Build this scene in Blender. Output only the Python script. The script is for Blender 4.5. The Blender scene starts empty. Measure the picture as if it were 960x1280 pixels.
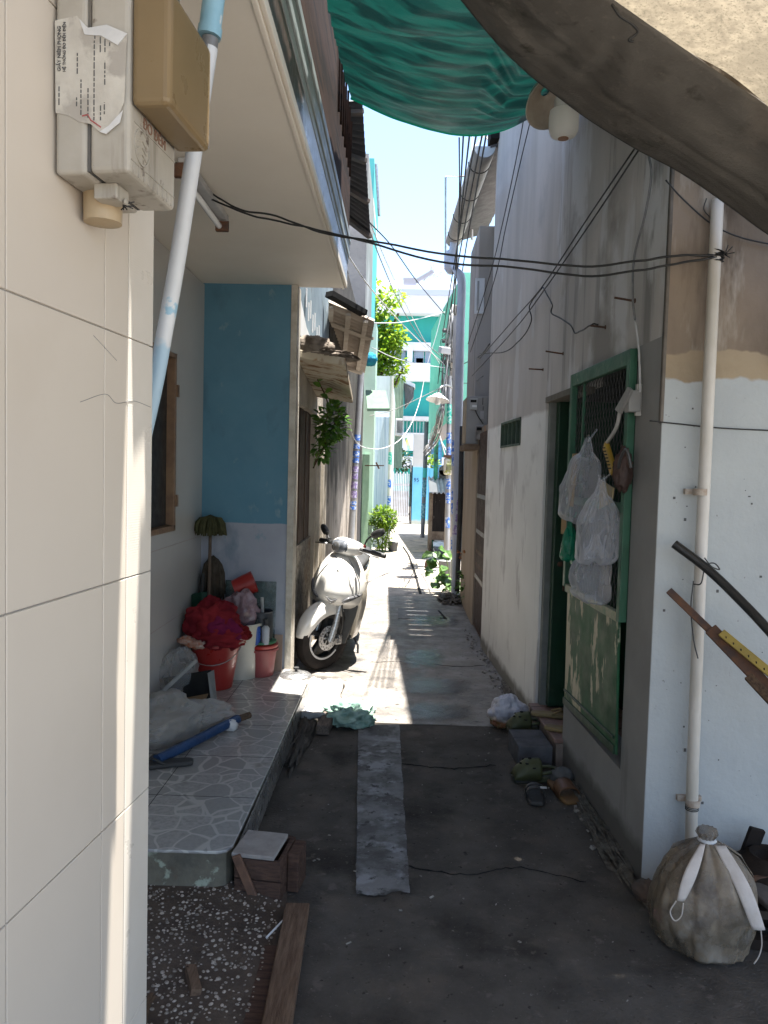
import bpy, bmesh, math, random
import numpy as np
from mathutils import Vector, Matrix, noise, Euler
R_ = math.radians
rnd = random.Random(7)
sc = bpy.context.scene
C = sc.collection

# ------------------------------------------------------------------ camera
FPX, CX, CY, EYE = 960.0, 480.0, 640.0, 1.55
YAW, PITCH, ROLL = R_(1.1119), R_(3.13), R_(1.5)
d_ = Vector((-math.sin(YAW)*math.cos(PITCH), math.cos(YAW)*math.cos(PITCH), -math.sin(PITCH)))
r_ = d_.cross(Vector((0, 0, 1))).normalized(); u_ = r_.cross(d_)
RV = r_*math.cos(ROLL) + u_*math.sin(ROLL); UV = u_*math.cos(ROLL) - r_*math.sin(ROLL)
cam = bpy.data.cameras.new('camera'); cam.sensor_fit = 'HORIZONTAL'; cam.sensor_width = 36; cam.lens = 36
cam.clip_start = .02; cam.clip_end = 2000
camo = bpy.data.objects.new('camera', cam); C.objects.link(camo); sc.camera = camo
m3 = Matrix((RV, UV, -d_)).transposed()
camo.matrix_world = Matrix.Translation((0, 0, EYE)) @ m3.to_4x4()

# ------------------------------------------------------------------ light
SX, SY = .14, -.05
SUN = Vector((SX, SY, 1.0)).normalized()
w = bpy.data.worlds.new('World'); sc.world = w; w.use_nodes = True
wn = w.node_tree; bg = wn.nodes['Background']
sky = wn.nodes.new('ShaderNodeTexSky'); sky.sky_type = 'NISHITA'; sky.sun_disc = False
sky.sun_elevation = math.asin(SUN.z); sky.sun_rotation = math.atan2(SUN.x, SUN.y)
sky.air_density = 1.0; sky.dust_density = 1.2; sky.ozone_density = 1.2
wn.links.new(sky.outputs[0], bg.inputs[0]); bg.inputs[1].default_value = 0.09
sl = bpy.data.lights.new('sun', 'SUN'); sl.energy = 5.0; sl.angle = R_(.5); sl.color = (1, .955, .88)
so = bpy.data.objects.new('sun', sl); C.objects.link(so); so.rotation_euler = SUN.to_track_quat('Z', 'Y').to_euler()
sc.view_settings.view_transform = 'Standard'; sc.view_settings.look = 'None'
sc.view_settings.exposure = 2.4; sc.view_settings.gamma = 1
sc.render.engine = 'CYCLES'
sc.cycles.max_bounces = 10; sc.cycles.diffuse_bounces = 6; sc.cycles.glossy_bounces = 4
sc.cycles.transparent_max_bounces = 16; sc.cycles.sample_clamp_indirect = 6
sc.cycles.caustics_reflective = False; sc.cycles.caustics_refractive = False

# ------------------------------------------------------------------ pixel measure -> world point
EYEV = Vector((0, 0, EYE))
def ray(px, py): return d_ + RV*((px-CX)/FPX) - UV*((py-CY)/FPX)
def ay(px, py, Y): v = ray(px, py); return EYEV + v*(Y/v.y)
def az(px, py, Z=0.0): v = ray(px, py); return EYEV + v*((Z-EYE)/v.z)
def ax(px, py, X): v = ray(px, py); return EYEV + v*(X/v.x)
def apl(px, py, P, N): v = ray(px, py); return EYEV + v*((P-EYEV).dot(N)/v.dot(N))

# ------------------------------------------------------------------ materials
MATS = {}
def lin(c):
    if isinstance(c, (int, float)): c = (c, c, c)
    return (*c, 1)
def nn(nt, t, **kw):
    n = nt.nodes.new(t)
    for k, v in kw.items(): setattr(n, k, v)
    return n
def noise_mask(nt, vec, scale, lo, hi, stretch=(1, 1, 1), detail=6, rough=.6):
    mp = nn(nt, 'ShaderNodeMapping'); mp.inputs['Scale'].default_value = stretch
    nt.links.new(vec, mp.inputs[0])
    no = nn(nt, 'ShaderNodeTexNoise'); no.inputs['Scale'].default_value = scale; no.inputs['Detail'].default_value = detail
    no.inputs['Roughness'].default_value = rough
    nt.links.new(mp.outputs[0], no.inputs['Vector'])
    mr = nn(nt, 'ShaderNodeMapRange'); mr.inputs[1].default_value = lo; mr.inputs[2].default_value = hi
    nt.links.new(no.outputs[0], mr.inputs[0]); return mr.outputs[0]
def mixc(nt, fac, a, b):
    m = nn(nt, 'ShaderNodeMix', data_type='RGBA')
    for sock, val in ((m.inputs['Factor'], fac), (m.inputs['A'], a), (m.inputs['B'], b)):
        if hasattr(val, 'links'): nt.links.new(val, sock)
        elif isinstance(val, tuple): sock.default_value = val
        else: sock.default_value = val
    return m.outputs['Result']
def mat(name, c1, c2=None, sc_=6, rough=.8, bump=.15, bs=60, metal=0, stains=(), zones=(), trans=0, clear=0, coat=0, mask=(.35, .65), rvar=.12, stretch=(1, 1, 1), bstretch=(1, 1, 1), wave=None, pre=()):
    if name in MATS: return MATS[name]
    m = bpy.data.materials.new(name); m.use_nodes = True; MATS[name] = m
    nt = m.node_tree; p = nt.nodes['Principled BSDF']; out = nt.nodes['Material Output']
    tc = nn(nt, 'ShaderNodeTexCoord'); vec = tc.outputs['Object']
    col = lin(c1)
    if c2 is not None: col = mixc(nt, noise_mask(nt, vec, sc_, *mask, stretch=stretch), lin(c1), lin(c2))
    for s in pre: col = mixc(nt, noise_mask(nt, vec, s[1], s[2], s[3], stretch=s[4] if len(s) > 4 else (1, 1, 1)), col, lin(s[0]))
    for z in zones:     # (axis, value, soft, amp, nscale, colour[, colour2, noise scale]): that colour where coordinate < value, with a ragged edge
        sx = nn(nt, 'ShaderNodeSeparateXYZ'); nt.links.new(vec, sx.inputs[0])
        no = nn(nt, 'ShaderNodeTexNoise'); no.inputs['Scale'].default_value = z[4]; no.inputs['Detail'].default_value = 4
        nt.links.new(vec, no.inputs['Vector'])
        ma = nn(nt, 'ShaderNodeMath', operation='MULTIPLY_ADD'); ma.inputs[1].default_value = z[3]
        nt.links.new(no.outputs[0], ma.inputs[0]); nt.links.new(sx.outputs['XYZ'.index(z[0])], ma.inputs[2])
        mr = nn(nt, 'ShaderNodeMapRange'); mr.inputs[1].default_value = z[1]+z[3]*.5-z[2]; mr.inputs[2].default_value = z[1]+z[3]*.5+z[2]
        mr.inputs[3].default_value = 1; mr.inputs[4].default_value = 0
        nt.links.new(ma.outputs[0], mr.inputs[0])
        cc = lin(z[5])
        if len(z) > 6: cc = mixc(nt, noise_mask(nt, vec, z[7], .4, .65), lin(z[5]), lin(z[6]))
        col = mixc(nt, mr.outputs[0], col, cc)
    for s in stains:    # (colour, scale, lo, hi, stretch)
        col = mixc(nt, noise_mask(nt, vec, s[1], s[2], s[3], stretch=s[4] if len(s) > 4 else (1, 1, 1), detail=s[5] if len(s) > 5 else 6), col, lin(s[0]))
    if isinstance(col, tuple): p.inputs['Base Color'].default_value = col
    else: nt.links.new(col, p.inputs['Base Color'])
    p.inputs['Metallic'].default_value = metal
    if rough >= .75 and not metal: p.inputs['Specular IOR Level'].default_value = .10
    if rvar:
        mr = nn(nt, 'ShaderNodeMapRange'); mr.inputs[3].default_value = max(.03, rough-rvar); mr.inputs[4].default_value = min(1, rough+rvar)
        nt.links.new(noise_mask(nt, vec, sc_*2.3, .3, .7), mr.inputs[0]); nt.links.new(mr.outputs[0], p.inputs['Roughness'])
    else: p.inputs['Roughness'].default_value = rough
    if coat: p.inputs['Coat Weight'].default_value = coat; p.inputs['Coat Roughness'].default_value = .08
    if bump or wave:
        bp = nn(nt, 'ShaderNodeBump'); bp.inputs['Strength'].default_value = bump or .6; bp.inputs['Distance'].default_value = .01
        if wave:
            wv = nn(nt, 'ShaderNodeTexWave', bands_direction=wave[0]); wv.inputs['Scale'].default_value = wave[1]; wv.inputs['Distortion'].default_value = wave[2]
            nt.links.new(vec, wv.inputs['Vector']); nt.links.new(wv.outputs['Fac'], bp.inputs['Height'])
        else:
            nt.links.new(noise_mask(nt, vec, bs, 0, 1, stretch=bstretch), bp.inputs['Height'])
        nt.links.new(bp.outputs[0], p.inputs['Normal'])
    sh = p.outputs[0]
    if trans:
        tr = nn(nt, 'ShaderNodeBsdfTranslucent')
        if isinstance(col, tuple): tr.inputs[0].default_value = col
        else: nt.links.new(col, tr.inputs[0])
        mx = nn(nt, 'ShaderNodeMixShader'); mx.inputs[0].default_value = trans
        nt.links.new(sh, mx.inputs[1]); nt.links.new(tr.outputs[0], mx.inputs[2]); sh = mx.outputs[0]
    if clear:
        tp = nn(nt, 'ShaderNodeBsdfTransparent'); mx = nn(nt, 'ShaderNodeMixShader')
        mr = nn(nt, 'ShaderNodeMapRange'); mr.inputs[3].default_value = max(0, clear-.25); mr.inputs[4].default_value = min(1, clear+.2)
        nt.links.new(noise_mask(nt, vec, 14, .35, .65), mr.inputs[0]); nt.links.new(mr.outputs[0], mx.inputs[0])
        nt.links.new(sh, mx.inputs[1]); nt.links.new(tp.outputs[0], mx.inputs[2]); sh = mx.outputs[0]
    nt.links.new(sh, out.inputs[0])
    return m
def film(name, col, op, rough=.14, edge=.5, bump=.12):
    m = bpy.data.materials.new(name); m.use_nodes = True; MATS[name] = m; nt = m.node_tree; p = nt.nodes['Principled BSDF']; out = nt.nodes['Material Output']
    p.inputs['Base Color'].default_value = lin(col); p.inputs['Roughness'].default_value = rough
    tc = nn(nt, 'ShaderNodeTexCoord'); bp = nn(nt, 'ShaderNodeBump'); bp.inputs['Strength'].default_value = bump; bp.inputs['Distance'].default_value = .01
    nt.links.new(noise_mask(nt, tc.outputs['Object'], 30, 0, 1, detail=3), bp.inputs['Height']); nt.links.new(bp.outputs[0], p.inputs['Normal'])
    tr = nn(nt, 'ShaderNodeBsdfTranslucent'); tr.inputs[0].default_value = lin(col); m1 = nn(nt, 'ShaderNodeMixShader'); m1.inputs[0].default_value = .35
    nt.links.new(p.outputs[0], m1.inputs[1]); nt.links.new(tr.outputs[0], m1.inputs[2])
    lw = nn(nt, 'ShaderNodeLayerWeight'); lw.inputs['Blend'].default_value = .3
    mr = nn(nt, 'ShaderNodeMapRange'); mr.inputs[3].default_value = op; mr.inputs[4].default_value = min(1, op+edge); nt.links.new(lw.outputs['Facing'], mr.inputs[0])
    tp = nn(nt, 'ShaderNodeBsdfTransparent'); m2 = nn(nt, 'ShaderNodeMixShader'); nt.links.new(mr.outputs[0], m2.inputs[0]); nt.links.new(tp.outputs[0], m2.inputs[1]); nt.links.new(m1.outputs[0], m2.inputs[2])
    nt.links.new(m2.outputs[0], out.inputs[0]); return m
def srgb(r, g, b):
    f = lambda c: ((c/255+.055)/1.055)**2.4 if c > 10 else c/255/12.92
    return (f(r), f(g), f(b))

# ------------------------------------------------------------------ mesh building
def wm(o):
    m = o.matrix_basis.copy()
    return wm(o.parent) @ o.matrix_parent_inverse @ m if o.parent else m
def crum(q):     # creased facets, as in crumpled film or cloth
    a = noise.voronoi(q)[0]; c = noise.voronoi(q*2.3+Vector((3, 1, 7)))[0]
    return (a[0]*1.3-.55)+.45*(c[0]*1.3-.55)
class B:
    def __init__(s, M=None): s.v = []; s.f = []; s.M = M
    def add(s, V, F):
        n = len(s.v); M = s.M
        s.v += [(M @ Vector(p))[:] if M else tuple(p) for p in V]; s.f += [tuple(i+n for i in f) for f in F]; return s
    def box(s, x0, x1, y0, y1, z0, z1):
        return s.add([(x, y, z) for x in (x0, x1) for y in (y0, y1) for z in (z0, z1)],
                     [(0, 1, 3, 2), (4, 6, 7, 5), (0, 4, 5, 1), (2, 3, 7, 6), (0, 2, 6, 4), (1, 5, 7, 3)])
    def obox(s, c, size, rot=(0, 0, 0)):
        T = Matrix.Translation(c) @ Euler(rot).to_matrix().to_4x4(); hx, hy, hz = [q/2 for q in size]
        return s.add([T @ Vector((x, y, z)) for x in (-hx, hx) for y in (-hy, hy) for z in (-hz, hz)],
                     [(0, 1, 3, 2), (4, 6, 7, 5), (0, 4, 5, 1), (2, 3, 7, 6), (0, 2, 6, 4), (1, 5, 7, 3)])
    def bar(s, a, b, wd, ht, up=(0, 0, 1)):     # rectangular bar from a to b
        a = Vector(a); b = Vector(b); t = (b-a).normalized(); sd = t.cross(Vector(up))
        if sd.length < 1e-4: sd = t.cross(Vector((1, 0, 0)))
        sd.normalize(); un = sd.cross(t); V = []
        for p in (a, b):
            for i, j in ((-1, -1), (1, -1), (1, 1), (-1, 1)): V.append(p+sd*(i*wd/2)+un*(j*ht/2))
        return s.add(V, [(0, 1, 2, 3), (7, 6, 5, 4), (0, 4, 5, 1), (1, 5, 6, 2), (2, 6, 7, 3), (3, 7, 4, 0)])
    def prism(s, pts, ext):
        pts = [Vector(p) for p in pts]; e = Vector(ext); n = len(pts)
        return s.add(pts+[p+e for p in pts], [tuple(range(n))[::-1], tuple(range(n, 2*n))]+[(i, (i+1) % n, n+(i+1) % n, n+i) for i in range(n)])
    def tube(s, pts, r, n=8, cap=True):
        pts = [Vector(p) for p in pts]; V = []; F = []; m = len(pts)
        rr = r if isinstance(r, (list, tuple)) else [r]*m
        prev = None
        for i, p in enumerate(pts):
            t = (pts[min(i+1, m-1)]-pts[max(i-1, 0)]).normalized()
            if prev is None: a = t.orthogonal().normalized()
            else:
                a = prev-t*prev.dot(t); a = a.normalized() if a.length > 1e-6 else t.orthogonal().normalized()
            prev = a; b = t.cross(a)
            for k in range(n):
                an = 2*math.pi*k/n; V.append(p+(a*math.cos(an)+b*math.sin(an))*rr[i])
        for i in range(m-1):
            for k in range(n): F.append((i*n+k, i*n+(k+1) % n, (i+1)*n+(k+1) % n, (i+1)*n+k))
        if cap: F += [tuple(range(n))[::-1], tuple(range((m-1)*n, m*n))]
        return s.add(V, F)
    def lathe(s, prof, c=(0, 0, 0), axis='Z', n=24, rot=None, wob=None):
        V = []; F = []; T = Matrix.Translation(c)
        if rot: T = T @ Euler(rot).to_matrix().to_4x4()
        for i, (r, z) in enumerate(prof):
            for k in range(n):
                a = 2*math.pi*k/n; q = r*(wob(a, z) if wob else 1)
                p = (q*math.cos(a), q*math.sin(a), z) if axis == 'Z' else (z, q*math.cos(a), q*math.sin(a)) if axis == 'X' else (q*math.cos(a), z, q*math.sin(a))
                V.append(T @ Vector(p))
        for i in range(len(prof)-1):
            for k in range(n): F.append((i*n+k, i*n+(k+1) % n, (i+1)*n+(k+1) % n, (i+1)*n+k))
        if prof[0][0] > 1e-5: F.append(tuple(range(n))[::-1])
        if prof[-1][0] > 1e-5: F.append(tuple(range((len(prof)-1)*n, len(prof)*n)))
        return s.add(V, F)
    def open_lathe(s, *a, **k):
        s.lathe(*a, **k); s.f = [f for f in s.f if len(f) <= 4]; return s
    def grid(s, fn, nu, nv, wrap=False):
        V = [fn(i/nu, j/nv) for j in range(nv+1) for i in range(nu+1)]
        return s.add(V, [(j*(nu+1)+i, j*(nu+1)+i+1, (j+1)*(nu+1)+i+1, (j+1)*(nu+1)+i) for j in range(nv) for i in range(nu)])
    def loft(s, rings, cap=True):
        n = len(rings[0]); V = [p for r in rings for p in r]
        F = [(i*n+k, i*n+(k+1) % n, (i+1)*n+(k+1) % n, (i+1)*n+k) for i in range(len(rings)-1) for k in range(n)]
        if cap: F += [tuple(range(n))[::-1], tuple(range((len(rings)-1)*n, len(rings)*n))]
        return s.add(V, F)
    def blob(s, c, rad, seed=0, amp=.15, freq=3, nu=36, nv=22, floor=None, ridged=True, rot=0, crumple=0):
        c = Vector(c); off = Vector((seed*7.3, seed*3.1, seed*1.7)); Rz = Matrix.Rotation(rot, 3, 'Z')
        def fn(u, v):
            a = 2*math.pi*u; b = math.pi*(v-.5)
            n = Vector((math.cos(a)*math.cos(b), math.sin(a)*math.cos(b), math.sin(b)))
            q = n*freq+off
            h = (1-2*abs(noise.noise(q))-.4) if ridged else noise.noise(q)
            h += .5*((1-2*abs(noise.noise(q*2.1+off))-.4) if ridged else noise.noise(q*2.1))+.25*noise.noise(q*4.3)
            k = 1+amp*h+(crumple*crum(q*.7) if crumple else 0)
            p = Rz @ Vector((n.x*rad[0]*k, n.y*rad[1]*k, n.z*rad[2]*k))+c
            if floor is not None and p.z < floor: p.z = floor+.001
            return p
        return s.grid(fn, nu, nv)
    def build(s, name, m, parent=None, smooth=False, bevel=0, solid=0, local=False, seg=2, sub=0):
        me = bpy.data.meshes.new(name); me.from_pydata(s.v, [], s.f)
        bm = bmesh.new(); bm.from_mesh(me); bmesh.ops.remove_doubles(bm, verts=bm.verts, dist=1e-5)
        bmesh.ops.recalc_face_normals(bm, faces=bm.faces); bm.to_mesh(me); bm.free()
        if smooth: me.shade_smooth()
        if smooth == 'auto': me.set_sharp_from_angle(angle=R_(38))
        o = bpy.data.objects.new(name, me); C.objects.link(o)
        me.materials.append(m)
        if parent:
            o.parent = parent
            if not local: o.matrix_parent_inverse = wm(parent).inverted()
        if solid: q = o.modifiers.new('s', 'SOLIDIFY'); q.thickness = solid; q.offset = 0
        if sub: q = o.modifiers.new('u', 'SUBSURF'); q.levels = q.render_levels = sub
        if bevel: q = o.modifiers.new('b', 'BEVEL'); q.width = bevel; q.segments = seg; q.limit_method = 'ANGLE'; q.angle_limit = R_(40)
        return o
def tag(o, label=None, cat=None, group=None, kind=None):
    for k, v in (('label', label), ('category', cat), ('group', group), ('kind', kind)):
        if v: o[k] = v
    return o
def thing(name, label, cat, loc=(0, 0, 0), rot=(0, 0, 0), group=None):
    o = bpy.data.objects.new(name, None); o.empty_display_size = .1; C.objects.link(o)
    o.location = loc; o.rotation_euler = rot
    return tag(o, label, cat, group)
def clone(t):
    r = t.copy(); C.objects.link(r)
    for ch in list(t.children):
        c = ch.copy(); C.objects.link(c); c.parent = r
        for g in list(ch.children):
            q = g.copy(); C.objects.link(q); q.parent = c
    return r
def text(s, size, M, m, parent, name='lettering', ext=.0006):
    cu = bpy.data.curves.new(name, 'FONT'); cu.body = s; cu.size = size; cu.extrude = ext; cu.align_x = 'LEFT'
    tmp = bpy.data.objects.new(name, cu)
    C.objects.link(tmp); bpy.context.view_layer.update()
    me = bpy.data.meshes.new_from_object(tmp.evaluated_get(bpy.context.evaluated_depsgraph_get()))
    bpy.data.objects.remove(tmp); me.materials.clear(); me.materials.append(m)
    o = bpy.data.objects.new(name, me); C.objects.link(o)
    o.parent = parent; o.matrix_parent_inverse = wm(parent).inverted(); o.matrix_basis = M
    return o
def frame(o, X, Y):     # 4x4 with given local x and y axes
    X = Vector(X).normalized(); Y = Vector(Y); Z = X.cross(Y).normalized(); Y = Z.cross(X)
    m = Matrix((X, Y, Z)).transposed().to_4x4(); m.translation = o; return m
def sag(a, b, s, n=14, wig=0, seed=0):
    a = Vector(a); b = Vector(b); P = []
    for i in range(n+1):
        t = i/n; p = a.lerp(b, t); p.z -= s*4*t*(1-t)
        if wig: p += Vector((noise.noise((t*6+seed, 1.3, 0)), noise.noise((t*6+seed, 7.7, 0)), noise.noise((t*6+seed, 3.1, 0))))*wig
        P.append(p)
    return P
def spline(pts, n=8):
    P = [Vector(p) for p in pts]; P = [P[0]*2-P[1]]+P+[P[-1]*2-P[-2]]; out = []
    for i in range(1, len(P)-2):
        for k in range(n):
            t = k/n; a, b, c, e = P[i-1:i+3]
            out.append(.5*((2*b)+(c-a)*t+(2*a-5*b+4*c-e)*t*t+(3*b-a-3*c+e)*t**3))
    return out+[P[-2]]

# ------------------------------------------------------------------ palette
M_white = mat('white_paint', .72, .62, rough=.6, bump=.06)
M_black = mat('black_rubber', .02, .035, rough=.7, bump=.1)
M_wire = mat('cable_black', .015, rough=.6, bump=0)
M_wirew = mat('cable_white', .55, .42, sc_=20, rough=.5, bump=0)
M_wiregrey = mat('cable_grey', .2, .12, sc_=20, rough=.6, bump=0)
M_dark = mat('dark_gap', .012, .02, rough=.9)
M_wood = mat('old_wood', (.13, .085, .055), (.06, .04, .028), sc_=14, rough=.85, bump=.5, bs=50, stretch=(8, 1, 8), bstretch=(8, .7, 8))
M_woodz = mat('weathered_wood', (.16, .12, .09), (.07, .05, .04), sc_=10, rough=.9, bump=.5, bs=40, stretch=(8, 8, .8), bstretch=(8, 8, .6))
M_steel = mat('dull_steel', .35, .2, sc_=30, rough=.4, metal=.8, bump=.05)
M_rust = mat('rusty_iron', (.07, .05, .045), (.14, .07, .04), sc_=25, rough=.85, bump=.3)
M_pvc = mat('pvc_white', (.62, .60, .57), (.48, .46, .43), sc_=9, rough=.5, bump=.05, stretch=(1, 1, .3))

# ================================================================== SETTING: ground
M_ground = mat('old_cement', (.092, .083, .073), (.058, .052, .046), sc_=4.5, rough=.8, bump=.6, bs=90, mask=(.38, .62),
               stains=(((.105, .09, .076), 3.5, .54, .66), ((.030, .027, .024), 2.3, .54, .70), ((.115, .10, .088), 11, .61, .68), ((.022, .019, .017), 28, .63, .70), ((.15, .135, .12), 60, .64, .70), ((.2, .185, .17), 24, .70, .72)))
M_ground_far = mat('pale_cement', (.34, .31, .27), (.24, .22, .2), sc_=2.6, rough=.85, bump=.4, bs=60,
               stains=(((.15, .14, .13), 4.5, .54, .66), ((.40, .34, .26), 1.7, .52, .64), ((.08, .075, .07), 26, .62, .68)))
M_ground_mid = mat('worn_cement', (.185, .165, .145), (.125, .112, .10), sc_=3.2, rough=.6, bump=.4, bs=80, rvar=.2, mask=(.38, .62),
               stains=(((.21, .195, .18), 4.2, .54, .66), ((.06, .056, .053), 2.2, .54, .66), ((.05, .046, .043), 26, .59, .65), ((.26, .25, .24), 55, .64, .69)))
tag(B().add([(-60, -40, -.02), (60, -40, -.02), (60, 120, -.02), (-60, 120, -.02)], [(0, 1, 2, 3)]).build('ground', mat('earth', (.3, .28, .25), (.22, .2, .18), rough=.95)), kind='structure')
def slab(x0, x1, y0, y1, z, amp=.004, nx=40, ny=80):
    return B().grid(lambda u, v: Vector((x0+(x1-x0)*u, y0+(y1-y0)*v, z+amp*(noise.noise((u*(x1-x0)*3, v*(y1-y0)*3, .3))))), nx, ny)
yj = 4.63
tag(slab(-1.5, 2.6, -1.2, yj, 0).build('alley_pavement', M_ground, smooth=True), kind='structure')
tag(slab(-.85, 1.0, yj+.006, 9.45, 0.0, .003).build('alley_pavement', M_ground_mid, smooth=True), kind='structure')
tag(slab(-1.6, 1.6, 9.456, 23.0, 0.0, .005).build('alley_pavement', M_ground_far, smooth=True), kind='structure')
# paler cement strip patched along the alley
sp = [az(445, 1122), az(512, 1118), az(499, 907), az(448, 907)]
b = B(); n = 30
def strip(u, v):
    p = sp[0].lerp(sp[1], u).lerp(sp[3].lerp(sp[2], u), v)
    j = (.010*noise.noise((p.y*5, u*3, 2))+.004*noise.noise((p.y*31, u*3, 5))) if u in (0, 1) else 0
    e = (.03*noise.noise((p.x*14, 5, v))+.012*noise.noise((p.x*45, 5, v))) if v == 0 else 0
    return Vector((p.x+j, p.y+e, .0075))
b.grid(strip, 24, 130)
tag(b.build('path_strip', mat('patched_cement', (.165, .163, .165), (.075, .072, .07), sc_=7, rough=.7, bump=.6, bs=80, mask=(.40, .58),
    stains=(((.23, .235, .245), 8, .54, .63), ((.035, .033, .032), 20, .58, .64), ((.05, .046, .043), 3.5, .56, .64), ((.2, .2, .2), 60, .65, .70)))), kind='structure')
b = B(); rg_ = random.Random(12)
for k in range(150):
    x, y = rg_.uniform(-.5, 1.0), rg_.uniform(1.9, 6.5); r = rg_.choice((.002, .003, .003, .004, .007)); a = rg_.uniform(0, 6)
    if x > .93-.05*(y-2.9) and y > 2.8: continue
    b.obox((x, y, .009), (r*rg_.uniform(1, 2.6), r, r*.4), (rg_.uniform(-.3, .3), rg_.uniform(-.3, .3), a))
for k in range(160):
    y = rg_.uniform(2.9, 7.5); x = .945-.051*(y-2.87)-abs(rg_.gauss(0, .05)); r = rg_.uniform(.003, .012); b.obox((x, y, .006), (r*2, r*1.4, r), (rg_.uniform(-.5, .5), rg_.uniform(-.5, .5), rg_.uniform(0, 6)))
tag(b.build('litter', mat('pale_grit', (.32, .3, .27), (.12, .11, .1), sc_=40, rough=.9, bump=0)), kind='stuff')
for k, P in enumerate((((.05, 2.93), (.3, 2.88), (.5, 2.95), (.75, 2.86)), ((.05, 3.98), (.3, 3.94), (.55, 4.0)), ((-.2, 6.1), (.1, 6.15), (.5, 6.05), (.72, 6.12)))):
    Q = spline([(x, y, .004) for x, y in P], 10); Q = [q+Vector((.012*noise.noise((i*.5, k, 0)), .02*noise.noise((i*.6, k, 3)), 0)) for i, q in enumerate(Q)]
    tag(B().tube(Q, [.0035*(.4+abs(noise.noise((i*.4, k, 9)))) for i in range(len(Q))], 5).build('pavement_crack', M_dark), kind='structure')
# drain line and cover slab in the far paving
b = B()
for (x0, y0, x1, y1) in ((.30, 9.6, .27, 11.5), (.27, 11.5, .20, 14.0), (.20, 14.0, .10, 15.6)): b.bar((x0, y0, .005), (x1, y1, .005), .035, .006)
tag(b.build('drain_channel_line', M_dark), kind='structure')
b = B(); b.box(.02, .5, 7.95, 8.55, .002, .008)
tag(b.build('alley_pavement_cover_slab', mat('cover_slab', .16, .11, sc_=5, rough=.7, bump=.4)), kind='structure')
b = B(); b.box(.46, .54, 8.0, 8.03, .009, .012); b.bar((.47, 8.45, .011), (.52, 8.02, .011), .02, .004)
tag(b.build('road_marking_slot', M_dark), kind='structure')
M_wet = mat('wet_cement', (.105, .11, .125), (.06, .064, .072), sc_=9, rough=.2, rvar=.08, bump=.12, bs=60, stains=(((.05, .05, .05), 40, .60, .68),))
nt = M_wet.node_tree; at_ = nn(nt, 'ShaderNodeAttribute', attribute_name='wet'); o_ = nt.nodes['Material Output']
nm_ = noise_mask(nt, nn(nt, 'ShaderNodeTexCoord').outputs['Object'], 11, .2, .8); ad_ = nn(nt, 'ShaderNodeMath', operation='MULTIPLY_ADD'); ad_.inputs[1].default_value = .7
nt.links.new(nm_, ad_.inputs[0]); nt.links.new(at_.outputs['Fac'], ad_.inputs[2]); mr_ = nn(nt, 'ShaderNodeMapRange'); mr_.inputs[1].default_value = .45; mr_.inputs[2].default_value = 1.25; mr_.inputs[4].default_value = .75
nt.links.new(ad_.outputs[0], mr_.inputs[0]); mx_ = nn(nt, 'ShaderNodeMixShader'); tp_ = nn(nt, 'ShaderNodeBsdfTransparent')
nt.links.new(mr_.outputs[0], mx_.inputs[0]); nt.links.new(tp_.outputs[0], mx_.inputs[1]); nt.links.new(o_.inputs[0].links[0].from_socket, mx_.inputs[2]); nt.links.new(mx_.outputs[0], o_.inputs[0])
for k, (x0, x1, y0, y1) in enumerate(((500, 560, 810, 839), (500, 596, 845, 872), (502, 600, 876, 905), (506, 580, 768, 786))):
    cs = [az(x0, y1), az(x1, y1), az(x1, y0), az(x0, y0)]; b = B(); n = 24; wet = []
    b.grid(lambda u, v: cs[0].lerp(cs[1], u).lerp(cs[3].lerp(cs[2], u), v)+Vector((0, 0, .0085)), n, n)
    for jj in range(n+1):
        for ii in range(n+1): wet.append(max(0, 1-max(abs(ii/n*2-1), 0)**3)*max(0, 1-abs(jj/n*2-1)**2.5)*.95-.18)
    o = b.build('water_puddle', M_wet); at = o.data.attributes.new('wet', 'FLOAT', 'POINT')
    for q, val in enumerate(wet): at.data[q].value = val
    tag(o, kind='structure')
# pebble-dash apron at the lower left
b = B().grid(lambda u, v: Vector((-.95+(.95-.40+.06*math.sin(v*2.6))*u, 1.2+1.52*v, .03*min(1, (1-u)*6)+.006)), 24, 30)
tag(b.build('path_apron', mat('pebble_mortar', (.10, .078, .062), (.06, .046, .038), sc_=8, rough=.9, bump=.6, bs=80)), kind='structure')
b = B()
placed = []
while len(placed) < 1500:
    x = rnd.uniform(-.9, -.36); y = rnd.uniform(1.5, 2.72)
    if x > -.40+.06*math.sin((y-1.2)/1.52*2.6)-.02: continue
    if any((x-q[0])**2+(y-q[1])**2 < .0098**2 for q in placed): continue
    placed.append((x, y)); r = rnd.choice((.0035, .0045, .006, .0075))*rnd.uniform(.85, 1.2); a = rnd.uniform(0, 3.14); e = rnd.uniform(.6, 1)
    V = []; F = []
    for j, (rr, hh) in enumerate(((1, 0), (.8, .45), (.4, .7))):
        for k in range(7):
            t = 2*math.pi*k/7; X = r*rr*math.cos(t); Y = r*rr*e*math.sin(t)
            V.append((x+X*math.cos(a)-Y*math.sin(a), y+X*math.sin(a)+Y*math.cos(a), .0055+.03*min(1, max(0, (-.40+.06*math.sin((y-1.2)/1.52*2.6)-x))/.55*6)+hh*r*.7))
    F = [(j*7+k, j*7+(k+1) % 7, j*7+7+(k+1) % 7, j*7+7+k) for j in range(2) for k in range(7)]+[tuple(range(14, 21))]
    b.add(V, F)
tag(b.build('pebbles', mat('pale_pebble', (.36, .31, .26), (.13, .11, .09), sc_=48, rough=.7, bump=0, mask=(.42, .58)), smooth=True), kind='stuff')

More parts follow.
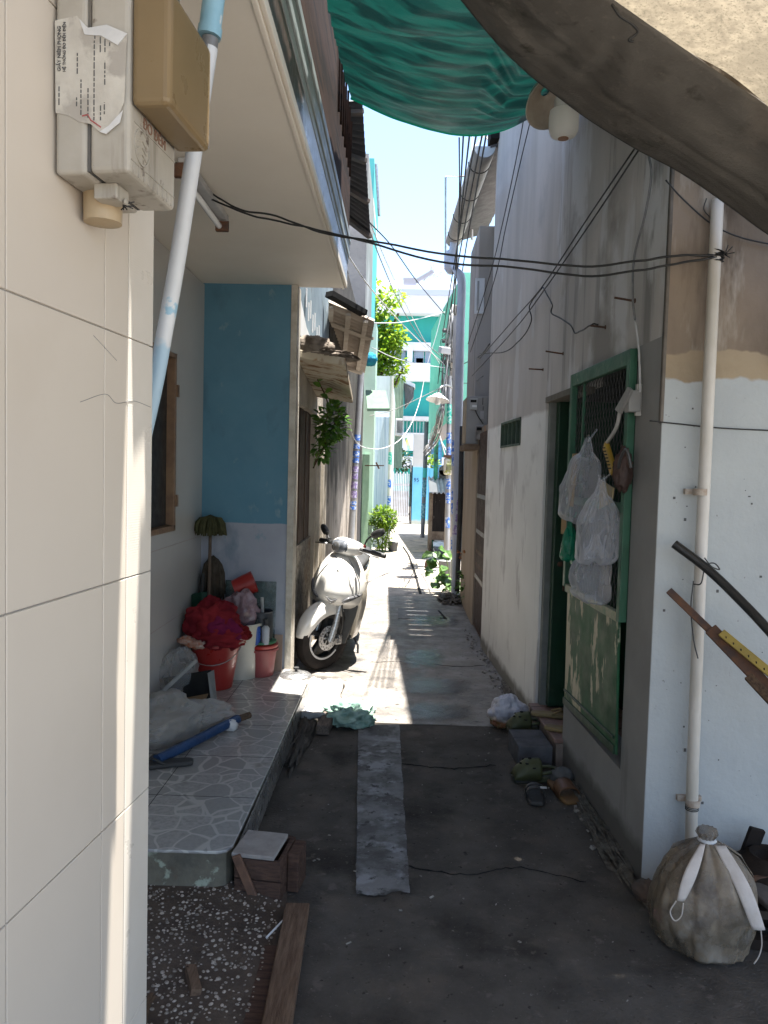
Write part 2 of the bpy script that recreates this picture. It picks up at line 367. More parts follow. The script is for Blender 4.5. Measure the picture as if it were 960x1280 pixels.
# ================================================================== LEFT: tiled wall nearest the camera
tw = thing('tiled_wall', 'cream tiled wall closest to the camera, carrying the grey meter box', 'wall', (-.6, 1.6, 0))
TWX = lambda y: -.585-.0969*(1.8-y)
TS = Vector((.0969, 1, 0)).normalized(); TN = Vector((1, -.0969, 0)).normalized()
MT = frame(Vector((TWX(0), 0, 0)), TS, (0, 0, 1))    # local x along the wall, y up, z out (towards +X)
def LT(y): return y/TS.y
M_tile = mat('cream_tile', (.62, .555, .475), (.585, .52, .445), sc_=1.2, rough=.3, rvar=.02, bump=.015, bs=3, stains=(((.54, .47, .385), 1.1, .58, .9), ((.36, .30, .24), 14, .74, .82)))
b = B(MT); b.box(LT(-.6), LT(1.788), -.02, 3.0, -.16, -.004); b.build('mortar_core', mat('grout', (.36, .31, .25), .3, rough=.9), tw)
ys = [-.6, -.09, .24, .573, .905, 1.236, 1.567, 1.672]; zs = [-.02, .25, .772, 1.297, 1.822, 2.345, 2.87, 3.0]
b = B(MT)
for i in range(len(ys)-1):
    for j in range(len(zs)-1):
        g = .0016; b.box(LT(ys[i])+g, LT(ys[i+1])-g, zs[j]+g, zs[j+1]-g, -.006, 0)
b.build('wall_tiles', M_tile, tw, bevel=.0015)
b = B(MT)
for j in range(len(zs)-1): b.box(LT(1.674), LT(1.80), zs[j]+.0012, zs[j+1]-.0012, -.006, .0005)
b.build('edge_trim', mat('ribbed_trim_tile', (.66, .61, .54), (.61, .56, .49), sc_=3, rough=.35, bump=.03, wave=('Z', 55, 0), stains=(((.55, .5, .43), 2, .6, .8),)), tw, bevel=.0015)

b = B(MT); b.tube(spline([(LT(1.47), 1.665, .0003), (LT(1.57), 1.690, .0003), (LT(1.62), 1.676, .0003), (LT(1.70), 1.688, .0008), (LT(1.79), 1.682, .0008)]), .0007, 4); b.tube(spline([(LT(1.52), 1.80, .0002), (LT(1.62), 1.765, .0002)]), .0006, 4); b.build('hairline_crack', mat('crack_brown', .2, rough=.9, bump=0), tw)
# meter box on it
mb = thing('meter_box', 'grey plastic electricity meter box with amber hood and torn paper seal', 'meter box', MT @ Vector((LT(1.47), 2.05, 0)))
M_box = mat('aged_grey_plastic', (.44, .41, .36), (.36, .33, .28), sc_=7, rough=.5, bump=.05, stains=(((.20, .175, .14), 4, .54, .72, (6, 6, .6)), ((.50, .45, .37), 5, .58, .7), ((.15, .12, .1), 26, .63, .70)))
D0, D1 = LT(1.372), LT(1.585)
b = B(MT); b.box(D0, D1, 2.055, 2.60, .004, .062); b.build('back_case', M_box, mb, bevel=.008, seg=3)
b = B(MT); b.box(D0+.003, D1-.003, 2.058, 2.60, .066, .140); b.build('front_case', M_box, mb, bevel=.010, seg=3)
b = B(MT); b.box(D0+.006, D1-.006, 2.061, 2.59, .061, .067); b.build('gasket', mat('grey_gasket', (.16, .145, .125), .1, rough=.8), mb)
b = B(MT); b.box(D0+.05, D0+.10, 2.03, 2.058, .05, .095); b.lathe([(.0, 0), (.006, 0), (.006, .006), (0, .006)], (D0+.075, 2.032, .097), n=10)
b.build('latch', M_box, mb, bevel=.004)
M_amber = mat('amber_plastic', (.30, .215, .115), (.25, .18, .095), sc_=4, rough=.3, rvar=.05, bump=.01, trans=.3, stains=(((.31, .235, .13), 5, .56, .75),))
b = B(MT); b.box(D0+.004, D1-.002, 2.172, 2.372, .141, .212); b.build('amber_hood', M_amber, mb, bevel=.012, seg=3)
b = B(MT); b.box(D0+.012, D1-.012, 2.372, 2.6, .141, .148); b.build('meter_window', mat('dusty_glass', .2, .14, rough=.3), mb)
b = B(MT)     # raised oval badge and ribs on the lower cover
for k in range(28):
    a0, a1 = 2*math.pi*k/28, 2*math.pi*(k+1)/28
    P = lambda a: (D0+.052+.030*math.cos(a), 2.118+.030*math.sin(a), .141)
    b.bar(P(a0), P(a1), .003, .003)
for q in (-.012, 0, .012): b.bar((D0+.034, 2.112+q, .141), (D0+.052, 2.12+q, .141), .003, .003); b.bar((D0+.052, 2.12+q, .141), (D0+.07, 2.112+q, .141), .003, .003)
for k in range(9): b.bar((D0+.02+k*.021, 2.062, .1405), (D0+.02+k*.021, 2.082, .1405), .002, .002)
b.bar((D0+.01, 2.083, .1405), (D1-.01, 2.083, .1405), .002, .002); b.bar((D0+.02, 2.152, .1405), (D1-.01, 2.152, .1405), .002, .002)
b.build('embossed_badge', M_box, mb)
M_ink = mat('ink', .11, rough=.8, bump=0); M_redink = mat('faded_red_ink', (.26, .16, .12), rough=.8, bump=0)
text('ĐO ĐẾM', .026, MT @ frame((D0+.055, 2.156, .1412), (1, 0, 0), (0, 1, 0)), M_redink, mb)
# torn seal on the side facing the camera: x = out of wall, y = up
MS = MT @ frame((D0+.0002, 2.055, 0), (0, 0, 1), (0, 1, 0))   # local x out, y up, z = towards the far end (-camera)
M_paper = mat('seal_paper', (.58, .55, .49), (.48, .45, .40), sc_=18, rough=.8, bump=.2, bs=50, stains=(((.40, .37, .33), 12, .52, .6),))
pl = [(.004, .262), (.045, .268), (.058, .250), (.075, .245), (.098, .247), (.136, .232), (.132, .12), (.118, .09), (.10, .078), (.088, .07), (.070, .085), (.05, .088), (.03, .10), (.006, .105)]
def side(p, e=-.0015): return MS @ Vector((p[0], p[1], 0)) + TS*e
b = B(); b.prism([side(p) for p in pl], TS*.001)
seal = b.build('paper_seal', M_paper, mb)
b = B(); b.prism([side(p, -.0035) for p in ((.05, .262), (.066, .246), (.1, .25), (.137, .234), (.12, .215), (.09, .232), (.06, .235))], TS*.0015)
b.build('torn_edge', mat('torn_paper', .66, .56, sc_=20, rough=.9), seal)
b = B(); b.prism([side(p, -.0035) for p in ((.088, .07), (.105, .08), (.13, .105), (.125, .085), (.1, .066))], TS*.0015)
b.build('torn_edge', mat('torn_paper', .66, .56, sc_=20, rough=.9), seal)
def sidetext(s, size, x, y): text(s, size, frame(side((x, y), -.0022), (0, 0, 1), -TN), M_ink, mb)
sidetext('GIẤY NIÊM PHONG', .0088, .0155, .175); sidetext('HỆ THỐNG ĐO ĐẾM ĐIỆN', .0070, .0245, .174)
b = B()
for x, y0, y1 in ((.0125, .118, .15), (.046, .17, .205), (.045, .115, .13), (.053, .10, .16), (.066, .095, .145), (.077, .09, .225), (.078, .228, .243), (.088, .205, .242), (.089, .09, .115), (.096, .10, .12), (.0965, .15, .19), (.0965, .205, .235), (.105, .215, .23)):
    y = y0
    while y < y1:
        l = rnd.uniform(.004, .012)
        b.prism([side(p, -.0022) for p in ((x-.001, y), (x+.001, y), (x+.001, min(y1, y+l)), (x-.001, min(y1, y+l)))], TS*.0004); y += l+.0025
b.build('printed_lines', M_ink, seal)
b = B(); b.tube([side(p, -.0025) for p in ((.056, .098), (.066, .10), (.072, .09), (.08, .085), (.09, .078))], .0012, 5); b.build('red_scrawl', mat('red_pen', (.42, .12, .12), rough=.8, bump=0), seal)
b = B(); b.lathe([(.002, -.06), (.035, -.055), (.036, 0), (.030, .02)], MT @ Vector((D0+.11, 2.06, .038)), n=18); b.build('cable_gland', mat('tan_plastic', (.42, .32, .2), rough=.5), mb, smooth='auto')
b = B(); 
for k in range(7):
    p = MT @ Vector((D0+.09+rnd.uniform(-.01, .01), 2.03, .09)); b.tube([p, p+Vector((rnd.uniform(-.012, .02), .01, rnd.uniform(-.012, .01)))], .0012, 4)
b.build('burnt_wire_end', M_wire, mb)
# slanted conduit
p0, p1 = ay(272, -40, 1.93), ay(193, 560, 1.93)
cd = thing('conduit_pipe', 'slanted white plastic conduit pipe with blue painted collar beside the meter box', 'pipe', p1)
b = B(); b.tube(spline([ay(262, 60, 1.93), ay(244, 180, 1.93), ay(221, 330, 1.93), ay(205, 420, 1.93), ay(194, 480, 1.93), ay(176, 560, 1.93)]), .020, 14)
b.build('pipe', mat('conduit_paint', (.66, .67, .68), (.58, .60, .62), sc_=8, rough=.45, bump=.05, zones=(('Z', 1.83, .02, .35, 14, (.36, .50, .60)),), stains=(((.3, .48, .6), 9, .63, .66),)), cd, smooth='auto')
b = B(); b.tube([ay(263, 48, 1.93), ay(259, 78, 1.93)], .020, 14); b.build('grey_joint', mat('grey_pvc', .2, .16, rough=.5), cd, smooth='auto')
b = B(); b.tube([p0, ay(262, 40, 1.93)], .0265, 14); b.tube([ay(263, 34, 1.93), ay(261.5, 46, 1.93)], .029, 14)
b.build('blue_collar', mat('chipped_blue', (.22, .42, .52), (.3, .5, .6), sc_=9, rough=.5, stains=(((.62, .66, .66), 16, .62, .66),)), cd, smooth='auto')

# ================================================================== LEFT: porch house
lh = thing('porch_house', 'left house with blue wall, white soffit and brown fascia above its tiled porch', 'house', (-1.3, 4, 0))
M_lwall = mat('pale_wall_tile', (.50, .485, .46), (.46, .445, .42), sc_=1.2, rough=.25, rvar=.02, bump=.012, bs=3)
b = B()
zz = [.17, .62, 1.07, 1.52, 1.97, 2.42, 2.76]; yy = [1.5, 1.95, 2.4, 2.85, 3.3, 3.75, 4.2, 4.65, 5.2]
WIN = (3.62, 4.56, 1.16, 2.20)
b.box(-1.50, -1.343, 1.5, WIN[0], .0, 2.76); b.box(-1.50, -1.343, WIN[1], 5.2, .0, 2.76); b.box(-1.50, -1.343, WIN[0], WIN[1], 0, WIN[2]); b.box(-1.50, -1.343, WIN[0], WIN[1], WIN[3], 2.76)
b.build('porch_side_wall', M_lwall, lh)
b = B()
for z in zz[1:3]: b.box(-1.3432, -1.3418, 1.5, 5.2, z-.001, z+.001)
b.build('tile_joint', mat('joint', (.33, .26, .24), rough=.9), lh)
b = B(); b.box(-1.5, -.757, 5.2, 5.34, .1, 2.77)
b.build('blue_wall', mat('blue_wall_paint', (.085, .215, .30), (.072, .19, .27), sc_=3, rough=.65, bump=.12, bs=25,
    zones=(('Z', 1.165, .003, .022, 9, (.31, .33, .385), (.275, .295, .35), 4),), stains=(((.05, .12, .17), 2.4, .56, .72, (1, 1, .5)), ((.16, .26, .31), 9, .62, .70, (1, 1, .6)), ((.62, .7, .75), 38, .755, .77))), lh)
b = B(); b.box(-.757, -.715, 5.19, 5.36, 0, 2.77)
b.build('wall_edge', mat('edge_plaster', (.55, .52, .46), (.38, .34, .28), sc_=9, rough=.9, bump=.4), lh)
M_soffit = mat('cream_soffit', (.76, .70, .61), (.71, .65, .56), sc_=1.6, rough=.5, bump=.04)
b = B(); b.box(-1.36, -.425, 1.64, 5.26, 2.77, 2.86); b.build('soffit', M_soffit, lh)
b = B(); b.box(-.425, -.408, 1.70, 5.27, 2.765, 2.80); b.box(-.408, -.392, 1.70, 5.28, 2.775, 2.815); b.build('soffit_moulding', M_soffit, lh, bevel=.004)
M_fascia = mat('brown_fascia', (.050, .027, .019), (.028, .016, .012), sc_=4, rough=.9, bump=.12, bs=22, stretch=(1, .3, 3), rvar=.05, stains=(((.012, .009, .008), 4, .54, .64, (1, .4, 4)),))
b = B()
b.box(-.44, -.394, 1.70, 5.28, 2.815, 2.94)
b.build('lower_fascia', mat('brown_fascia_sun_patch', (.36, .40, .50), (.26, .29, .37), sc_=9, rough=.35, bump=.12, bs=30, stretch=(1, 6, .5), zones=(('Y', 2.95, .02, .30, 3, (.085, .055, .045), (.06, .04, .034), 5),), rvar=.1, stains=(((.10, .07, .06), 4, .60, .66, (1, 3, 1.2)),)), lh)  # blue-grey beyond the ragged edge is sun glare painted on brown fascia
b = B()
for i in range(4): b.box(-.44, -.390+.004*(i % 2)+.003*i, 1.70, 5.30+.008*i, 2.941+.045*i, 2.983+.045*i)
b.build('steel_gutter_band', mat('grey_green_metal', (.30, .335, .33), (.22, .25, .25), sc_=6, rough=.45, metal=.15, bump=.05), lh, bevel=.004)
b = B(); b.box(-.47, -.384, 1.70, 5.22, 3.122, 3.80)
for k in range(7): b.bar((-.378, 4.2+.15*k, 3.45), (-.372, 4.1+.16*k, 3.9-.02*k), .012, .008)
b.build('upper_fascia', M_fascia, lh)
b = B(); b.box(-3.2, -.48, 1.70, 5.2, 2.87, 4.6); b.build('upper_storey', mat('upper_plaster', .5, .42, rough=.9), lh)
# porch window
wf = B()
for q in ((WIN[0], WIN[0]+.03, WIN[2], WIN[3]), (WIN[1]-.03, WIN[1], WIN[2], WIN[3]), (WIN[0], WIN[1], WIN[2], WIN[2]+.03), (WIN[0], WIN[1], WIN[3]-.03, WIN[3])):
    wf.box(-1.41, -1.335, q[0], q[1], q[2], q[3])
M_wframe = mat('brown_window_frame', (.24, .15, .085), (.17, .10, .06), sc_=12, rough=.5, bump=.15)
wfo = wf.build('window', M_wframe, lh, bevel=.004)
B().box(-1.40, -1.385, WIN[0]+.03, WIN[1]-.03, WIN[2]+.03, WIN[3]-.03).build('pane', mat('dark_mesh_pane', .012, .02, rough=.45), wfo)
[B().box(-1.336, -1.322, WIN[1]-.02, WIN[1]+.012, z, z+.07).build('hinge', M_wframe, wfo) for z in (1.30, 1.95)]
# porch platform of crazy-patterned tiles
M_crazy = bpy.data.materials.new('crazy_tile'); M_crazy.use_nodes = True; nt = M_crazy.node_tree; p = nt.nodes['Principled BSDF']
tc = nn(nt, 'ShaderNodeTexCoord')
nz = nn(nt, 'ShaderNodeTexNoise'); nz.inputs['Scale'].default_value = 3; nt.links.new(tc.outputs['Object'], nz.inputs['Vector'])
vm = nn(nt, 'ShaderNodeVectorMath', operation='MULTIPLY_ADD'); vm.inputs[1].default_value = (.22, .22, 0); nt.links.new(nz.outputs['Color'], vm.inputs[0]); nt.links.new(tc.outputs['Object'], vm.inputs[2])
v1 = nn(nt, 'ShaderNodeTexVoronoi', feature='DISTANCE_TO_EDGE'); v1.inputs['Scale'].default_value = 9; nt.links.new(vm.outputs[0], v1.inputs['Vector'])
v2 = nn(nt, 'ShaderNodeTexVoronoi'); v2.inputs['Scale'].default_value = 9; nt.links.new(vm.outputs[0], v2.inputs['Vector'])
mr = nn(nt, 'ShaderNodeMapRange'); mr.inputs[1].default_value = .03; mr.inputs[2].default_value = .055; nt.links.new(v1.outputs['Distance'], mr.inputs[0])
g2 = nn(nt, 'ShaderNodeRGBToBW'); nt.links.new(v2.outputs['Color'], g2.inputs[0])
st = mixc(nt, g2.outputs[0], lin((.24, .235, .225)), lin((.345, .335, .32)))
st = mixc(nt, noise_mask(nt, tc.outputs['Object'], 60, .4, .65), st, lin((.25, .243, .235)))
cl = mixc(nt, mr.outputs[0], lin((.40, .385, .36)), st)
cl = mixc(nt, noise_mask(nt, tc.outputs['Object'], 5, .62, .8), cl, lin((.13, .11, .095)))
nt.links.new(cl, p.inputs['Base Color']); p.inputs['Roughness'].default_value = .22
pf = thing('porch_platform', 'raised porch step paved in grey crazy-pattern tiles below the blue wall', 'step', (-1, 3.9, 0))
fr = [Vector((-1.34, 2.66, 0)), Vector((-.62, 2.67, 0)), Vector((-.585, 2.685, 0)), Vector((-.570, 2.72, 0)), Vector((-.562, 3.5, 0)), Vector((-.562, 4.93, 0)), Vector((-.60, 5.0, 0)), Vector((-.715, 5.19, 0)), Vector((-1.34, 5.2, 0))]
b = B(); b.prism([p+Vector((0, 0, .158)) for p in fr], (0, 0, .012)); b.build('tiled_top', M_crazy, pf, bevel=.003)
b = B(); b.prism([p*1+Vector((-.004 if p.x > -1.3 else 0, .004 if p.y < 3 else 0, -.02)) for p in fr], (0, 0, .177))
b.build('riser', mat('mossy_riser', (.17, .155, .12), (.09, .085, .07), sc_=7, rough=.8, bump=.6, bs=30, stains=(((.30, .33, .26), 9, .57, .62), ((.12, .075, .05), 6, .6, .75))), pf)
b = B(); b.bar((-.5585, 2.75, .09), (-.5585, 4.93, .09), .006, .13, (0, 0, 1)); b.build('riser_tile', mat('riser_marble', (.19, .18, .165), (.09, .085, .08), sc_=9, rough=.3, bump=.05), pf)
b = B()
for y in (3.12, 3.57, 4.02, 4.47): b.box(-1.34, -.565, y, y+.003, .1702, .1706)
for x in (-.98,): b.box(x, x+.003, 2.67, 5.19, .1702, .1706)
b.build('tile_joint', M_dark, pf)
b = B(); b.blob((-.52, 4.4, 0), (.05, .5, .05), 3, .5, 4, floor=-.01); tag(b.build('crumbled_mortar', M_ground, smooth=True), 'crumbled mortar heap along the foot of the tiled porch step', 'rubble')
# tube light fixture under the soffit
tl = thing('tube_light', 'small fluorescent tube lamp fixed under the white soffit', 'lamp', (-.89, 3.5, 2.76))
B().box(-.915, -.868, 3.1, 3.8, 2.735, 2.768).build('batten', mat('batten', .45, .3, rough=.5), tl, bevel=.004)
B().tube([(-.91, 3.12, 2.712), (-.91, 3.78, 2.712)], .014, 12).build('tube', mat('tube_glass', .8, rough=.2, bump=0), tl, smooth='auto')
[B().box(-.93, -.868, y, y+.03, 2.69, 2.745).build('lamp_holder', M_rust, tl, bevel=.004) for y in (3.09, 3.78)]

# ------------------------------------------------------------------ things on the porch
M_red = mat('red_plastic', (.30, .022, .018), (.24, .018, .015), sc_=5, rough=.35, bump=.03)
def bucket(name, label, c, r0, r1, h, m, rim=.012, wire=True, n=32):
    t = thing(name, label, 'bucket', c)
    b = B(); x, y, z = c
    b.lathe([(r0*.2, 0), (r0, 0), (r0+(r1-r0)*.5, h*.5), (r1, h-rim*1.4), (r1+rim, h-rim*1.3), (r1+rim, h-.001), (r1, h), (r1-.006, h-.004), (r0-.004, .02), (r0*.2, .018)], c, n=n)
    b.build('body', m, t, smooth='auto')
    if wire:
        P = [Vector((x+(r1+rim)*math.cos(a), y+.03*math.sin(a)-.0, z+h-.02-.10*math.sin(a))) for a in np.linspace(0, math.pi, 14)]
        P = [Vector((p.x, y-(r1+rim)*math.sin(a)*.98, p.z)) for p, a in zip(P, np.linspace(0, math.pi, 14))]
        B().tube(P, .003, 6).build('bail_handle', M_steel, t, smooth=True)
    return t
PZ = .171
c = az(263, 858, PZ); c = Vector((-1.12, 4.72, PZ))
bucket('bucket', 'bright red bucket heaped with red rags on the porch', c, .105, .150, .29, M_red)
cb = B(); cb.blob(c+Vector((-.02, .02, .39)), (.145, .13, .14), 2, .16, 2.0, 90, 60, crumple=.42); cb.blob(c+Vector((.03, -.03, .33)), (.15, .13, .08), 5, .2, 3, 60, 40, crumple=.35)
o = cb.build('red_rags', mat('red_cloth', (.22, .02, .024), (.12, .01, .016), sc_=5, rough=.95, bump=.4, bs=60), smooth=True); tag(o, 'crumpled bundle of red cloth piled on the bright red bucket', 'cloth')
o = B().blob(c+Vector((.05, -.07, .36)), (.11, .08, .085), 9, .15, 2.2, 60, 40, crumple=.35).build('purple_rag', mat('purple_cloth', (.11, .01, .045), (.16, .015, .05), sc_=8, rough=.95, bump=.3), smooth=True); tag(o, 'dark purple rag tucked into the front of the red cloth heap', 'cloth')
b = B()
for k, (dx, dy, dz, r) in enumerate(((-.13, -.08, .30, .05), (-.07, -.12, .29, .045), (.13, -.06, .31, .04))): b.blob(c+Vector((dx, dy, dz)), (r*1.5, r, r*.5), k+20, .5, 4, 24, 14)
tag(b.build('patterned_scrap', mat('patterned_cloth', (.5, .42, .36), (.4, .12, .05), sc_=40, rough=.95, bump=.2), smooth=True), 'pale patterned cloth scraps hanging over the rim of the bright red bucket', 'cloth')
tag(B().blob(c+Vector((.13, -.02, .34)), (.085, .05, .05), 31, .4, 3, 30, 20).build('maroon_rag', mat('maroon_cloth', (.2, .015, .015), (.12, .01, .01), rough=.95), smooth=True), 'maroon rag draped over the right rim of the bright red bucket', 'cloth')
c2 = Vector((-1.02, 4.98, PZ))
bucket('bucket', 'off-white paint bucket standing behind the bright red bucket', c2, .115, .135, .36, mat('white_bucket', (.5, .48, .42), (.42, .4, .34), sc_=6, rough=.4, bump=.04), wire=False)
b = B(); b.blob(c2+Vector((.0, 0, .42)), (.11, .08, .13), 12, .12, 2.2, 60, 40, crumple=.36); tag(b.build('plastic_bag', mat('pinkish_plastic', (.25, .17, .19), (.12, .07, .08), sc_=8, rough=.25, bump=.3), smooth=True), 'dusky pink plastic bag stuffed in the off-white bucket', 'bag')
cr = c2+Vector((-.06, .08, .56)); b = B(); b.lathe([(.02, 0), (.062, 0), (.075, .14), (.068, .14), (.055, .01), (.02, .01)], cr, n=26, rot=(0, R_(68), R_(10)))
tag(b.build('red_pot', M_red, smooth='auto'), 'red plastic pot lying tilted on top of the rag heap', 'pot')
c3 = Vector((-.895, 5.03, PZ))
bk = bucket('bucket', 'faded dark red bucket with lid and tin on top beside the wall corner', c3, .088, .108, .185, mat('faded_red', (.26, .06, .06), (.2, .045, .045), sc_=8, rough=.5, bump=.05), wire=False)
B().lathe([(.02, 0), (.112, 0), (.118, .008), (.118, .022), (.1, .03), (.02, .03)], c3+Vector((0, 0, .186)), n=28).build('red_lid', M_red, bk, smooth='auto')
o = B().lathe([(.02, 0), (.098, 0), (.102, .006), (.10, .016), (.02, .022)], c3+Vector((.005, -.005, .218)), n=28).build('green_cover', mat('green_plastic', (.03, .14, .06), (.025, .11, .05), rough=.4)); tag(o, 'round green plastic cover lying on the faded dark red bucket', 'cover')
c4 = c3+Vector((.0, .0, .241))
tn = thing('paint_tin', 'open paint tin with dripped white label on the faded dark red bucket', 'tin', c4)
B().lathe([(.02, 0), (.078, 0), (.078, .004), (.078, .18), (.082, .184), (.08, .188), (.074, .184), (.074, .01), (.02, .01)], c4, n=30).build('can', mat('tin_label', (.02, .025, .03), (.035, .04, .05), rough=.4, zones=(('Z', PZ+.39, .01, .05, 30, (.015, .02, .025)),), stains=(((.5, .5, .48), 9, .56, .6, (1, 1, .4)),)), tn, smooth='auto')
B().tube([c4+Vector((.02, -.02, .05)), c4+Vector((.01, -.03, .28))], .010, 8).build('stirring_stick', mat('stick', .42, .3, rough=.8), tn)
bo = thing('spray_bottle', 'slim blue bottle standing in front of the paint tin', 'bottle', c4)
B().lathe([(.005, 0), (.026, 0), (.027, .10), (.02, .125), (.010, .135), (.010, .15), (.0, .15)], c4+Vector((-.012, -.085, -.02)), n=20).build('body', mat('blue_bottle', (.02, .07, .3), rough=.3), bo, smooth='auto')
B().lathe([(.014, 0), (.014, .03), (.0, .03)], c4+Vector((-.012, -.085, .115)), n=12).build('cap', M_black, bo, smooth='auto')
bo = thing('pump_bottle', 'pale labelled bottle beside the slim blue bottle on the bucket', 'bottle', c4)
B().lathe([(.005, 0), (.025, 0), (.026, .105), (.015, .12), (.010, .125), (.0, .125)], c4+Vector((.045, -.075, -.02)), n=20).build('body', mat('pale_bottle', (.42, .45, .5), .36, rough=.35), bo, smooth='auto')
B().lathe([(.013, 0), (.013, .04), (.0, .04)], c4+Vector((.045, -.075, .105)), n=12).build('cap', M_black, bo, smooth='auto')
o = B().prism([(-1.17, 5.14, PZ), (-.82, 5.12, PZ), (-.82, 5.18, PZ+.60), (-1.17, 5.19, PZ+.60)], (0, .006, 0)).build('glass_sheet', mat('glass_sheet', (.10, .15, .15), rough=.08, bump=0, clear=.55)); tag(o, 'pane of plain glass leaning on the blue wall behind the buckets', 'glass')
o = B().prism([(-.845, 5.12, PZ), (-.765, 5.11, PZ), (-.768, 5.16, PZ+.24), (-.845, 5.165, PZ+.24)], (0, .012, 0)).build('loose_tile', mat('tan_tile', (.33, .24, .18), (.26, .19, .14), rough=.5)); tag(o, 'loose tan tile leaning against the wall beside the faded dark red bucket', 'tile')
# mops
def mop(label, base, tilt, h, headm, r, seed, hang):
    t = thing('mop', label, 'mop', base, group='mops leaning in the porch corner')
    top = base+Vector((tilt[0], tilt[1], h)); B().tube([base, top], .011, 8).build('pole', M_woodz, t, smooth='auto')
    b = B(); rg = random.Random(seed)
    for k in range(150):
        a = rg.uniform(0, 6.283); q = r*rg.uniform(.5, 1); P = [top+Vector((0, 0, .01+rg.uniform(0, .02)))]
        for i in range(1, 5):
            s = i/4; P.append(top+Vector((math.cos(a)*q*math.sin(s*1.5), math.sin(a)*q*math.sin(s*1.5), .03*math.sin(s*3)-hang*s**2*rg.uniform(.7, 1.1))))
        b.tube(P, .006, 5)
    b.build('string_head', headm, t, smooth=True)
    return t
mop('upright mop with dull green string head in the porch corner', Vector((-1.24, 5.0, PZ)), (-.005, .05, 0), 1.02, mat('green_string', (.09, .09, .045), (.05, .05, .025), sc_=20, rough=1), .105, 1, .10)
mop('grey-brown mop standing lower behind the green-headed mop', Vector((-1.25, 5.12, PZ)), (.005, .02, 0), .74, mat('brown_string', (.085, .07, .055), (.05, .04, .03), sc_=20, rough=1), .085, 2, .26)
dp = thing('dustpan', 'dark green plastic dustpan standing in the porch corner behind the red cloth', 'dustpan', (-1.30, 5.0, PZ))
B().prism([(-1.335, 4.93, PZ), (-1.325, 4.99, PZ), (-1.29, 5.03, PZ), (-1.255, 5.05, PZ), (-1.275, 5.07, PZ)], (0, 0, .54)).build('pan', mat('dark_green_plastic', (.02, .07, .04), (.015, .05, .03), rough=.5), dp, bevel=.006)
B().tube([(-1.295, 5.04, PZ+.53), (-1.29, 5.06, PZ+.66)], .011, 8).build('handle', M_black, dp)
# cardboard scraps
cbx = thing('cardboard_box', 'torn open dark cardboard box lying by the porch wall', 'box', (-1.17, 4.28, PZ))
M_card = mat('brown_card', (.17, .115, .065), (.12, .08, .05), sc_=6, rough=.9, bump=.15); M_cardw = mat('grey_card', (.3, .3, .28), .24, rough=.85)
B().prism([(-1.32, 4.30, PZ+.16), (-1.06, 4.36, PZ+.20), (-1.02, 4.34, PZ+.02), (-1.25, 4.24, PZ+.01)], (0, .006, 0)).build('inside_panel', M_dark, cbx)
B().prism([(-1.035, 4.32, PZ+.21), (-1.075, 4.34, PZ+.185), (-1.02, 4.23, PZ+.004), (-.985, 4.22, PZ+.004)], (0, .008, 0)).build('side_flap', M_cardw, cbx)
B().prism([(-1.34, 4.10, PZ+.06), (-1.05, 4.26, PZ+.085), (-1.045, 4.14, PZ+.06), (-1.2, 4.06, PZ+.03), (-1.34, 4.03, PZ+.05)], (0, 0, .006)).build('open_flap', M_card, cbx)
B().bar((-1.335, 4.04, PZ+.07), (-1.13, 4.30, PZ+.27), .012, .02).build('lid_edge', M_cardw, cbx)
B().prism([(-1.33, 4.02, PZ+.002), (-1.05, 4.10, PZ+.002), (-1.03, 4.27, PZ+.002), (-1.3, 4.3, PZ+.002)], (0, 0, .035)).build('base_panel', M_rust, cbx)
M_clear = film('clear_plastic', (.55, .55, .55), .25)
M_foggy = film('foggy_plastic', (.52, .51, .49), .38)
tag(B().blob((-1.27, 4.42, PZ+.12), (.10, .16, .15), 41, .12, 2.2, 60, 40, floor=PZ, crumple=.30).build('plastic_bag', M_clear, smooth=True), 'crumpled clear plastic wrap against the tiled porch wall behind the cardboard', 'plastic bag')
bgp = thing('plastic_bag', 'long clear plastic bag of scraps lying on the tiled porch floor by the blue stick', 'plastic bag', (-1.15, 3.85, PZ))
B().blob((-1.18, 3.80, PZ+.08), (.17, .22, .12), 43, .12, 2.2, 80, 50, floor=PZ, rot=-.5, crumple=.34).build('bag', M_foggy, bgp, smooth=True)
B().blob((-1.02, 3.97, PZ+.06), (.16, .085, .065), 44, .12, 2.2, 70, 44, floor=PZ, rot=.55, crumple=.32).build('bag', M_foggy, bgp, smooth=True)
B().blob((-1.16, 3.82, PZ+.06), (.11, .15, .07), 46, .3, 2.6, 40, 24, floor=PZ).build('contents', mat('bag_contents', (.25, .21, .17), (.14, .12, .1), sc_=12, rough=.9), bgp, smooth=True)
ust = thing('folded_umbrella', 'rolled blue stick umbrella under the long clear plastic bag on the porch floor', 'umbrella', (-1, 3.8, PZ))
P = [az(196, 950, PZ+.03), az(236, 930, PZ+.03), az(275, 910, PZ+.035), az(297, 899, PZ+.035)]
B().tube(spline(P), [.024+.006*math.sin(i*.9)*0+.0*i for i in range(25)], 10).build('cloth', mat('blue_nylon', (.012, .05, .14), (.008, .03, .09), sc_=12, rough=.5, bump=.5, bs=40, stretch=(1, 1, 1)), ust, smooth='auto')
B().tube([P[-1], P[-1]+Vector((.05, .07, .002))], .018, 8).build('brown_tip', M_wood, ust)
tag(B().blob(az(288, 907, PZ+.025), (.035, .03, .03), 45, .3, 3, 24, 16, floor=PZ).build('cotton_wad', mat('pale_wad', .55, .45, rough=.9), smooth=True), 'small pale paper wad at the tip of the rolled blue umbrella', 'wad')
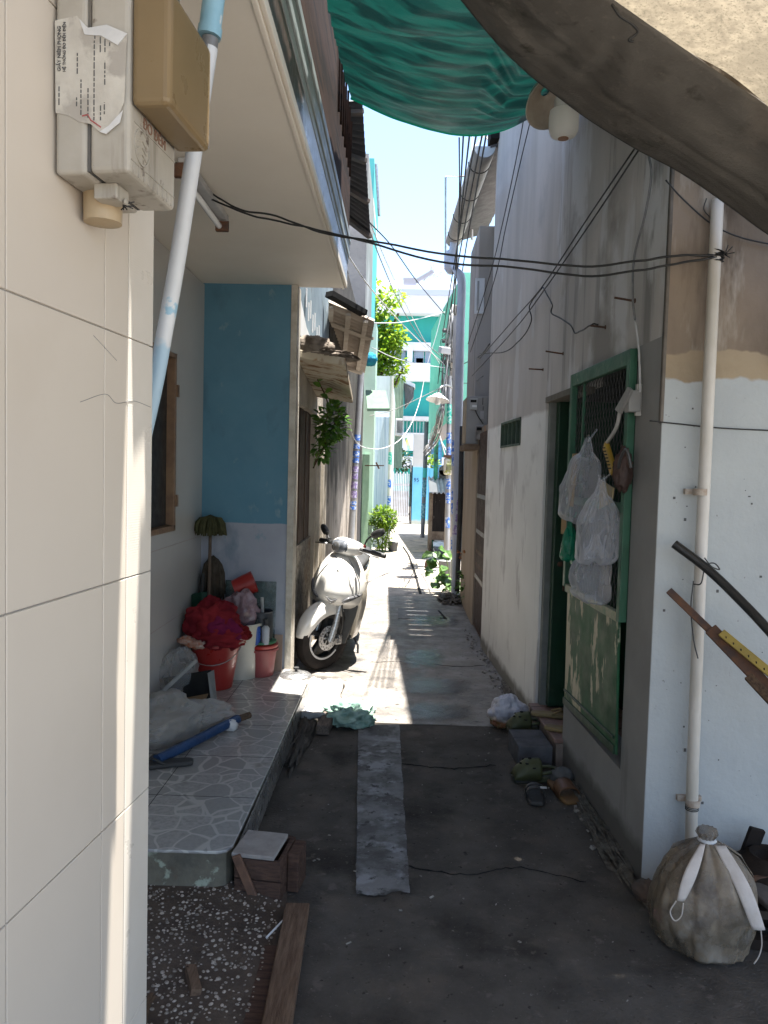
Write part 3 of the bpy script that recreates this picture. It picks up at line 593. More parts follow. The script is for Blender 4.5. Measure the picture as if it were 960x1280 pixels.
# generic footwear
def slipper(name, label, c, ang, L, sole, strap, kind='slide', group=None, tilt=0):
    t = thing(name, label, 'slipper' if kind != 'clog' else 'clog', c, (tilt, 0, ang), group)
    prof = [(0, -.5, .30), (0, -.42, .40), (0, -.2, .44), (0, 0, .38), (0, .2, .34), (0, .38, .33), (0, .5, .22)]
    out = [(w*L*.42, y*L) for _, y, w in prof]+[(-w*L*.42, y*L) for _, y, w in prof[::-1]]
    b = B(); b.prism([(x, y, .0) for x, y in out], (0, 0, .022 if kind != 'clog' else .028)); b.build('sole', sole, t, bevel=.008, local=True, smooth='auto')
    if kind == 'slide':
        b = B(); b.grid(lambda u, v: Vector((.2*L*math.cos(math.pi*u)*(.95-.05*v), -.30*L+.30*L*v, .018+.052*math.sin(math.pi*u)**.6*(.8+.4*v))), 14, 6)
        b.build('upper_strap', strap, t, solid=.005, local=True, smooth=True)
    elif kind == 'thong':
        for s in (-1, 1):
            b = B(); b.tube([(0, -.30*L, .022), (s*.09*L, -.18*L, .045), (s*.17*L, .02*L, .022)], .006, 6); b.build('strap', strap, t, local=True, smooth=True)
    elif kind == 'cross':
        for y in (-.26, -.08):
            b = B(); b.grid(lambda u, v: Vector((.2*L*math.cos(math.pi*u), y*L+.1*L*v, .018+.05*math.sin(math.pi*u)**.6)), 14, 3); b.build('strap', strap, t, solid=.006, local=True, smooth=True)
        B().box(.02, .05, -.27*L, -.19*L, .066, .072).build('buckle', mat('pale_buckle', .4, rough=.4), t, local=True, bevel=.002)
    else:
        b = B()
        b.grid(lambda u, v: Vector((.195*L*math.cos(math.pi*u)*(1-.35*max(0, .25-v)*4*.6), -.5*L+.55*L*v, .02+(.035+.055*min(1, v*2.0))*math.sin(math.pi*u)**.55*(1 if v > .06 else .4))), 16, 10)
        b.build('upper', strap, t, solid=.006, local=True, smooth=True)
        b = B()
        for q in ((-.03, -.25), (.03, -.25), (0, -.16), (-.045, -.12), (.045, -.12), (0, -.34)): b.lathe([(0, 0), (.009, 0), (.009, .004), (0, .004)], (q[0], q[1]*L, .02+(.035+.055*min(1, (q[1]+.5)/.55*2))*max(.2, 1-(q[0]/(.2*L))**2)**.28+.002), n=10)
        b.build('vent_hole', M_dark, t, local=True)
        b = B(); b.tube([(.17*L, 0, .05), (.15*L, .3*L, .055), (0, .44*L, .055), (-.15*L, .3*L, .055), (-.17*L, 0, .05)], .009, 6); b.build('heel_strap', strap, t, local=True, smooth=True)
    return t
slipper('flip_flop', 'black flip-flop beside the tiled wall edge on the porch floor', az(205, 957, PZ), R_(-75), .26, M_black, M_black, 'thong')
# pot lid at the end of the platform
pc = az(370, 845, PZ)
pl_ = thing('saucepan_cover', 'shiny saucepan cover lying on the far corner of the porch step', 'saucepan cover', pc)
B().lathe([(.10, 0), (.104, .002), (.104, .008), (.09, .018), (.05, .03), (.0, .034)], pc, n=36).build('dome', mat('aluminium', .55, .45, sc_=20, rough=.3, metal=.9, bump=.03), pl_, smooth='auto')
B().lathe([(.008, 0), (.008, .012), (.02, .016), (.02, .026), (.0, .030)], pc+Vector((0, 0, .033)), n=16).build('knob', M_black, pl_, smooth='auto')

# ================================================================== alley floor, left side
# feed sack, block, green net
M_sack = mat('white_sack', (.46, .44, .42), (.36, .345, .325), sc_=6, rough=.75, bump=.35, bs=40, stains=(((.2, .19, .175), 7, .56, .62), ((.14, .16, .22), 5, .62, .65, (3, 1, 1))))
def sackf(u, v):
    p = Vector((-.50+.02*math.sin(v*7)+.26*(u-.5)*(1+.25*math.sin(v*3)), 4.62+.78*v, 0))
    h = .075*math.sin(math.pi*min(1, max(0, u)))**.5*(.7+.3*math.sin(v*3.1))+.03*noise.noise((u*4, v*7, 1.2))+.02*abs(noise.noise((u*9, v*12, 3)))
    return Vector((p.x+.02*noise.noise((v*6, u, 0)), p.y+.02*noise.noise((u*5, 2, v)), max(.005, h)))
sk = thing('feed_sack', 'empty white woven sack lying flat on the alley floor before the scooter', 'sack', (-.5, 5, 0))
B().grid(sackf, 30, 44).build('sack', M_sack, sk, solid=.004, smooth=True)
B().tube(spline([(-.62, 4.64, .02), (-.55, 4.56, .05), (-.45, 4.56, .06), (-.38, 4.62, .03)]), [.018, .02, .024, .028, .03, .03, .03, .028, .03, .032, .03, .026, .024, .02, .02, .02, .02, .02, .02, .018, .018, .018, .016, .015, .012], 8).build('folded_hem', mat('grey_hem', .3, .2, sc_=14, rough=.8, bump=.4), sk, smooth=True)
wb = az(408, 917)
tag(B().obox((-.40, 4.50, .035), (.075, .26, .06), (0, 0, R_(-4))).build('wood_block', mat('grey_wood', (.15, .12, .10), (.08, .065, .055), sc_=14, rough=.9, bump=.6, bs=45, stretch=(8, 1, 8), bstretch=(8, .8, 8)), bevel=.008), 'short weathered wood block poking from under the white sack', 'wood block')
b = B(); b.blob((-.28, 4.64, .04), (.13, .13, .075), 51, .2, 3, 70, 44, floor=.004, crumple=.6)
b.blob((-.20, 4.58, .03), (.07, .07, .05), 52, .2, 3, 40, 26, floor=.004, crumple=.6)
tag(b.build('green_net_rag', mat('mint_net', (.30, .40, .35), (.16, .27, .22), sc_=16, rough=.9, bump=.6, bs=60), smooth=True), 'crumpled mint green net rag beside the white sack', 'rag')
# wooden stool box by the platform corner
st = thing('wooden_crate', 'small dark wooden crate with a pale slab on top at the porch step corner', 'crate', (-.44, 2.72, 0))
ra = R_(-8); MC = Matrix.Translation((-.455, 2.745, 0)) @ Matrix.Rotation(ra, 4, 'Z')
M_dw = mat('dark_wood', (.10, .06, .045), (.05, .032, .026), sc_=10, rough=.85, bump=.5, bs=40, stretch=(1, 8, 8), bstretch=(1, 8, 8))
b = B(MC); b.box(-.085, .085, -.10, -.085, .005, .078); b.box(-.085, .085, -.10, -.084, .083, .155); b.build('front_board', M_dw, st, bevel=.003)
b = B(MC); b.box(-.085, -.07, -.084, .1, .005, .155); b.box(.07, .085, -.084, .1, .005, .155); b.box(-.07, .07, .085, .1, .005, .155); b.build('side_board', M_dw, st, bevel=.003)
b = B(MC); b.obox((-.035, -.112, .085), (.032, .012, .19), (0, R_(-25), 0)); b.build('diagonal_batten', mat('batten_wood', (.16, .09, .06), (.10, .06, .045), sc_=20, rough=.85, bump=.4), st, bevel=.003)
b = B(MC); b.box(.087, .13, -.02, .09, .005, .15); b.build('end_block', M_dw, st, bevel=.005)
tag(B(MC).box(-.095, .062, -.105, .075, .160, .176).build('stone_slab', mat('pale_slab', (.30, .28, .26), (.22, .2, .19), sc_=14, rough=.8, bump=.4), bevel=.003), 'pale square stone slab resting on the dark wooden crate', 'slab')
M_plank = mat('plank_wood', (.17, .115, .08), (.095, .06, .042), sc_=9, rough=.85, bump=.5, bs=40, stretch=(9, 1, 9), bstretch=(9, .6, 9), stains=(((.03, .02, .017), 26, .70, .74),))
tag(B().bar(az(372, 1134, .03), az(338, 1330, .03), .082, .034).build('plank', M_plank, bevel=.004), 'long brown plank lying on the cement beside the pebbled apron', 'plank')
tag(B().bar(az(345, 1185, .012), az(305, 1345, .012), .075, .02).build('plank', M_dw, bevel=.003), 'darker half-buried plank between the pebbles and the long brown plank', 'plank')
tag(B().tube([az(333, 1172, .03), az(358, 1146, .04)], .0035, 6).build('white_stick', mat('stick_white', .6, rough=.6, bump=0)), 'thin white stick leaning on the long brown plank', 'stick')
tag(B().obox((-.565, 2.16, .045), (.03, .12, .02), (0, .2, .4)).build('wood_scrap', M_plank), 'small wood scrap at the foot of the cream tiled wall', 'wood scrap')
tag(B().tube(spline([az(190, 1245, .05), az(182, 1262, .06), az(178, 1290, .05)]), .01, 6).build('twig', M_wood), 'short twig by the base of the cream tiled wall', 'twig')
# ================================================================== RIGHT: house with the green door
RO = Vector((.96, 2.87, 0)); RS = Vector((-.0511, 1, 0)).normalized(); RN = Vector((-1, -.0511, 0)).normalized()
MR = Matrix((RS, Vector((0, 0, 1)), RN)).transposed().to_4x4()    # x along the alley, y up, z towards the alley
MR.translation = RO
def ar(px, py, off=0): return apl(px, py, RO+RN*off, RN)
def rl(p): return MR.inverted() @ p
rh = thing('corner_house', 'grey plastered house on the right with the open green door and wire grille', 'house', (1.0, 4, 0))
M_rwall = mat('grey_render', (.53, .50, .475), (.43, .405, .385), sc_=2.0, rough=.9, bump=.15, bs=30, stretch=(1.5, 1.5, .35),
    stains=(((.25, .24, .23), 3.2, .54, .68, (2.4, 2.4, .16)), ((.56, .55, .55), 2.2, .55, .61, (1.4, 1.4, .45)), ((.12, .115, .11), 4, .63, .74, (3, 3, .12)), ((.30, .28, .26), 1.2, .57, .66)))
M_rwallp = mat('painted_render', (.50, .47, .445), (.40, .375, .355), sc_=2.0, rough=.85, bump=.12, bs=30, stretch=(1.5, 1.5, .35),
    stains=(((.20, .195, .19), 3.2, .62, .80, (2.4, 2.4, .16)), ((.34, .33, .32), 1.3, .60, .75), ((.5, .49, .48), 2.2, .58, .63, (1.4, 1.4, .45))), zones=(('Z', 1.93, .012, .10, 3, (.70, .70, .68), (.64, .64, .62), 2.0), ('Z', .10, .03, .08, 10, (.22, .21, .19))))
M_pil = mat('grey_base_paint', (.31, .305, .295), (.255, .25, .242), sc_=2.4, rough=.85, bump=.12, bs=30, stains=(((.13, .125, .12), 3, .62, .82, (2, 2, .3)),),
    zones=(('Z', .14, .03, .10, 9, (.13, .125, .115)),))
# key distances along the wall, read off the photograph
G0, G1 = rl(ar(790, 600)).x, rl(ar(717, 600)).x      # grille
DO1 = rl(ar(676, 690)).x                              # far jamb
zt = ar(757, 457).z; zdt = ar(700, 490).z
PB0, PB1 = .37, .345
L = 3.92; T = .14
SILL = .15
b = B(MR)
b.box(0, G0-.01, 0, zt+.02, -T, 0); b.build('corner_pilaster', M_pil, rh)
b = B(MR); b.box(G0-.01, G1+.02, 0, PB1-.01, -T, 0); b.build('low_wall', M_pil, rh)
b = B(MR); b.box(0, DO1, zt+.02, 5.3, -T, 0); b.box(G1+.02, DO1, zdt, zt+.02, -T, 0); b.build('upper_wall', M_rwall, rh)
GB0, GB1 = rl(ar(651, 540)).x, rl(ar(627, 540)).x
gz0, gz1 = ar(640, 556).z, ar(640, 527).z
b = B(MR); b.box(DO1, L, 0, gz0, -T, 0); b.box(DO1, GB0, gz0, gz1, -T, 0); b.box(GB1, L, gz0, gz1, -T, 0); b.box(DO1, L, gz1, 5.3, -T, 0)
b.build('painted_wall', M_rwallp, rh)
b = B(MR); b.box(0, L, 5.3, 5.36, -3, .03); b.build('roof_slab', M_rwall, rh)
b = B(MR)    # glass-block vent
fo = B(MR); fo.box(GB0-.0, GB1, gz0-.012, gz0+.004, -T, .008); fo.box(GB0, GB1, gz1-.004, gz1+.012, -T, .008)
n = 5; sw = (GB1-GB0)/n
for i in range(n+1): fo.box(GB0+i*sw-.006, GB0+i*sw+.006, gz0, gz1, -T, .006)
fvo = fo.build('vent', mat('dark_green_trim', (.05, .09, .06), (.03, .05, .04), rough=.6), rh)
B(MR).box(GB0, GB1, gz0, gz1, -.06, -.03).build('glass_blocks', mat('block_glass', (.22, .26, .24), (.08, .1, .09), sc_=30, rough=.15, bump=.5, bs=40), fvo)
# dark room behind
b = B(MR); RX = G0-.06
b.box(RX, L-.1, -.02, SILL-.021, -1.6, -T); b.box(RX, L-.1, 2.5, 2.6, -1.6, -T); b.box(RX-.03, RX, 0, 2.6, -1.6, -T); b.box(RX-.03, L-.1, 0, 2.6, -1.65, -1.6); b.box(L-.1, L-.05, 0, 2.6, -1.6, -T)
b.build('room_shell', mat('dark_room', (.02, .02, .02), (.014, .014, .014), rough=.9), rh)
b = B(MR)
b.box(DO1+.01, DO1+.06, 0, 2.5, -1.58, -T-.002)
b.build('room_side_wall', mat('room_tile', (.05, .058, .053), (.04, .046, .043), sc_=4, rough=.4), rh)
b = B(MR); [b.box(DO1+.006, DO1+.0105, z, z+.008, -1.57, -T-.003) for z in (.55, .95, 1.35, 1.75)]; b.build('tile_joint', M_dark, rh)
M_green = mat('green_door_paint', (.006, .045, .02), (.005, .032, .015), sc_=6, rough=.45, bump=.1, stains=(((.03, .05, .035), 9, .62, .75),))
M_greenl = mat('faded_green_paint', (.03, .12, .068), (.02, .085, .048), sc_=8, rough=.5, bump=.15, stains=(((.35, .36, .28), 14, .68, .72), ((.05, .07, .05), 9, .64, .72)))
M_greenw = mat('worn_green_panel', (.007, .095, .034), (.005, .06, .022), sc_=5, rough=.55, bump=.15, bs=18, stains=(((.46, .42, .29), 2.6, .525, .55, (1.3, 1.3, .45)), ((.40, .40, .28), 9, .60, .63, (1, 1, .35)), ((.08, .06, .04), 22, .70, .74)))
gd = tag(B(MR).box(G1+.03, G1+.03+.001, .5, .501, 0, .001).build('opening_trim', M_green, rh))
# door frame at the far jamb, open leaf seen edge-on
b = B(MR); b.box(DO1-.05, DO1, SILL, zdt, -.13, -.015); b.build('door_jamb', mat('grey_jamb', (.22, .23, .22), (.15, .16, .15), rough=.8), rh)
b = B(MR); b.box(DO1-.115, DO1-.052, SILL+.01, zdt-.03, -.55, -.05); dl = b.build('door', M_green, rh, bevel=.004)
b = B(MR); b.lathe([(0, 0), (.016, 0), (.016, .02), (0, .03)], (DO1-.118, 1.02, -.10), n=12); b.box(DO1-.125, DO1-.114, .86, 1.0, -.14, -.11); b.build('lock', M_rust, dl)
b = B(MR); b.box(G1+.02, DO1, zdt-.035, zdt-.002, -.10, .006); b.build('door_lintel', mat('lintel_wood', (.20, .18, .15), (.13, .12, .1), rough=.8), rh)
# tiled sill of the doorway
M_sill = mat('red_tile', (.22, .135, .11), (.17, .105, .085), sc_=8, rough=.5, bump=.1)
b = B(MR); b.box(G1-.0, DO1-.01, SILL-.02, SILL, -.5, .045)
so_ = b.build('door_sill', M_sill, rh, bevel=.004)
b = B(MR); b.box(G1-.0, DO1-.01, 0, SILL-.021, -.14, .036); b.build('sill_riser', mat('worn_riser', (.25, .2, .17), (.16, .13, .11), sc_=10, rough=.85, bump=.3), rh)
b = B(MR); [b.box(G1+.19*i, G1+.19*i+.003, SILL+.0002, SILL+.0012, -.5, .044) for i in (1, 2, 3)]; b.build('tile_joint', M_dark, so_)
# grille gate: green frame, wire mesh, worn sheet panel
gg = thing('grille_gate', 'green grille gate of wire mesh over a worn metal panel, hung with plastic bags', 'gate', MR @ Vector(((G0+G1)/2, .3, .02)))
def fr_(x0, x1, y0, y1, z0=.0, z1=.035): return (x0, x1, y0, y1, z0, z1)
b = B(MR); b.box(G0-.012, G0+.028, .95, zt+.012, .002, .034); b.box(G1-.028, G1+.012, .97, zt+.012, .002, .034); b.box(G0+.028, G1-.028, zt-.05, zt+.012, .003, .033)
b.build('frame', M_greenl, gg, bevel=.003)
b = B(MR); b.box(G1-.18, G1-.165, .97, zt-.05, .004, .018); b.box(G0+.028, G1-.028, 1.40, 1.44, .004, .02); b.build('inner_rail', M_greenl, gg, bevel=.002)
b = B(MR); b.box(G0+.03, G1-.02, .945, .985, .003, .03); b.build('middle_rail', mat('peeled_cream', (.45, .40, .28), (.2, .28, .18), sc_=14, rough=.6), gg, bevel=.003)
b = B(MR)
px0, px1, pz0, pz1 = rl(ar(776, 850)).x, rl(ar(711, 800)).x, 0, 0
pts = [rl(ar(*q)) for q in ((776, 944), (711, 880), (715, 737), (780, 766))]
b.prism([(p.x, p.y, .012) for p in pts], (0, 0, .012)); b.build('sheet_panel', M_greenw, gg, bevel=.003)
b = B(MR); 
def rbar(q0, q1, wd): p0, p1 = rl(ar(*q0)), rl(ar(*q1)); b.bar((p0.x, p0.y, .024), (p1.x, p1.y, .024), .016, wd, (0, 1, 0))
rbar((776, 938), (711, 875), .035); rbar((775, 922), (712, 862), .012); b.build('panel_rim', M_green, gg, bevel=.002)
b = B(MR); b.lathe([(0, 0), (.010, 0), (.010, .012), (0, .014)], rl(ar(748, 757)), n=10); b.build('bolt', M_rust, gg)
b = B(MR)     # woven diamond mesh
step = .042; rg = random.Random(3)
x = G0+.02; k = 0
zz_ = np.arange(.955, zt-.02, step*.9)
while x < G1-.0:
    P = []
    for j, z in enumerate(zz_): P.append((x+(step*.5 if (j+k) % 2 else 0)*.98, z, .006+(.004 if j % 2 else 0)))
    b.tube(P, .0016, 4, cap=False); x += step*.5; k += 1
b.build('wire_mesh', mat('galvanised_wire', .12, .07, sc_=30, rough=.6, metal=.3, bump=0), gg)
# things hung on the grille
def hang(px, py, off): return ar(px, py, off)
M_bag = film('thin_clear_plastic', (.74, .75, .80), .20, rough=.10, edge=.55)
def hbag(label, px, top, bot, wpx, seed, off, m=M_bag, skew=0, lab2=None):
    a = hang(px, top, off); e = hang(px+skew, bot, off); h = a.z-e.z; t = thing('plastic_bag', label, 'plastic bag', e, group='bags hung on the grille gate')
    W = wpx/960*a.y; D = W*.36; sd = RS
    def fn(u, v):
        an = 2*math.pi*u; pr = (.13+.30*min(1, v/.3)+.57*max(0, min(1, (v-.2)/.35))**.8)*(1 if v < .9 else math.sqrt(max(0, 1-((v-.9)/.1)**2))*.7+.3)
        fold = 1+.16*noise.noise((math.cos(an)*2.2+seed, math.sin(an)*2.2, v*1.2))+.10*noise.noise((math.cos(an)*6+seed, math.sin(an)*6, v*2.5))*(1.2-v)+.30*crum(Vector((math.cos(an)*1.6+seed, math.sin(an)*1.6, v*1.7)))*min(1, v*2+.2)+.14*crum(Vector((math.cos(an)*4+seed, math.sin(an)*4, v*3)))
        c = a.lerp(e, v)
        return c+sd*(math.cos(an)*W*.5*pr*fold)+RN*(max(-off+.012, math.sin(an)*D*pr*fold))+Vector((0, 0, .03*noise.noise((u*6, v*5, seed))))
    B().grid(fn, 72, 64).build('bag', m, t, smooth=True)
    b = B(); b.tube(spline([a+Vector((0, 0, -.02)), a+Vector((0, 0, .015))-RN*off*.4, a+Vector((0, 0, .04))-RN*(off-.02)]), .004, 6); b.build('handle_loop', m, t, smooth=True)
    return t
hbag('clear bag with crinkled folds hung highest and farthest on the grille gate', 735, 547, 652, 66, 1, .06, skew=-12)
hbag('big clear bag hanging over the middle of the grille gate', 752, 596, 704, 66, 5, .10, skew=-8)
hbag('clear bag hanging lowest, over the top of the worn green panel', 745, 668, 752, 64, 9, .07, skew=-6)
hbag('small green plastic bag hanging behind the clear bags on the grille gate', 713, 650, 702, 26, 12, .05, mat('green_plastic_bag', (.02, .26, .15), (.015, .2, .11), rough=.25, bump=.4, bs=20, trans=.3), skew=-2)
b = B(); p = hang(716, 600, .06)
for i in range(5): b.obox(p+RS*(.018*(i-2))+RN*.004*(i % 2), (.006, .019, .26), (0, R_(3), -.05))
tag(b.build('cardboard_strip', mat('tan_card', (.40, .28, .15), (.33, .23, .12), sc_=10, rough=.9)), 'strip of corrugated tan cardboard tucked behind the highest clear bag', 'cardboard')
tag(B().obox(hang(706, 656, .03), (.012, .085, .10), (0, 0, .1)).build('cardboard_piece', mat('tan_card'  , .4)), 'small tan card sticking out low beside the green plastic bag', 'cardboard')
tag(B().prism([hang(*q, .05) for q in ((752, 600), (768, 610), (766, 628), (750, 636))], RN*.006).build('card_scrap', mat('yellow_card', (.42, .30, .10), .3, rough=.85)), 'folded yellow card stuck in the mesh beside the big clear bag', 'cardboard')
br = thing('scrub_brush', 'yellow scrubbing brush with long pale handle hanging on the grille gate', 'brush', hang(765, 585, .05))
a0 = hang(757, 556, .055); a1 = hang(767, 590, .055)
bd = B(); ctr = (a0+a1)/2; bd.bar(a0, a1, .046, .020, RN); bd.build('brush_block', mat('yellow_plastic', (.45, .29, .03), (.38, .23, .03), rough=.4), br, bevel=.006)
bd = B(); t_ = (a1-a0)
for i in range(7):
    q = a0+t_*(.12+.125*i)+RN*.011; bd.bar(q-RS*.014, q+RS*.014, .005, .006, RN)
bd.build('bristle_rows', mat('dark_bristle', .05, rough=.9), br)
bd = B(); bd.tube(spline([a0+RN*.0, hang(770, 535, .06), hang(776, 508, .06)]), .008, 8); bd.build('handle', mat('pale_handle', (.42, .40, .36), .33, rough=.5), br, smooth='auto')
sh = thing('old_shoe', 'brown leather shoe hung sole-up beside the yellow brush', 'shoe', hang(780, 585, .05))
B().blob(hang(779, 588, .06), (.034, .026, .082), 61, .2, 2.5, 36, 26, crumple=.25).build('upper', mat('brown_leather', (.06, .03, .022), (.03, .016, .012), sc_=14, rough=.7, bump=.3), sh, smooth=True)
B().tube(spline([hang(771, 600, .075), hang(775, 575, .09), hang(783, 562, .085), hang(789, 585, .07)]), .006, 6).build('strap', mat('brown_strap', .05, rough=.5), sh, smooth=True)
sw_ = thing('switch_box', 'small grey junction box with cable at the top corner of the grille gate', 'junction box', hang(789, 500, .02))
B(MR).obox(rl(hang(791, 502, .03)), (.055, .085, .05)).build('case', mat('grey_case', (.30, .29, .27), .25, rough=.5), sw_, bevel=.004)
B(MR).obox(rl(hang(798, 500, .012)), (.018, .125, .022)).build('cable_trunking', mat('cream_trunking', (.45, .42, .36), .38, rough=.5), sw_, bevel=.002)
B().prism([hang(*q, .055) for q in ((788, 484), (792, 488), (778, 517), (772, 512))], RN*.012).build('grey_flap', mat('grey_case', .3), sw_)
# nails in the wall
for (q0, q1, s) in (((738, 407), (757, 409), 'rusty bolt sticking out above the grille gate, tied with the drooping black wire'), ((768, 372), (794, 376), 'rusty bolt highest by the corner, wrapped with black tape'), ((682, 439), (704, 442), 'thin iron nail, upper of the pair left of the grille gate'), ((661, 461), (679, 462), 'thin iron nail, lower of the pair left of the grille gate')):
    e = ar(*q1, 0); s_ = apl(*q0, e, Vector((0, 1, 0)))
    t = thing('wall_spike', s, 'nail', e); B().tube([e-RN*.02, e+RN*.012, s_], .0045, 6).build('shank', M_rust, t); B().lathe([(0, 0), (.010, 0), (.010, .004), (0, .004)], e+RN*.003, axis='X', n=8).build('washer', M_rust, t)
# ------------------------------------------------------------------ facing wall at the right edge
fw = thing('plaster_wall', 'stained wall facing the camera at the right, pale blue-grey below and brown above', 'wall', (1.5, 2.87, 0))
FY = 2.868
def af(px, py, off=0): return ay(px, py, FY-off)
zb = af(880, 440).z; zp = af(880, 473).z
M_fwall = mat('brown_stained_plaster', (.215, .17, .13), (.135, .105, .08), sc_=2.6, rough=.9, bump=.35, bs=26, stretch=(1.4, 1.4, .5),
    stains=(((.22, .21, .2), 30, .68, .71),), pre=(((.065, .048, .035), 2.2, .52, .68, (2.2, 2.2, .4)), ((.34, .30, .25), 3.2, .58, .68, (1.6, 1.6, .35))),
    zones=(('Z', zb, .004, .22, 3.4, (.30, .24, .165), (.235, .185, .13), 4), ('Z', zp, .004, .12, 5, (.385, .405, .405), (.34, .36, .365), 2.2)))
M_fwall.name = 'brown_stained_plaster'
b = B(); b.box(.962, 3.6, FY, FY+.14, 0, 3.1); b.build('face', M_fwall, fw)
b = B(); b.box(.80, 3.6, 2.2, FY-.01, 3.1, 3.2); b.box(.80, .948, 2.4, 2.97, 3.11, 3.19); b.build('added_shade_slab', M_fwall, fw)  # unseen slab added to keep the sun off the wall and close gaps
b = B(); b.box(.953, .966, FY-.004, FY+.02, 1.75, 3.09); b.build('corner_edge', mat('dark_corner', (.09, .08, .07), (.16, .14, .12), sc_=6, rough=.9, bump=.3), fw, bevel=.004)
b = B(); 
for i in range(70):
    x = rnd.uniform(1.0, 2.2); z = rnd.uniform(.1, 1.9); r = rnd.choice((.0015, .002, .003, .0045)); b.obox((x, FY-.0005, z), (r*2, .001, r*rnd.uniform(1, 3)))
b.build('specks', mat('dirt_speck', .1, rough=.9, bump=0), fw)
b = B(); b.tube(spline([af(812, 526, .004), af(850, 530, .006), af(900, 535, .006), af(960, 538, .006), af(1010, 541, .006)]), .0025, 5); tag(b.build('thin_wire', M_wire, smooth=True), 'thin black wire running level across the blue-grey part of the facing wall', 'wire')
b = B(); b.tube(spline([af(832, 225, .02), af(855, 250, .02), af(890, 280, .02), af(930, 298, .02), af(1000, 312, .02)]), .003, 5); b.tube(spline([af(883, 248, .02), af(880, 262, .02), af(889, 275, .02), af(889, 295, .02)]), .002, 5)
tag(b.build('slack_wire', M_wire, smooth=True), 'slack black wire drooping high on the brown part of the facing wall', 'wire')
o = B().box(1.36, 1.385, FY-.03, FY+.01, af(955, 462).z, af(955, 410).z).build('wall_bracket', M_rust); tag(o, 'rusty bracket at the right edge on the brown stained wall', 'bracket')
# drain pipe with clamps
dpx = thing('drain_pipe', 'cream PVC drain pipe running down the stained wall facing the camera', 'pipe', af(870, 1100, .05))
b = B(); b.tube([af(897, 250, .05), af(886, 480, .05), af(876, 700, .05), af(866, 960, .05), af(862, 1130, .05)], .0215, 16); b.build('pipe', mat('cream_pvc', (.53, .50, .46), (.40, .37, .32), sc_=7, rough=.5, bump=.05, stretch=(1, 1, .4), stains=(((.25, .19, .14), 9, .64, .78, (2, 2, .3)),)), dpx, smooth='auto')
for (px, py, wq) in ((876, 615, .03), (866, 1003, .03)):
    c = af(px, py, .05); q = B(); q.lathe([(.0225, -.012), (.026, -.012), (.026, .012), (.0225, .012)], c, n=18); q.box(c.x-.045, c.x+.045, FY-.02, FY, c.z-.010, c.z+.010); q.build('clamp', mat('old_clamp', (.42, .38, .33), (.28, .2, .14), sc_=20, rough=.7), dpx)
q = B(); [q.lathe([(.022, k*.006-.002), (.0245, k*.006), (.022, k*.006+.002)], af(865, 1005, .05)+Vector((0, 0, -.02)), n=16) for k in range(4)]; q.build('binding_wire', M_wire, dpx)
kn = B(); c = af(896, 320, .05)
for k in range(9): kn.lathe([(.023, -.002), (.027, 0), (.023, .002)], c+Vector((0, 0, (k-4)*.004)), n=14, rot=(rnd.uniform(-.3, .3), rnd.uniform(-.3, .3), 0))
for k in range(5): kn.tube([c+Vector((.02, -.02, 0)), c+Vector((.04+rnd.uniform(-.02, .02), -.04, rnd.uniform(-.02, .03)))], .002, 4)
tag(kn.build('cable_knot', M_wire), 'black cable knot tied round the top of the cream drain pipe', 'cable knot')
# poles tied to the pipe
bp_ = thing('black_pole', 'long black pole tied slantwise in front of the cream drain pipe', 'pole', ay(842, 680, 2.78))
B().tube(spline([ay(843, 680, 2.79), ay(884, 711, 2.72), ay(925, 750, 2.62), ay(970, 798, 2.5), ay(1060, 900, 2.3)]), .0165, 12).build('shaft', mat('black_paint', .012, .02, rough=.35, bump=.03), bp_, smooth='auto')
q = B(); c = ay(879, 707, 2.74); 
q.tube(spline([c+Vector((-.005, -.02, .03)), c+Vector((.02, -.025, 0)), c+Vector((.05, -.02, -.01)), c+Vector((.03, -.02, .012)), c+Vector((0, -.02, 0)), c+Vector((-.012, -.02, -.06)), c+Vector((-.022, .02, -.07))]), .0025, 5)
q.tube(spline([c+Vector((-.02, .03, -.06)), c+Vector((-.028, .02, -.16)), c+Vector((-.02, .0, -.27)), c+Vector((-.01, -.02, -.33))]), .0025, 5); q.build('string_tie', mat('brown_string2', .1, .06, rough=.9), bp_, smooth=True)
rp = thing('rusty_bar', 'rusty brown bar with a yellow ruler tied slantwise below the black pole', 'bar', ay(838, 738, 2.78))
B().bar(ay(836, 738, 2.78), ay(900, 800, 2.66), .026, .012, (0, 1, 0)).build('thin_bar', M_rust, rp, bevel=.002)
B().bar(ay(888, 786, 2.68), ay(1010, 912, 2.42), .045, .016, (0, 1, 0)).build('thick_bar', M_rust, rp, bevel=.003)
B().bar(ay(935, 845, 2.56), ay(1010, 925, 2.4), .03, .02, (0, 1, 0)).build('wood_edge', M_wood, rp, bevel=.003)
ru = B(); ru.bar(ay(902, 791, 2.64), ay(1000, 872, 2.44), .028, .02, (0, 1, 0)); ro_ = ru.build('yellow_ruler', mat('yellow_ruler', (.36, .26, .05), (.28, .2, .045), sc_=12, rough=.5), rp, bevel=.002)
ru = B()
for k in range(9): 
    tt = .06+k*.1; p = ay(902, 791, 2.628).lerp(ay(1000, 872, 2.428), tt); ru.bar(p, p+Vector((.003, 0, -.0135)), .0035, .002, (0, 1, 0))
ru.build('marks', M_dark, ro_)
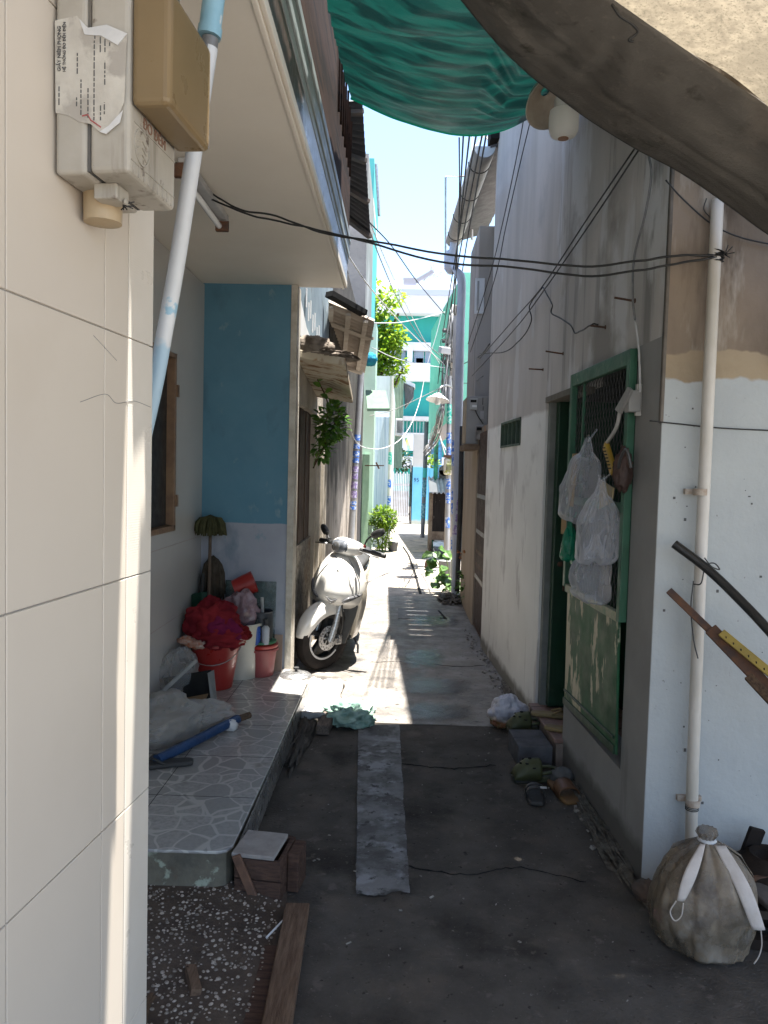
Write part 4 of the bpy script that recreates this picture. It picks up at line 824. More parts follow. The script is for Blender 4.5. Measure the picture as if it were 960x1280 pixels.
# mesh bag of scraps by the wall, mask straps tied round its neck
bc = Vector((1.05, 2.505, 0))
mbg = thing('mesh_sack', 'round mesh sack tied at the neck with a white mask, standing at the wall foot', 'sack', bc)
def sackp(u, v):
    a = 2*math.pi*u; prof = [(0, .0), (.115, 0.0), (.148, .025), (.162, .09), (.160, .17), (.146, .235), (.108, .30), (.055, .338), (.027, .355), (.024, .363), (.034, .378), (.029, .393), (.0, .397)]
    f = v*(len(prof)-1); i = min(int(f), len(prof)-2); t = f-i; r = prof[i][0]*(1-t)+prof[i+1][0]*t; z = prof[i][1]*(1-t)+prof[i+1][1]*t
    fold = 1-.05*abs(math.sin(a*4.5+2*noise.noise((a, z*3, 1))))*min(1, max(0, z-.05)/.2)+.075*crum(Vector((math.cos(a)*2.6, math.sin(a)*2.6, z*7)))-.06*max(0, .35-abs(noise.noise((math.cos(a)*3.3, math.sin(a)*3.3, z*7+4)))*2.2)+.14*crum(Vector((math.cos(a)*.9, math.sin(a)*.9, z*4.5)))+.07*noise.noise((math.cos(a)*1.3, math.sin(a)*1.3, z*4))+.07*noise.noise((math.cos(a)*5, math.sin(a)*5, z*2.0))+.09*math.sin(a*12+3*noise.noise((a, 0, 2)))*max(0, min(1, (z-.19)/.13))
    return bc+Vector((r*fold*math.cos(a), r*fold*math.sin(a)*.92, z+(.02*noise.noise((a*2, 1, 1)) if z < .05 else 0)*0))
M_meshsack = mat('brown_mesh_sack', (.27, .215, .155), (.15, .12, .085), sc_=6, rough=.5, bump=.5, bs=90, clear=.38, mask=(.4, .6), stains=(((.42, .37, .31), 7, .56, .66), ((.08, .06, .045), 5, .52, .64)))
B().grid(sackp, 150, 110).build('sack_skin', M_meshsack, mbg, smooth=True)
B().blob(bc+Vector((0, 0, .15)), (.135, .12, .13), 66, .16, 2.4, 50, 32, floor=.006).build('scraps_inside', mat('sack_scraps', (.17, .13, .095), (.3, .27, .24), sc_=9, rough=.9, bump=.4, stains=(((.42, .42, .42), 7, .66, .7),)), mbg, smooth=True)
bq = bc+Vector((0, 0, -.021))
B().lathe([(.026, -.006), (.031, 0), (.026, .006)], bq+Vector((0, 0, .376)), n=20).build('neck_tie', mat('tie_white', .5, rough=.8), mbg, smooth=True)
mk = tag(bpy.data.objects.new('face_mask', None), 'white fabric mask knotted round the neck of the mesh sack', 'mask'); C.objects.link(mk); mk.location = bq+Vector((0, -.1, .37))
M_mask = mat('mask_white', (.52, .47, .43), (.42, .37, .33), sc_=12, rough=.9, bump=.2)
def band(p0, p1, p2, w0, w1):
    P = spline([p0, p1, p2], 8); n = len(P)-1
    return B().grid(lambda u, v: P[round(v*n)]+Vector(((u-.5)*(w0+(w1-w0)*math.sin(math.pi*min(1, v*.9))), -.004*math.cos((u-.5)*3), .0)), 6, n)
band(bq+Vector((-.028, -.035, .378)), bq+Vector((-.088, -.105, .32)), bq+Vector((-.125, -.125, .235)), .016, .042).build('left_strap', M_mask, mk, solid=.003, smooth=True)
band(bq+Vector((.028, -.035, .375)), bq+Vector((.068, -.12, .285)), bq+Vector((.112, -.150, .165)), .036, .048).build('right_strap', M_mask, mk, solid=.003, smooth=True)
B().tube(spline([bq+Vector(q) for q in ((-.14, -.127, .235), (-.158, -.13, .20), (-.145, -.135, .175), (-.125, -.135, .19), (-.118, -.13, .23))]), .0022, 5).build('ear_loop', M_mask, mk, smooth=True)
B().tube(spline([bq+Vector(q) for q in ((.118, -.152, .165), (.120, -.158, .12), (.112, -.16, .085), (.098, -.16, .06))]), .0022, 5).build('loose_cord', M_mask, mk, smooth=True)
# dark clutter at the foot of the facing wall
tag(B().obox(ay(932, 1075, 2.78), (.055, .02, .26), (.1, R_(14), 0)).build('short_board', mat('charred_wood', (.022, .017, .015), .012, rough=.9, bump=.3), bevel=.003), 'black charred board leaning on the wall behind the mesh sack', 'board')
M_clut = mat('sooty_clutter', (.03, .022, .018), (.014, .011, .009), sc_=9, rough=.9, bump=.5)
tag(B().lathe([(.02, 0), (.10, 0), (.14, .05), (.15, .11), (.13, .17), (.09, .20), (.07, .22), (.05, .21), (.02, .12)], (1.36, 2.70, .0), n=28).build('clay_jar', M_clut, smooth='auto'), 'dark soot-covered clay jar behind the mesh sack at the right edge', 'jar')
b = B()
for k in range(5):
    y = 2.45+.05*k; b.bar((1.17, y, .03+.035*k), (1.75, y+rnd.uniform(-.08, .05), .06+.04*k), .03, .025)
wp = thing('firewood_stick', 'dark thick stick lying low at the right edge beside the mesh sack', 'stick', (1.3, 2.5, 0)); B().bar((1.19, 2.50, .02), (1.7, 2.42, .03), .045, .035).build('wood', M_clut, wp)
tag(B().bar((1.21, 2.58, .075), (1.7, 2.50, .10), .04, .03).build('firewood_stick', mat('brown_stick', (.09, .06, .045), .06, rough=.9, bump=.3)), 'brown stick crossing above the dark stick behind the mesh sack', 'stick')
tag(B().bar((1.2, 2.62, .16), (1.6, 2.58, .23), .014, .014).build('thin_rod', M_rust), 'thin rusty rod poking out to the right of the mesh sack', 'rod')
tag(B().obox((1.36, 2.52, .145), (.26, .2, .02), (.05, .08, .2)).build('flat_stone', mat('flat_stone', (.10, .085, .075), .06, rough=.9, bump=.4), bevel=.006), 'flat dark stone on the sticks at the right edge', 'stone')
tag(B().blob((.955, 2.78, .02), (.045, .06, .03), 71, .4, 3, 24, 16, floor=0).build('brick_lump', mat('brown_lump', (.12, .08, .06), .08, rough=.9), smooth=True), 'broken brown brick lump at the corner foot of the facing wall', 'brick')
fl = thing('fallen_petal', 'pink paper flower scrap on the ground left of the mesh sack', 'paper scrap', (.92, 2.6, 0))
B().prism([(.905, 2.56, .05), (.93, 2.56, .035), (.945, 2.55, .06), (.94, 2.55, .085), (.925, 2.55, .078), (.91, 2.55, .09), (.902, 2.555, .07)], (0, .006, 0)).build('paper', mat('pink_paper', (.52, .22, .24), rough=.8), fl)
# ------------------------------------------------------------------ door-step things
sb = az(668, 940); 
bs = thing('concrete_step', 'pair of grey concrete blocks laid as a step below the red tiled doorway', 'step', (.78, 4.2, 0))
M_conc = mat('grey_concrete_block', (.12, .12, .13), (.075, .075, .08), sc_=9, rough=.85, bump=.4)
MB_ = Matrix.Translation((.748, 4.14, 0)) @ Matrix.Rotation(R_(3), 4, 'Z')
B(MB_).box(-.092, .092, -.145, -.012, 0, .115).build('block', M_conc, bs, bevel=.006); B(MB_).box(-.092, .092, -.008, .125, 0, .115).build('block', M_conc, bs, bevel=.006)
M_croc = mat('olive_rubber', (.06, .066, .022), (.04, .045, .018), sc_=12, rough=.6, bump=.05); M_crocd = mat('olive_sole', (.05, .055, .02), .03, rough=.7)
slipper('clog', 'olive green clog with round vents standing on the ground before the grey step', Vector((.735, 3.83, .0)), R_(-82), .25, M_crocd, M_croc, 'clog', 'olive clogs at the doorway')
slipper('clog', 'olive green clog by the far end of the step next to the white bag', Vector((.775, 4.40, .06)), R_(-75), .23, M_crocd, M_croc, 'clog', 'olive clogs at the doorway')
tag(B().blob((.765, 4.42, .03), (.075, .06, .03), 72, .2, 3, 20, 12, floor=0).build('grey_stone', M_conc, smooth=True), 'grey stone under the olive clog at the far end of the step', 'stone')
tag(B().blob((.855, 3.80, .035), (.055, .05, .045), 73, .2, 2, 24, 16, floor=0).build('grey_stone', mat('grey_stone', (.13, .13, .125), .08, rough=.9, bump=.4), smooth=True), 'rounded grey stone between the wall and the nearer olive clog', 'stone')
slipper('slide_sandal', 'brown leather slide slipper lying against the wall foot', az(703, 992), R_(11), .27, mat('tan_sole', (.16, .085, .03), (.11, .06, .025), sc_=10, rough=.7), mat('brown_slide', (.115, .05, .02), (.085, .04, .018), sc_=9, rough=.55), 'slide')
slipper('sandal', 'black double-strap sandal left of the brown slide slipper', az(668, 996), R_(-4), .22, M_black, mat('black_strap', .018, .03, rough=.5), 'cross')
M_sand = mat('tan_flip', (.22, .16, .07), (.15, .11, .05), rough=.7)
s0 = MR @ Vector((G1+.28, SILL+.002, -.03)); slipper('flip_flop', 'tan flip-flop on the red tiled doorway sill, farther one', s0+Vector((.0, .1, 0)), R_(80), .24, M_sand, M_sand, 'thong', 'flip-flops on the sill')
slipper('flip_flop', 'tan flip-flop on the red tiled doorway sill, half hidden behind the grille panel', MR @ Vector((G1+.12, SILL+.002, -.05)), R_(70), .24, M_sand, M_sand, 'thong', 'flip-flops on the sill')
wbg = thing('rubbish_bag', 'white plastic bag of kitchen scraps slumped by the wall past the step', 'rubbish bag', (.70, 4.62, 0))
B().blob((.70, 4.64, .085), (.105, .085, .10), 81, .1, 2.0, 70, 46, floor=.001, crumple=.3).build('bag', mat('white_bag', (.50, .50, .56), (.36, .36, .42), sc_=9, rough=.25, bump=.5, bs=26, zones=(('Z', .07, .02, .04, 20, (.22, .09, .05), (.12, .14, .06), 16),)), wbg, smooth=True)
b = B(); b.blob((.83, 4.95, .0), (.05, .6, .025), 83, .6, 6, 30, 30, floor=-.01); b.blob((.97-.05, 3.4, 0), (.05, .5, .03), 84, .6, 6, 30, 30, floor=-.01)
tag(b.build('wall_foot_dirt', mat('dirt_heap', (.07, .06, .05), (.14, .13, .11), sc_=30, rough=1, bump=.6)), kind='stuff')

# ================================================================== overhead: tarps and lamp
M_gtarp = mat('green_tarp', (.006, .075, .062), (.005, .06, .05), sc_=2.5, rough=.5, bump=.25, bs=90, trans=.15, stains=(((.0025, .024, .023), 2.6, .46, .56, (.25, 5, 2), 2), ((.004, .04, .036), 5.0, .52, .60, (.3, 6, 2), 2)))  # dark bands put the shade of the folds into the colour
gt = thing('green_tarp', 'sagging dark green tarpaulin slung across the alley overhead', 'tarpaulin', (0, 3, 3.3))
GZ = lambda x, y: 3.40-.03*(4.05-y)
slit_y = lambda x, Z: (1.685-.06*(2.1-(Z-(x+.59)/SX)))+SY*((x+.59)/SX)
def gtp(u, v):
    xa, xb = -.335, .957-.21*v**4
    x = xa+(xb-xa)*u
    # front hem, read off the photograph: y of the hem along x
    yf = 4.48-.10*u-.05*math.sin(u*5)
    zf = 3.68-.20*math.sin(math.pi*min(1, u*.8+.05))
    yn = max(.2, slit_y(x, 3.15)+.10, min(1, max(0, (x-.1)/.35))*(2.05+.7*(x-.05)-.42)); zn = 3.25
    y = yn+(yf-yn)*v
    z = zn+(zf-zn)*v-.16*math.sin(math.pi*u)*(1-.7*v)-.10*math.sin(math.pi*v)
    wv = .034*(abs(math.sin(v*30+2.0*noise.noise((u*1.6, v*2, 1))-1.3*u))-.5)+.016*abs(math.sin(v*71+3*noise.noise((u*2, v*4, 8))-2*u))+.012*math.sin(v*42+3.5*noise.noise((u*2.5, v*3, 1))+1.5*u)+.03*noise.noise((u*2, v*16, 5))+.012*noise.noise((u*8+v*9, v*40, 2))
    return Vector((x, y, z+wv*(.35+.65*math.sin(math.pi*min(1, v*1.02)))))
B().grid(gtp, 60, 150).build('sheet', M_gtarp, gt, smooth=True)
B().tube([gtp(i/40, 1)+Vector((0, .01, .004)) for i in range(41)], .010, 8).build('bright_hem', mat('lit_green_hem', (.015, .32, .24), (.012, .27, .2), rough=.5, trans=.5), gt, smooth=True)  # light through the lip is put into a brighter green than the sheet
b = B(); b.tube(spline([gtp(.48, .40), gtp(.49, .46)+Vector((0, 0, -.03)), gtp(.47, .5)+Vector((0, 0, -.05)), gtp(.49, .54)+Vector((0, 0, -.02))]), .003, 5); b.build('loose_tie', M_wire, gt, smooth=True)
# grey canvas awning: translucent sheet plus heavy hanging hem
gc = thing('canvas_awning', 'weathered grey canvas awning sweeping down across the upper right corner', 'awning', (1, 2, 2.7))
M_canvas = mat('grey_canvas_hem', (.150, .138, .122), (.105, .096, .085), sc_=4, rough=.95, bump=.35, bs=120, stains=(((.038, .037, .03), 3.0, .55, .70), ((.19, .165, .14), 3.5, .58, .78), ((.05, .045, .036), 11, .62, .75), ((.16, .14, .12), 45, .6, .75)))
M_canvasl = mat('canvas_sheet', (.30, .255, .185), (.19, .16, .118), sc_=34, rough=.95, bump=.5, bs=90, trans=.32, stains=(((.20, .17, .125), 3, .50, .62), ((.15, .13, .095), 130, .52, .66)))
hem = spline([ay(520, -75, 1.95), ay(576, 0, 2.15), ay(622, 54, 2.3), ay(652, 84, 2.4), ay(685, 110, 2.48), ay(731, 146, 2.56), ay(793, 185, 2.62), ay(852, 217, 2.65), ay(914, 258, 2.67), ay(960, 292, 2.66), ay(1080, 370, 2.6), Vector((2.3, 2.56, 2.05)), Vector((3.3, 2.5, 2.0))], 8)
upp = spline([ay(690, -70, 1.75), ay(712, -48, 1.8), ay(735, -26, 1.86), ay(768, 0, 1.95), ay(800, 22, 2.0), ay(827, 40, 2.03), ay(860, 64, 2.08), ay(893, 87, 2.12), ay(926, 110, 2.15), ay(965, 137, 2.18), ay(1090, 240, 2.2), Vector((2.4, 2.1, 2.35)), Vector((3.4, 2.0, 2.3))], 8)
nh = len(hem)-1
def canv(u, v):
    f = u*nh; i = min(int(f), nh-1); t = f-i; h = hem[i].lerp(hem[i+1], t); q = upp[i].lerp(upp[i+1], t)
    p = h.lerp(q, v); bulge = -.035*math.sin(math.pi*v)**.8
    wr = .014*abs(noise.noise((u*3+v*3, v*9, 4)))+.012*noise.noise((u*9, v*5, 0))+.022*noise.noise((u*4+v*2.5, v*1.5, 3))+.02*math.exp(-((u-.36)*9)**2)*math.sin((u-.36)*60+v*3)*v
    return p+Vector((0, 0, bulge+wr*math.sin(math.pi*min(1, v+.15))))
B().grid(canv, 110, 34).build('rolled_hem', M_canvas, gc, smooth=True, solid=.004)
B().tube([canv(i/60, 0)+Vector((0, 0, .004)) for i in range(61)], .007, 6).build('hem_rope', mat('rope_dark', .05, .08, rough=.95), gc, smooth=True)
def sheet(u, v):
    f = u*nh; i = min(int(f), nh-1); q = upp[i].lerp(upp[i+1], f-i)
    e = Vector((q.x*.9-.34, .2-.6*u, 2.95))
    p = q.lerp(e, v); return p+Vector((0, 0, .03*noise.noise((u*4, v*4, 7))-.05*math.sin(math.pi*v)))
B().grid(sheet, 50, 40).build('sheet', M_canvasl, gc, smooth=True)
b = B(); c = canv(.40, .86); b.tube(spline([ay(765, 5, 1.88), ay(775, 20, 1.88), ay(790, 30, 1.9), ay(797, 40, 1.92), ay(786, 50, 1.93), ay(792, 52, 1.93)]), .0035, 5); b.build('tie_wire', M_wire, gc, smooth=True)
# canopy over the meter wall, out of the frame: added to shade that wall except for a slit of sun
cn = thing('unseen_sun_blocker', 'added unseen sun canopy above the cream tiled wall', 'blocker', (0, 0, 2.95))
zc = 3.05
b = B(); b.prism([(-1.3, slit_y(-1.3, zc)-.0, zc), (-1.3, -.75, zc), (.1, -.75, zc), (.1, slit_y(.1, zc), zc)], (0, 0, .02)); b.build('sheet', mat('sun_blocker_grey', .4, .3, rough=.6), cn)
# street lamp under the canvas
lc = ay(705, 146, 3.25)
lp = thing('wall_lamp', 'outdoor lamp with round metal dish and frosted glass jar below the canvas awning', 'lamp', lc)
tilt = (R_(-18), R_(-8), 0)
B().open_lathe([(.02, .105), (.05, .10), (.09, .075), (.118, .03), (.122, .025)], lc+Vector((-.03, .03, .06)), n=32, rot=(R_(-32), R_(-24), 0)).build('dish', mat('enamel_dish', (.40, .37, .33), (.3, .26, .22), sc_=9, rough=.5, stains=(((.17, .11, .07), 9, .62, .75),)), lp, smooth='auto', solid=.003)
B().lathe([(.03, .045), (.042, .04), (.042, .0), (.03, -.002)], lc+Vector((0, 0, .03)), n=24, wob=None).build('fluted_collar', mat('lamp_collar', .5, .42, rough=.4), lp, smooth='auto')
B().lathe([(.0, -.088), (.03, -.086), (.05, -.076), (.060, -.055), (.061, .0), (.058, .022), (.042, .032), (.02, .033)], lc, n=32).build('glass_jar', mat('frosted_glass', (.88, .88, .87), (.84, .84, .83), rough=.1, bump=0, trans=.75), lp, smooth='auto')
B().lathe([(.0, -.0895), (.022, -.089), (.022, -.085), (.0, -.085)], lc, n=16).build('rust_spot', mat('jar_stain', (.22, .12, .07), rough=.6), lp)
B().tube([lc+Vector((-.02, .02, .10)), lc+Vector((.05, .15, .22)), ar(735, 130, 0)], .010, 8).build('bracket', M_rust, lp, smooth=True)

# ================================================================== cables
def cable(label, pts, r=.004, m=M_wire, n=7, name='cable', wob=0):
    P = spline(pts, n)
    if wob: P = [p+Vector((0, 0, wob*noise.noise((i*.35, r*900, len(P))))) for i, p in enumerate(P)]
    return tag(B().tube(P, r, 6).build(name, m, smooth=True), label, 'cable')
cable('upper of two twisted black cables from the soffit lamp to the drain pipe knot', [ay(262, 240, 3.5), ay(300, 262, 3.4), ay(345, 270, 3.35), ay(400, 290, 3.3), ay(470, 302, 3.2), ay(560, 318, 3.12), ay(640, 325, 3.05), ay(730, 333, 2.95), ay(790, 327, 2.86), ay(845, 320, 2.82), ay(896, 319, 2.80)], .0042, wob=.004)
cable('lower of two twisted black cables from the soffit lamp to the drain pipe knot', [ay(258, 246, 3.5), ay(310, 268, 3.4), ay(350, 277, 3.35), ay(400, 288, 3.3), ay(450, 300, 3.2), ay(550, 327, 3.12), ay(640, 334, 3.05), ay(730, 345, 2.95), ay(790, 339, 2.86), ay(845, 330, 2.82), ay(896, 321, 2.80)], .0042, wob=.004)
cable('left strand of the slanting cable pair on the grey house wall', [ar(793, 186, .05), ar(735, 272, .04), ar(678, 358, .04), ar(640, 402, .04), ar(600, 448, .05)], .0038)
cable('right strand of the slanting cable pair on the grey house wall', [ar(798, 188, .05), ar(740, 276, .04), ar(682, 360, .04), ar(643, 412, .04), ar(590, 470, .05)], .0038)
cable('kinked black wire drooping from the cable joint to the rusty bolt', [ar(679, 359, .04), ar(690, 380, .03), ar(690, 392, .03), ar(712, 405, .03), ar(720, 416, .03), ar(738, 407, .06), ar(748, 405, .03)], .004, wob=.006)
cable('kinked black wire running down left from the cable joint', [ar(678, 359, .04), ar(662, 382, .03), ar(664, 402, .03), ar(650, 425, .03), ar(630, 440, .03), ar(600, 442, .04)], .004, wob=.006)
cable('slack grey cable hanging down beside the corner to the tape-wrapped bolt', [ar(810, 190, .03), ar(814, 220, .02), ar(806, 270, .02), ar(793, 320, .02), ar(791, 372, .04), ar(794, 400, .02)], .0045, M_wiregrey)
cable('thin white cable from the tape-wrapped bolt down to the junction box', [ar(793, 395, .015), ar(798, 430, .015), ar(800, 470, .015), ar(800, 490, .015)], .0045, M_wirew)
cable('outer of two thin wires running along the top of the grey house wall', [ar(660, 120, .05), ar(645, 200, .05), ar(628, 280, .06), ar(612, 345, .06), ar(585, 430, .07)], .0035)
cable('inner of two thin wires running along the top of the grey house wall', [ar(668, 130, .05), ar(650, 205, .05), ar(632, 285, .06), ar(618, 350, .06), ar(588, 440, .07)], .0035)
# ================================================================== SCOOTER
M_pearl = mat('pearl_white_paint', (.72, .70, .66), rough=.22, bump=0, coat=.6, rvar=.04)
M_shadedp = mat('shaded_side_white', (.58, .53, .44), rough=.25, bump=0, coat=.5, rvar=.04)  # same white paint, with the side's shade and warm bounce put into the colour
M_tyre = mat('tyre_rubber', (.025, .022, .021), (.035, .03, .028), sc_=20, rough=.75, bump=.1)
M_blk = mat('black_plastic', .02, .028, sc_=20, rough=.5, bump=.05)
M_alloy = mat('alloy', .45, .38, rough=.3, metal=.8, bump=0)
M_lens = mat('headlight_lens', (.05, .055, .065), (.16, .17, .19), sc_=24, rough=.08, bump=0, rvar=.02)
wp_ = az(404, 838)
sco = thing('motor_scooter', 'white motor scooter parked by the left wall with front wheel turned', 'motor scooter', (wp_.x+.035, wp_.y+.62, 0), (0, R_(7), R_(-3)))
def S(): return B()
def loc(b, name, m, p=sco, **k): return b.build(name, m, p, local=True, **k)
STE = Matrix.Translation((0, -.54, 0)) @ Matrix.Rotation(R_(-36), 4, 'Z') @ Matrix.Translation((0, .54, 0))
WC = Vector((0, -.62, .258))
def wheel(M, c, disc, name):
    t = S(); t.M = M
    prof = [(.172, -.035), (.188, -.05), (.222, -.054), (.248, -.042), (.258, -.018), (.259, 0), (.258, .018), (.248, .042), (.222, .054), (.188, .05), (.172, .035)]
    t.lathe(prof, c, axis='X', n=44)
    t.f = [f for f in t.f if len(f) == 4]
    ty = loc(t, name, M_tyre, smooth='auto')
    r = S(); r.M = M; r.lathe([(.152, -.03), (.173, -.036), (.175, -.03), (.165, 0), (.175, .03), (.173, .036), (.152, .03)], c, axis='X', n=44); r.f = [f for f in r.f if len(f) == 4]
    loc(r, 'rim', M_blk, ty, smooth='auto')
    r = S(); r.M = M
    for k in range(40):   # light reflection on the rim, painted as a pale arc
        a0, a1 = 2*math.pi*(k/40*.42+.47), 2*math.pi*((k+1)/40*.42+.47)
        r.add([c+Vector((.0375, .160*math.cos(a), .160*math.sin(a))) for a in (a0, a1)]+[c+Vector((.0372, .175*math.cos(a), .175*math.sin(a))) for a in (a1, a0)], [(0, 1, 2, 3)])
    loc(r, 'painted_rim_glint', mat('painted_rim_glint', .6, rough=.4, bump=0), ty, solid=.002)
    r = S(); r.M = M
    for k in range(5):
        a = 2*math.pi*k/5+.3; u = Vector((0, math.cos(a), math.sin(a))); r.bar(c+u*.03, c+u*.160, .03, .035, (1, 0, 0))
    r.lathe([(.0, -.05), (.035, -.05), (.035, .05), (.0, .05)], c, axis='X', n=18)
    loc(r, 'spokes', M_blk, ty)
    if disc:
        r = S(); r.M = M
        r.lathe([(.052, .056), (.098, .056), (.098, .060), (.052, .060), (.052, .056)], c, axis='X', n=36); r.f = [f for f in r.f if len(f) == 4]
        for k in range(6):
            a = 2*math.pi*k/6; u = Vector((0, math.cos(a), math.sin(a))); r.bar(c+Vector((.058, 0, 0))+u*.02, c+Vector((.058, 0, 0))+u*.055, .012, .004, (1, 0, 0))
        d = loc(r, 'brake_disc', mat('disc_steel', .6, .5, rough=.28, metal=.7, bump=0), ty)
        r = S(); r.M = M
        for k in range(24):
            a = 2*math.pi*k/24; q = .075+.012*(k % 2); r.lathe([(0, .0602), (.006, .0602), (.006, .061), (0, .061)], c+Vector((0, q*math.cos(a), q*math.sin(a))), axis='X', n=8)
        loc(r, 'disc_hole', M_blk, d)
        r = S(); r.M = M; r.obox(c+Vector((.075, .085, -.02)), (.045, .07, .055)); r.obox(c+Vector((.085, .10, .005)), (.03, .03, .05)); loc(r, 'brake_caliper', M_alloy, ty, bevel=.008)
    return ty
wheel(STE, WC, True, 'front_wheel')
t = S(); t.M = STE; t.tube(spline([WC+Vector((.085, .10, .02)), WC+Vector((.13, .06, .15)), WC+Vector((.10, .05, .30)), WC+Vector((.06, .10, .42))]), .006, 6); loc(t, 'brake_hose', M_blk, smooth=True)
wheel(Matrix.Identity(4), Vector((0, .66, .258)), False, 'rear_wheel')
# fork legs
t = S(); t.M = STE
for sx, m in ((.085, 1), (-.085, 1)): t.tube([WC+Vector((sx, 0, -.02)), WC+Vector((sx, .03, .10)), WC+Vector((sx*.9, .07, .30))], [.022, .024, .018], 12)
loc(t, 'fork', mat('silver_fork', .55, .48, rough=.3, metal=.5, bump=0), smooth='auto')
t = S(); t.M = STE; t.lathe([(0, -.11), (.012, -.11), (.012, .11), (0, .11)], WC, axis='X', n=10); loc(t, 'axle', M_alloy)
# mudguard
t = S(); t.M = STE
def guard(u, v):
    a = R_(2+142*v); r = .272+.010*math.sin(v*3.1); xx = (u-.5)*2; wd = .075*(1-.55*max(0, v-.75)/.25)*(1-.35*max(0, .2-v)/.2)
    drop = .06*abs(xx)**3+.03*max(0, abs(xx)-.7)*4*math.sin(math.pi*v)
    return WC+Vector((xx*wd, -(r-drop)*math.cos(a), (r-drop)*math.sin(a)))
t.grid(guard, 14, 26); loc(t, 'front_mudguard', M_pearl, smooth=True, solid=.004)
# front cover (apron)
def ring(z, w, yn, yb, n=28, pw=1.75):
    P = []
    for i in range(n+1):
        q = -1+2*i/n; P.append(Vector((w*math.copysign(abs(math.sin(q*math.pi/2))**.85, q), yn+(yb-yn)*abs(q)**pw, z)))
    return P+[Vector((w*.8, yb+.02, z)), Vector((-w*.8, yb+.02, z))]
t = S()
t.loft([ring(.46, .17, -.50, -.36), ring(.50, .195, -.60, -.34), ring(.545, .212, -.69, -.33), ring(.60, .222, -.715, -.325), ring(.67, .215, -.70, -.325), ring(.74, .195, -.695, -.33), ring(.81, .160, -.668, -.345), ring(.87, .115, -.63, -.36), ring(.905, .075, -.585, -.39)])
fc = loc(t, 'front_cover', M_pearl, smooth=True, sub=1)
# side wings of the leg shield, down to the floorboard
t = S()
for s in (-1, 1):
    t.loft([[Vector((s*x, y, z)) for x, y in ((.205-d, yf), (.228-d, (yf+yb)/2), (.215-d, yb), (.18-d, yb), (.17-d, yf))] for z, yf, yb, d in ((.70, -.50, -.28, .02), (.60, -.50, -.25, 0), (.50, -.46, -.20, .0), (.38, -.42, -.14, .015), (.28, -.36, -.06, .03), (.20, -.26, .04, .05), (.165, -.16, .1, .07))])
loc(t, 'leg_shield_wing', M_shadedp, smooth='auto', bevel=.006)
# black inner wheel arch
t = S(); t.loft([[Vector((x, y, z)) for x, y in ((-w, -.50), (w, -.50), (w, -.26), (-w, -.26))] for z, w in ((.20, .12), (.42, .17), (.50, .18), (.60, .14))]); loc(t, 'inner_arch', M_blk)
# floor tunnel and body
def sq(y, w, z0, z1, n=20, pw=.55):
    P = []
    for k in range(n):
        a = 2*math.pi*k/n; P.append(Vector((w*math.copysign(abs(math.cos(a))**pw, math.cos(a)), y, (z0+z1)/2+(z1-z0)/2*math.copysign(abs(math.sin(a))**pw, math.sin(a)))))
    return P
t = S(); t.loft([sq(-.30, .15, .17, .36), sq(-.10, .16, .15, .35), sq(.10, .16, .15, .40), sq(.25, .155, .17, .48)]); loc(t, 'floorboard', M_blk, smooth='auto')
t = S(); t.loft([sq(.05, .13, .36, .64), sq(.20, .155, .38, .72), sq(.45, .165, .42, .745), sq(.70, .15, .48, .76), sq(.92, .10, .58, .77), sq(1.02, .05, .66, .76)]); loc(t, 'tail_body', M_shadedp, smooth='auto')
t = S(); t.loft([sq(.02, .10, .66, .735), sq(.12, .13, .70, .775), sq(.35, .145, .72, .795), sq(.55, .14, .735, .83), sq(.80, .12, .75, .845), sq(.92, .08, .765, .83)]); loc(t, 'seat', mat('seat_vinyl', .025, .035, rough=.6), smooth='auto')
t = S(); t.obox((-.02, .45, .28), (.18, .42, .17)); loc(t, 'engine', mat('engine_grey', .08, .05, rough=.6), bevel=.03)
t = S(); t.tube([(-.17, .30, .24), (-.19, .55, .26), (-.20, .95, .36)], [.025, .045, .055], 14); loc(t, 'exhaust', M_blk, smooth='auto')
t = S(); t.tube([(.12, .02, .18), (.19, -.02, .09), (.20, -.02, .012), (.235, -.06, .005)], .010, 8); loc(t, 'side_stand', M_blk, smooth='auto')
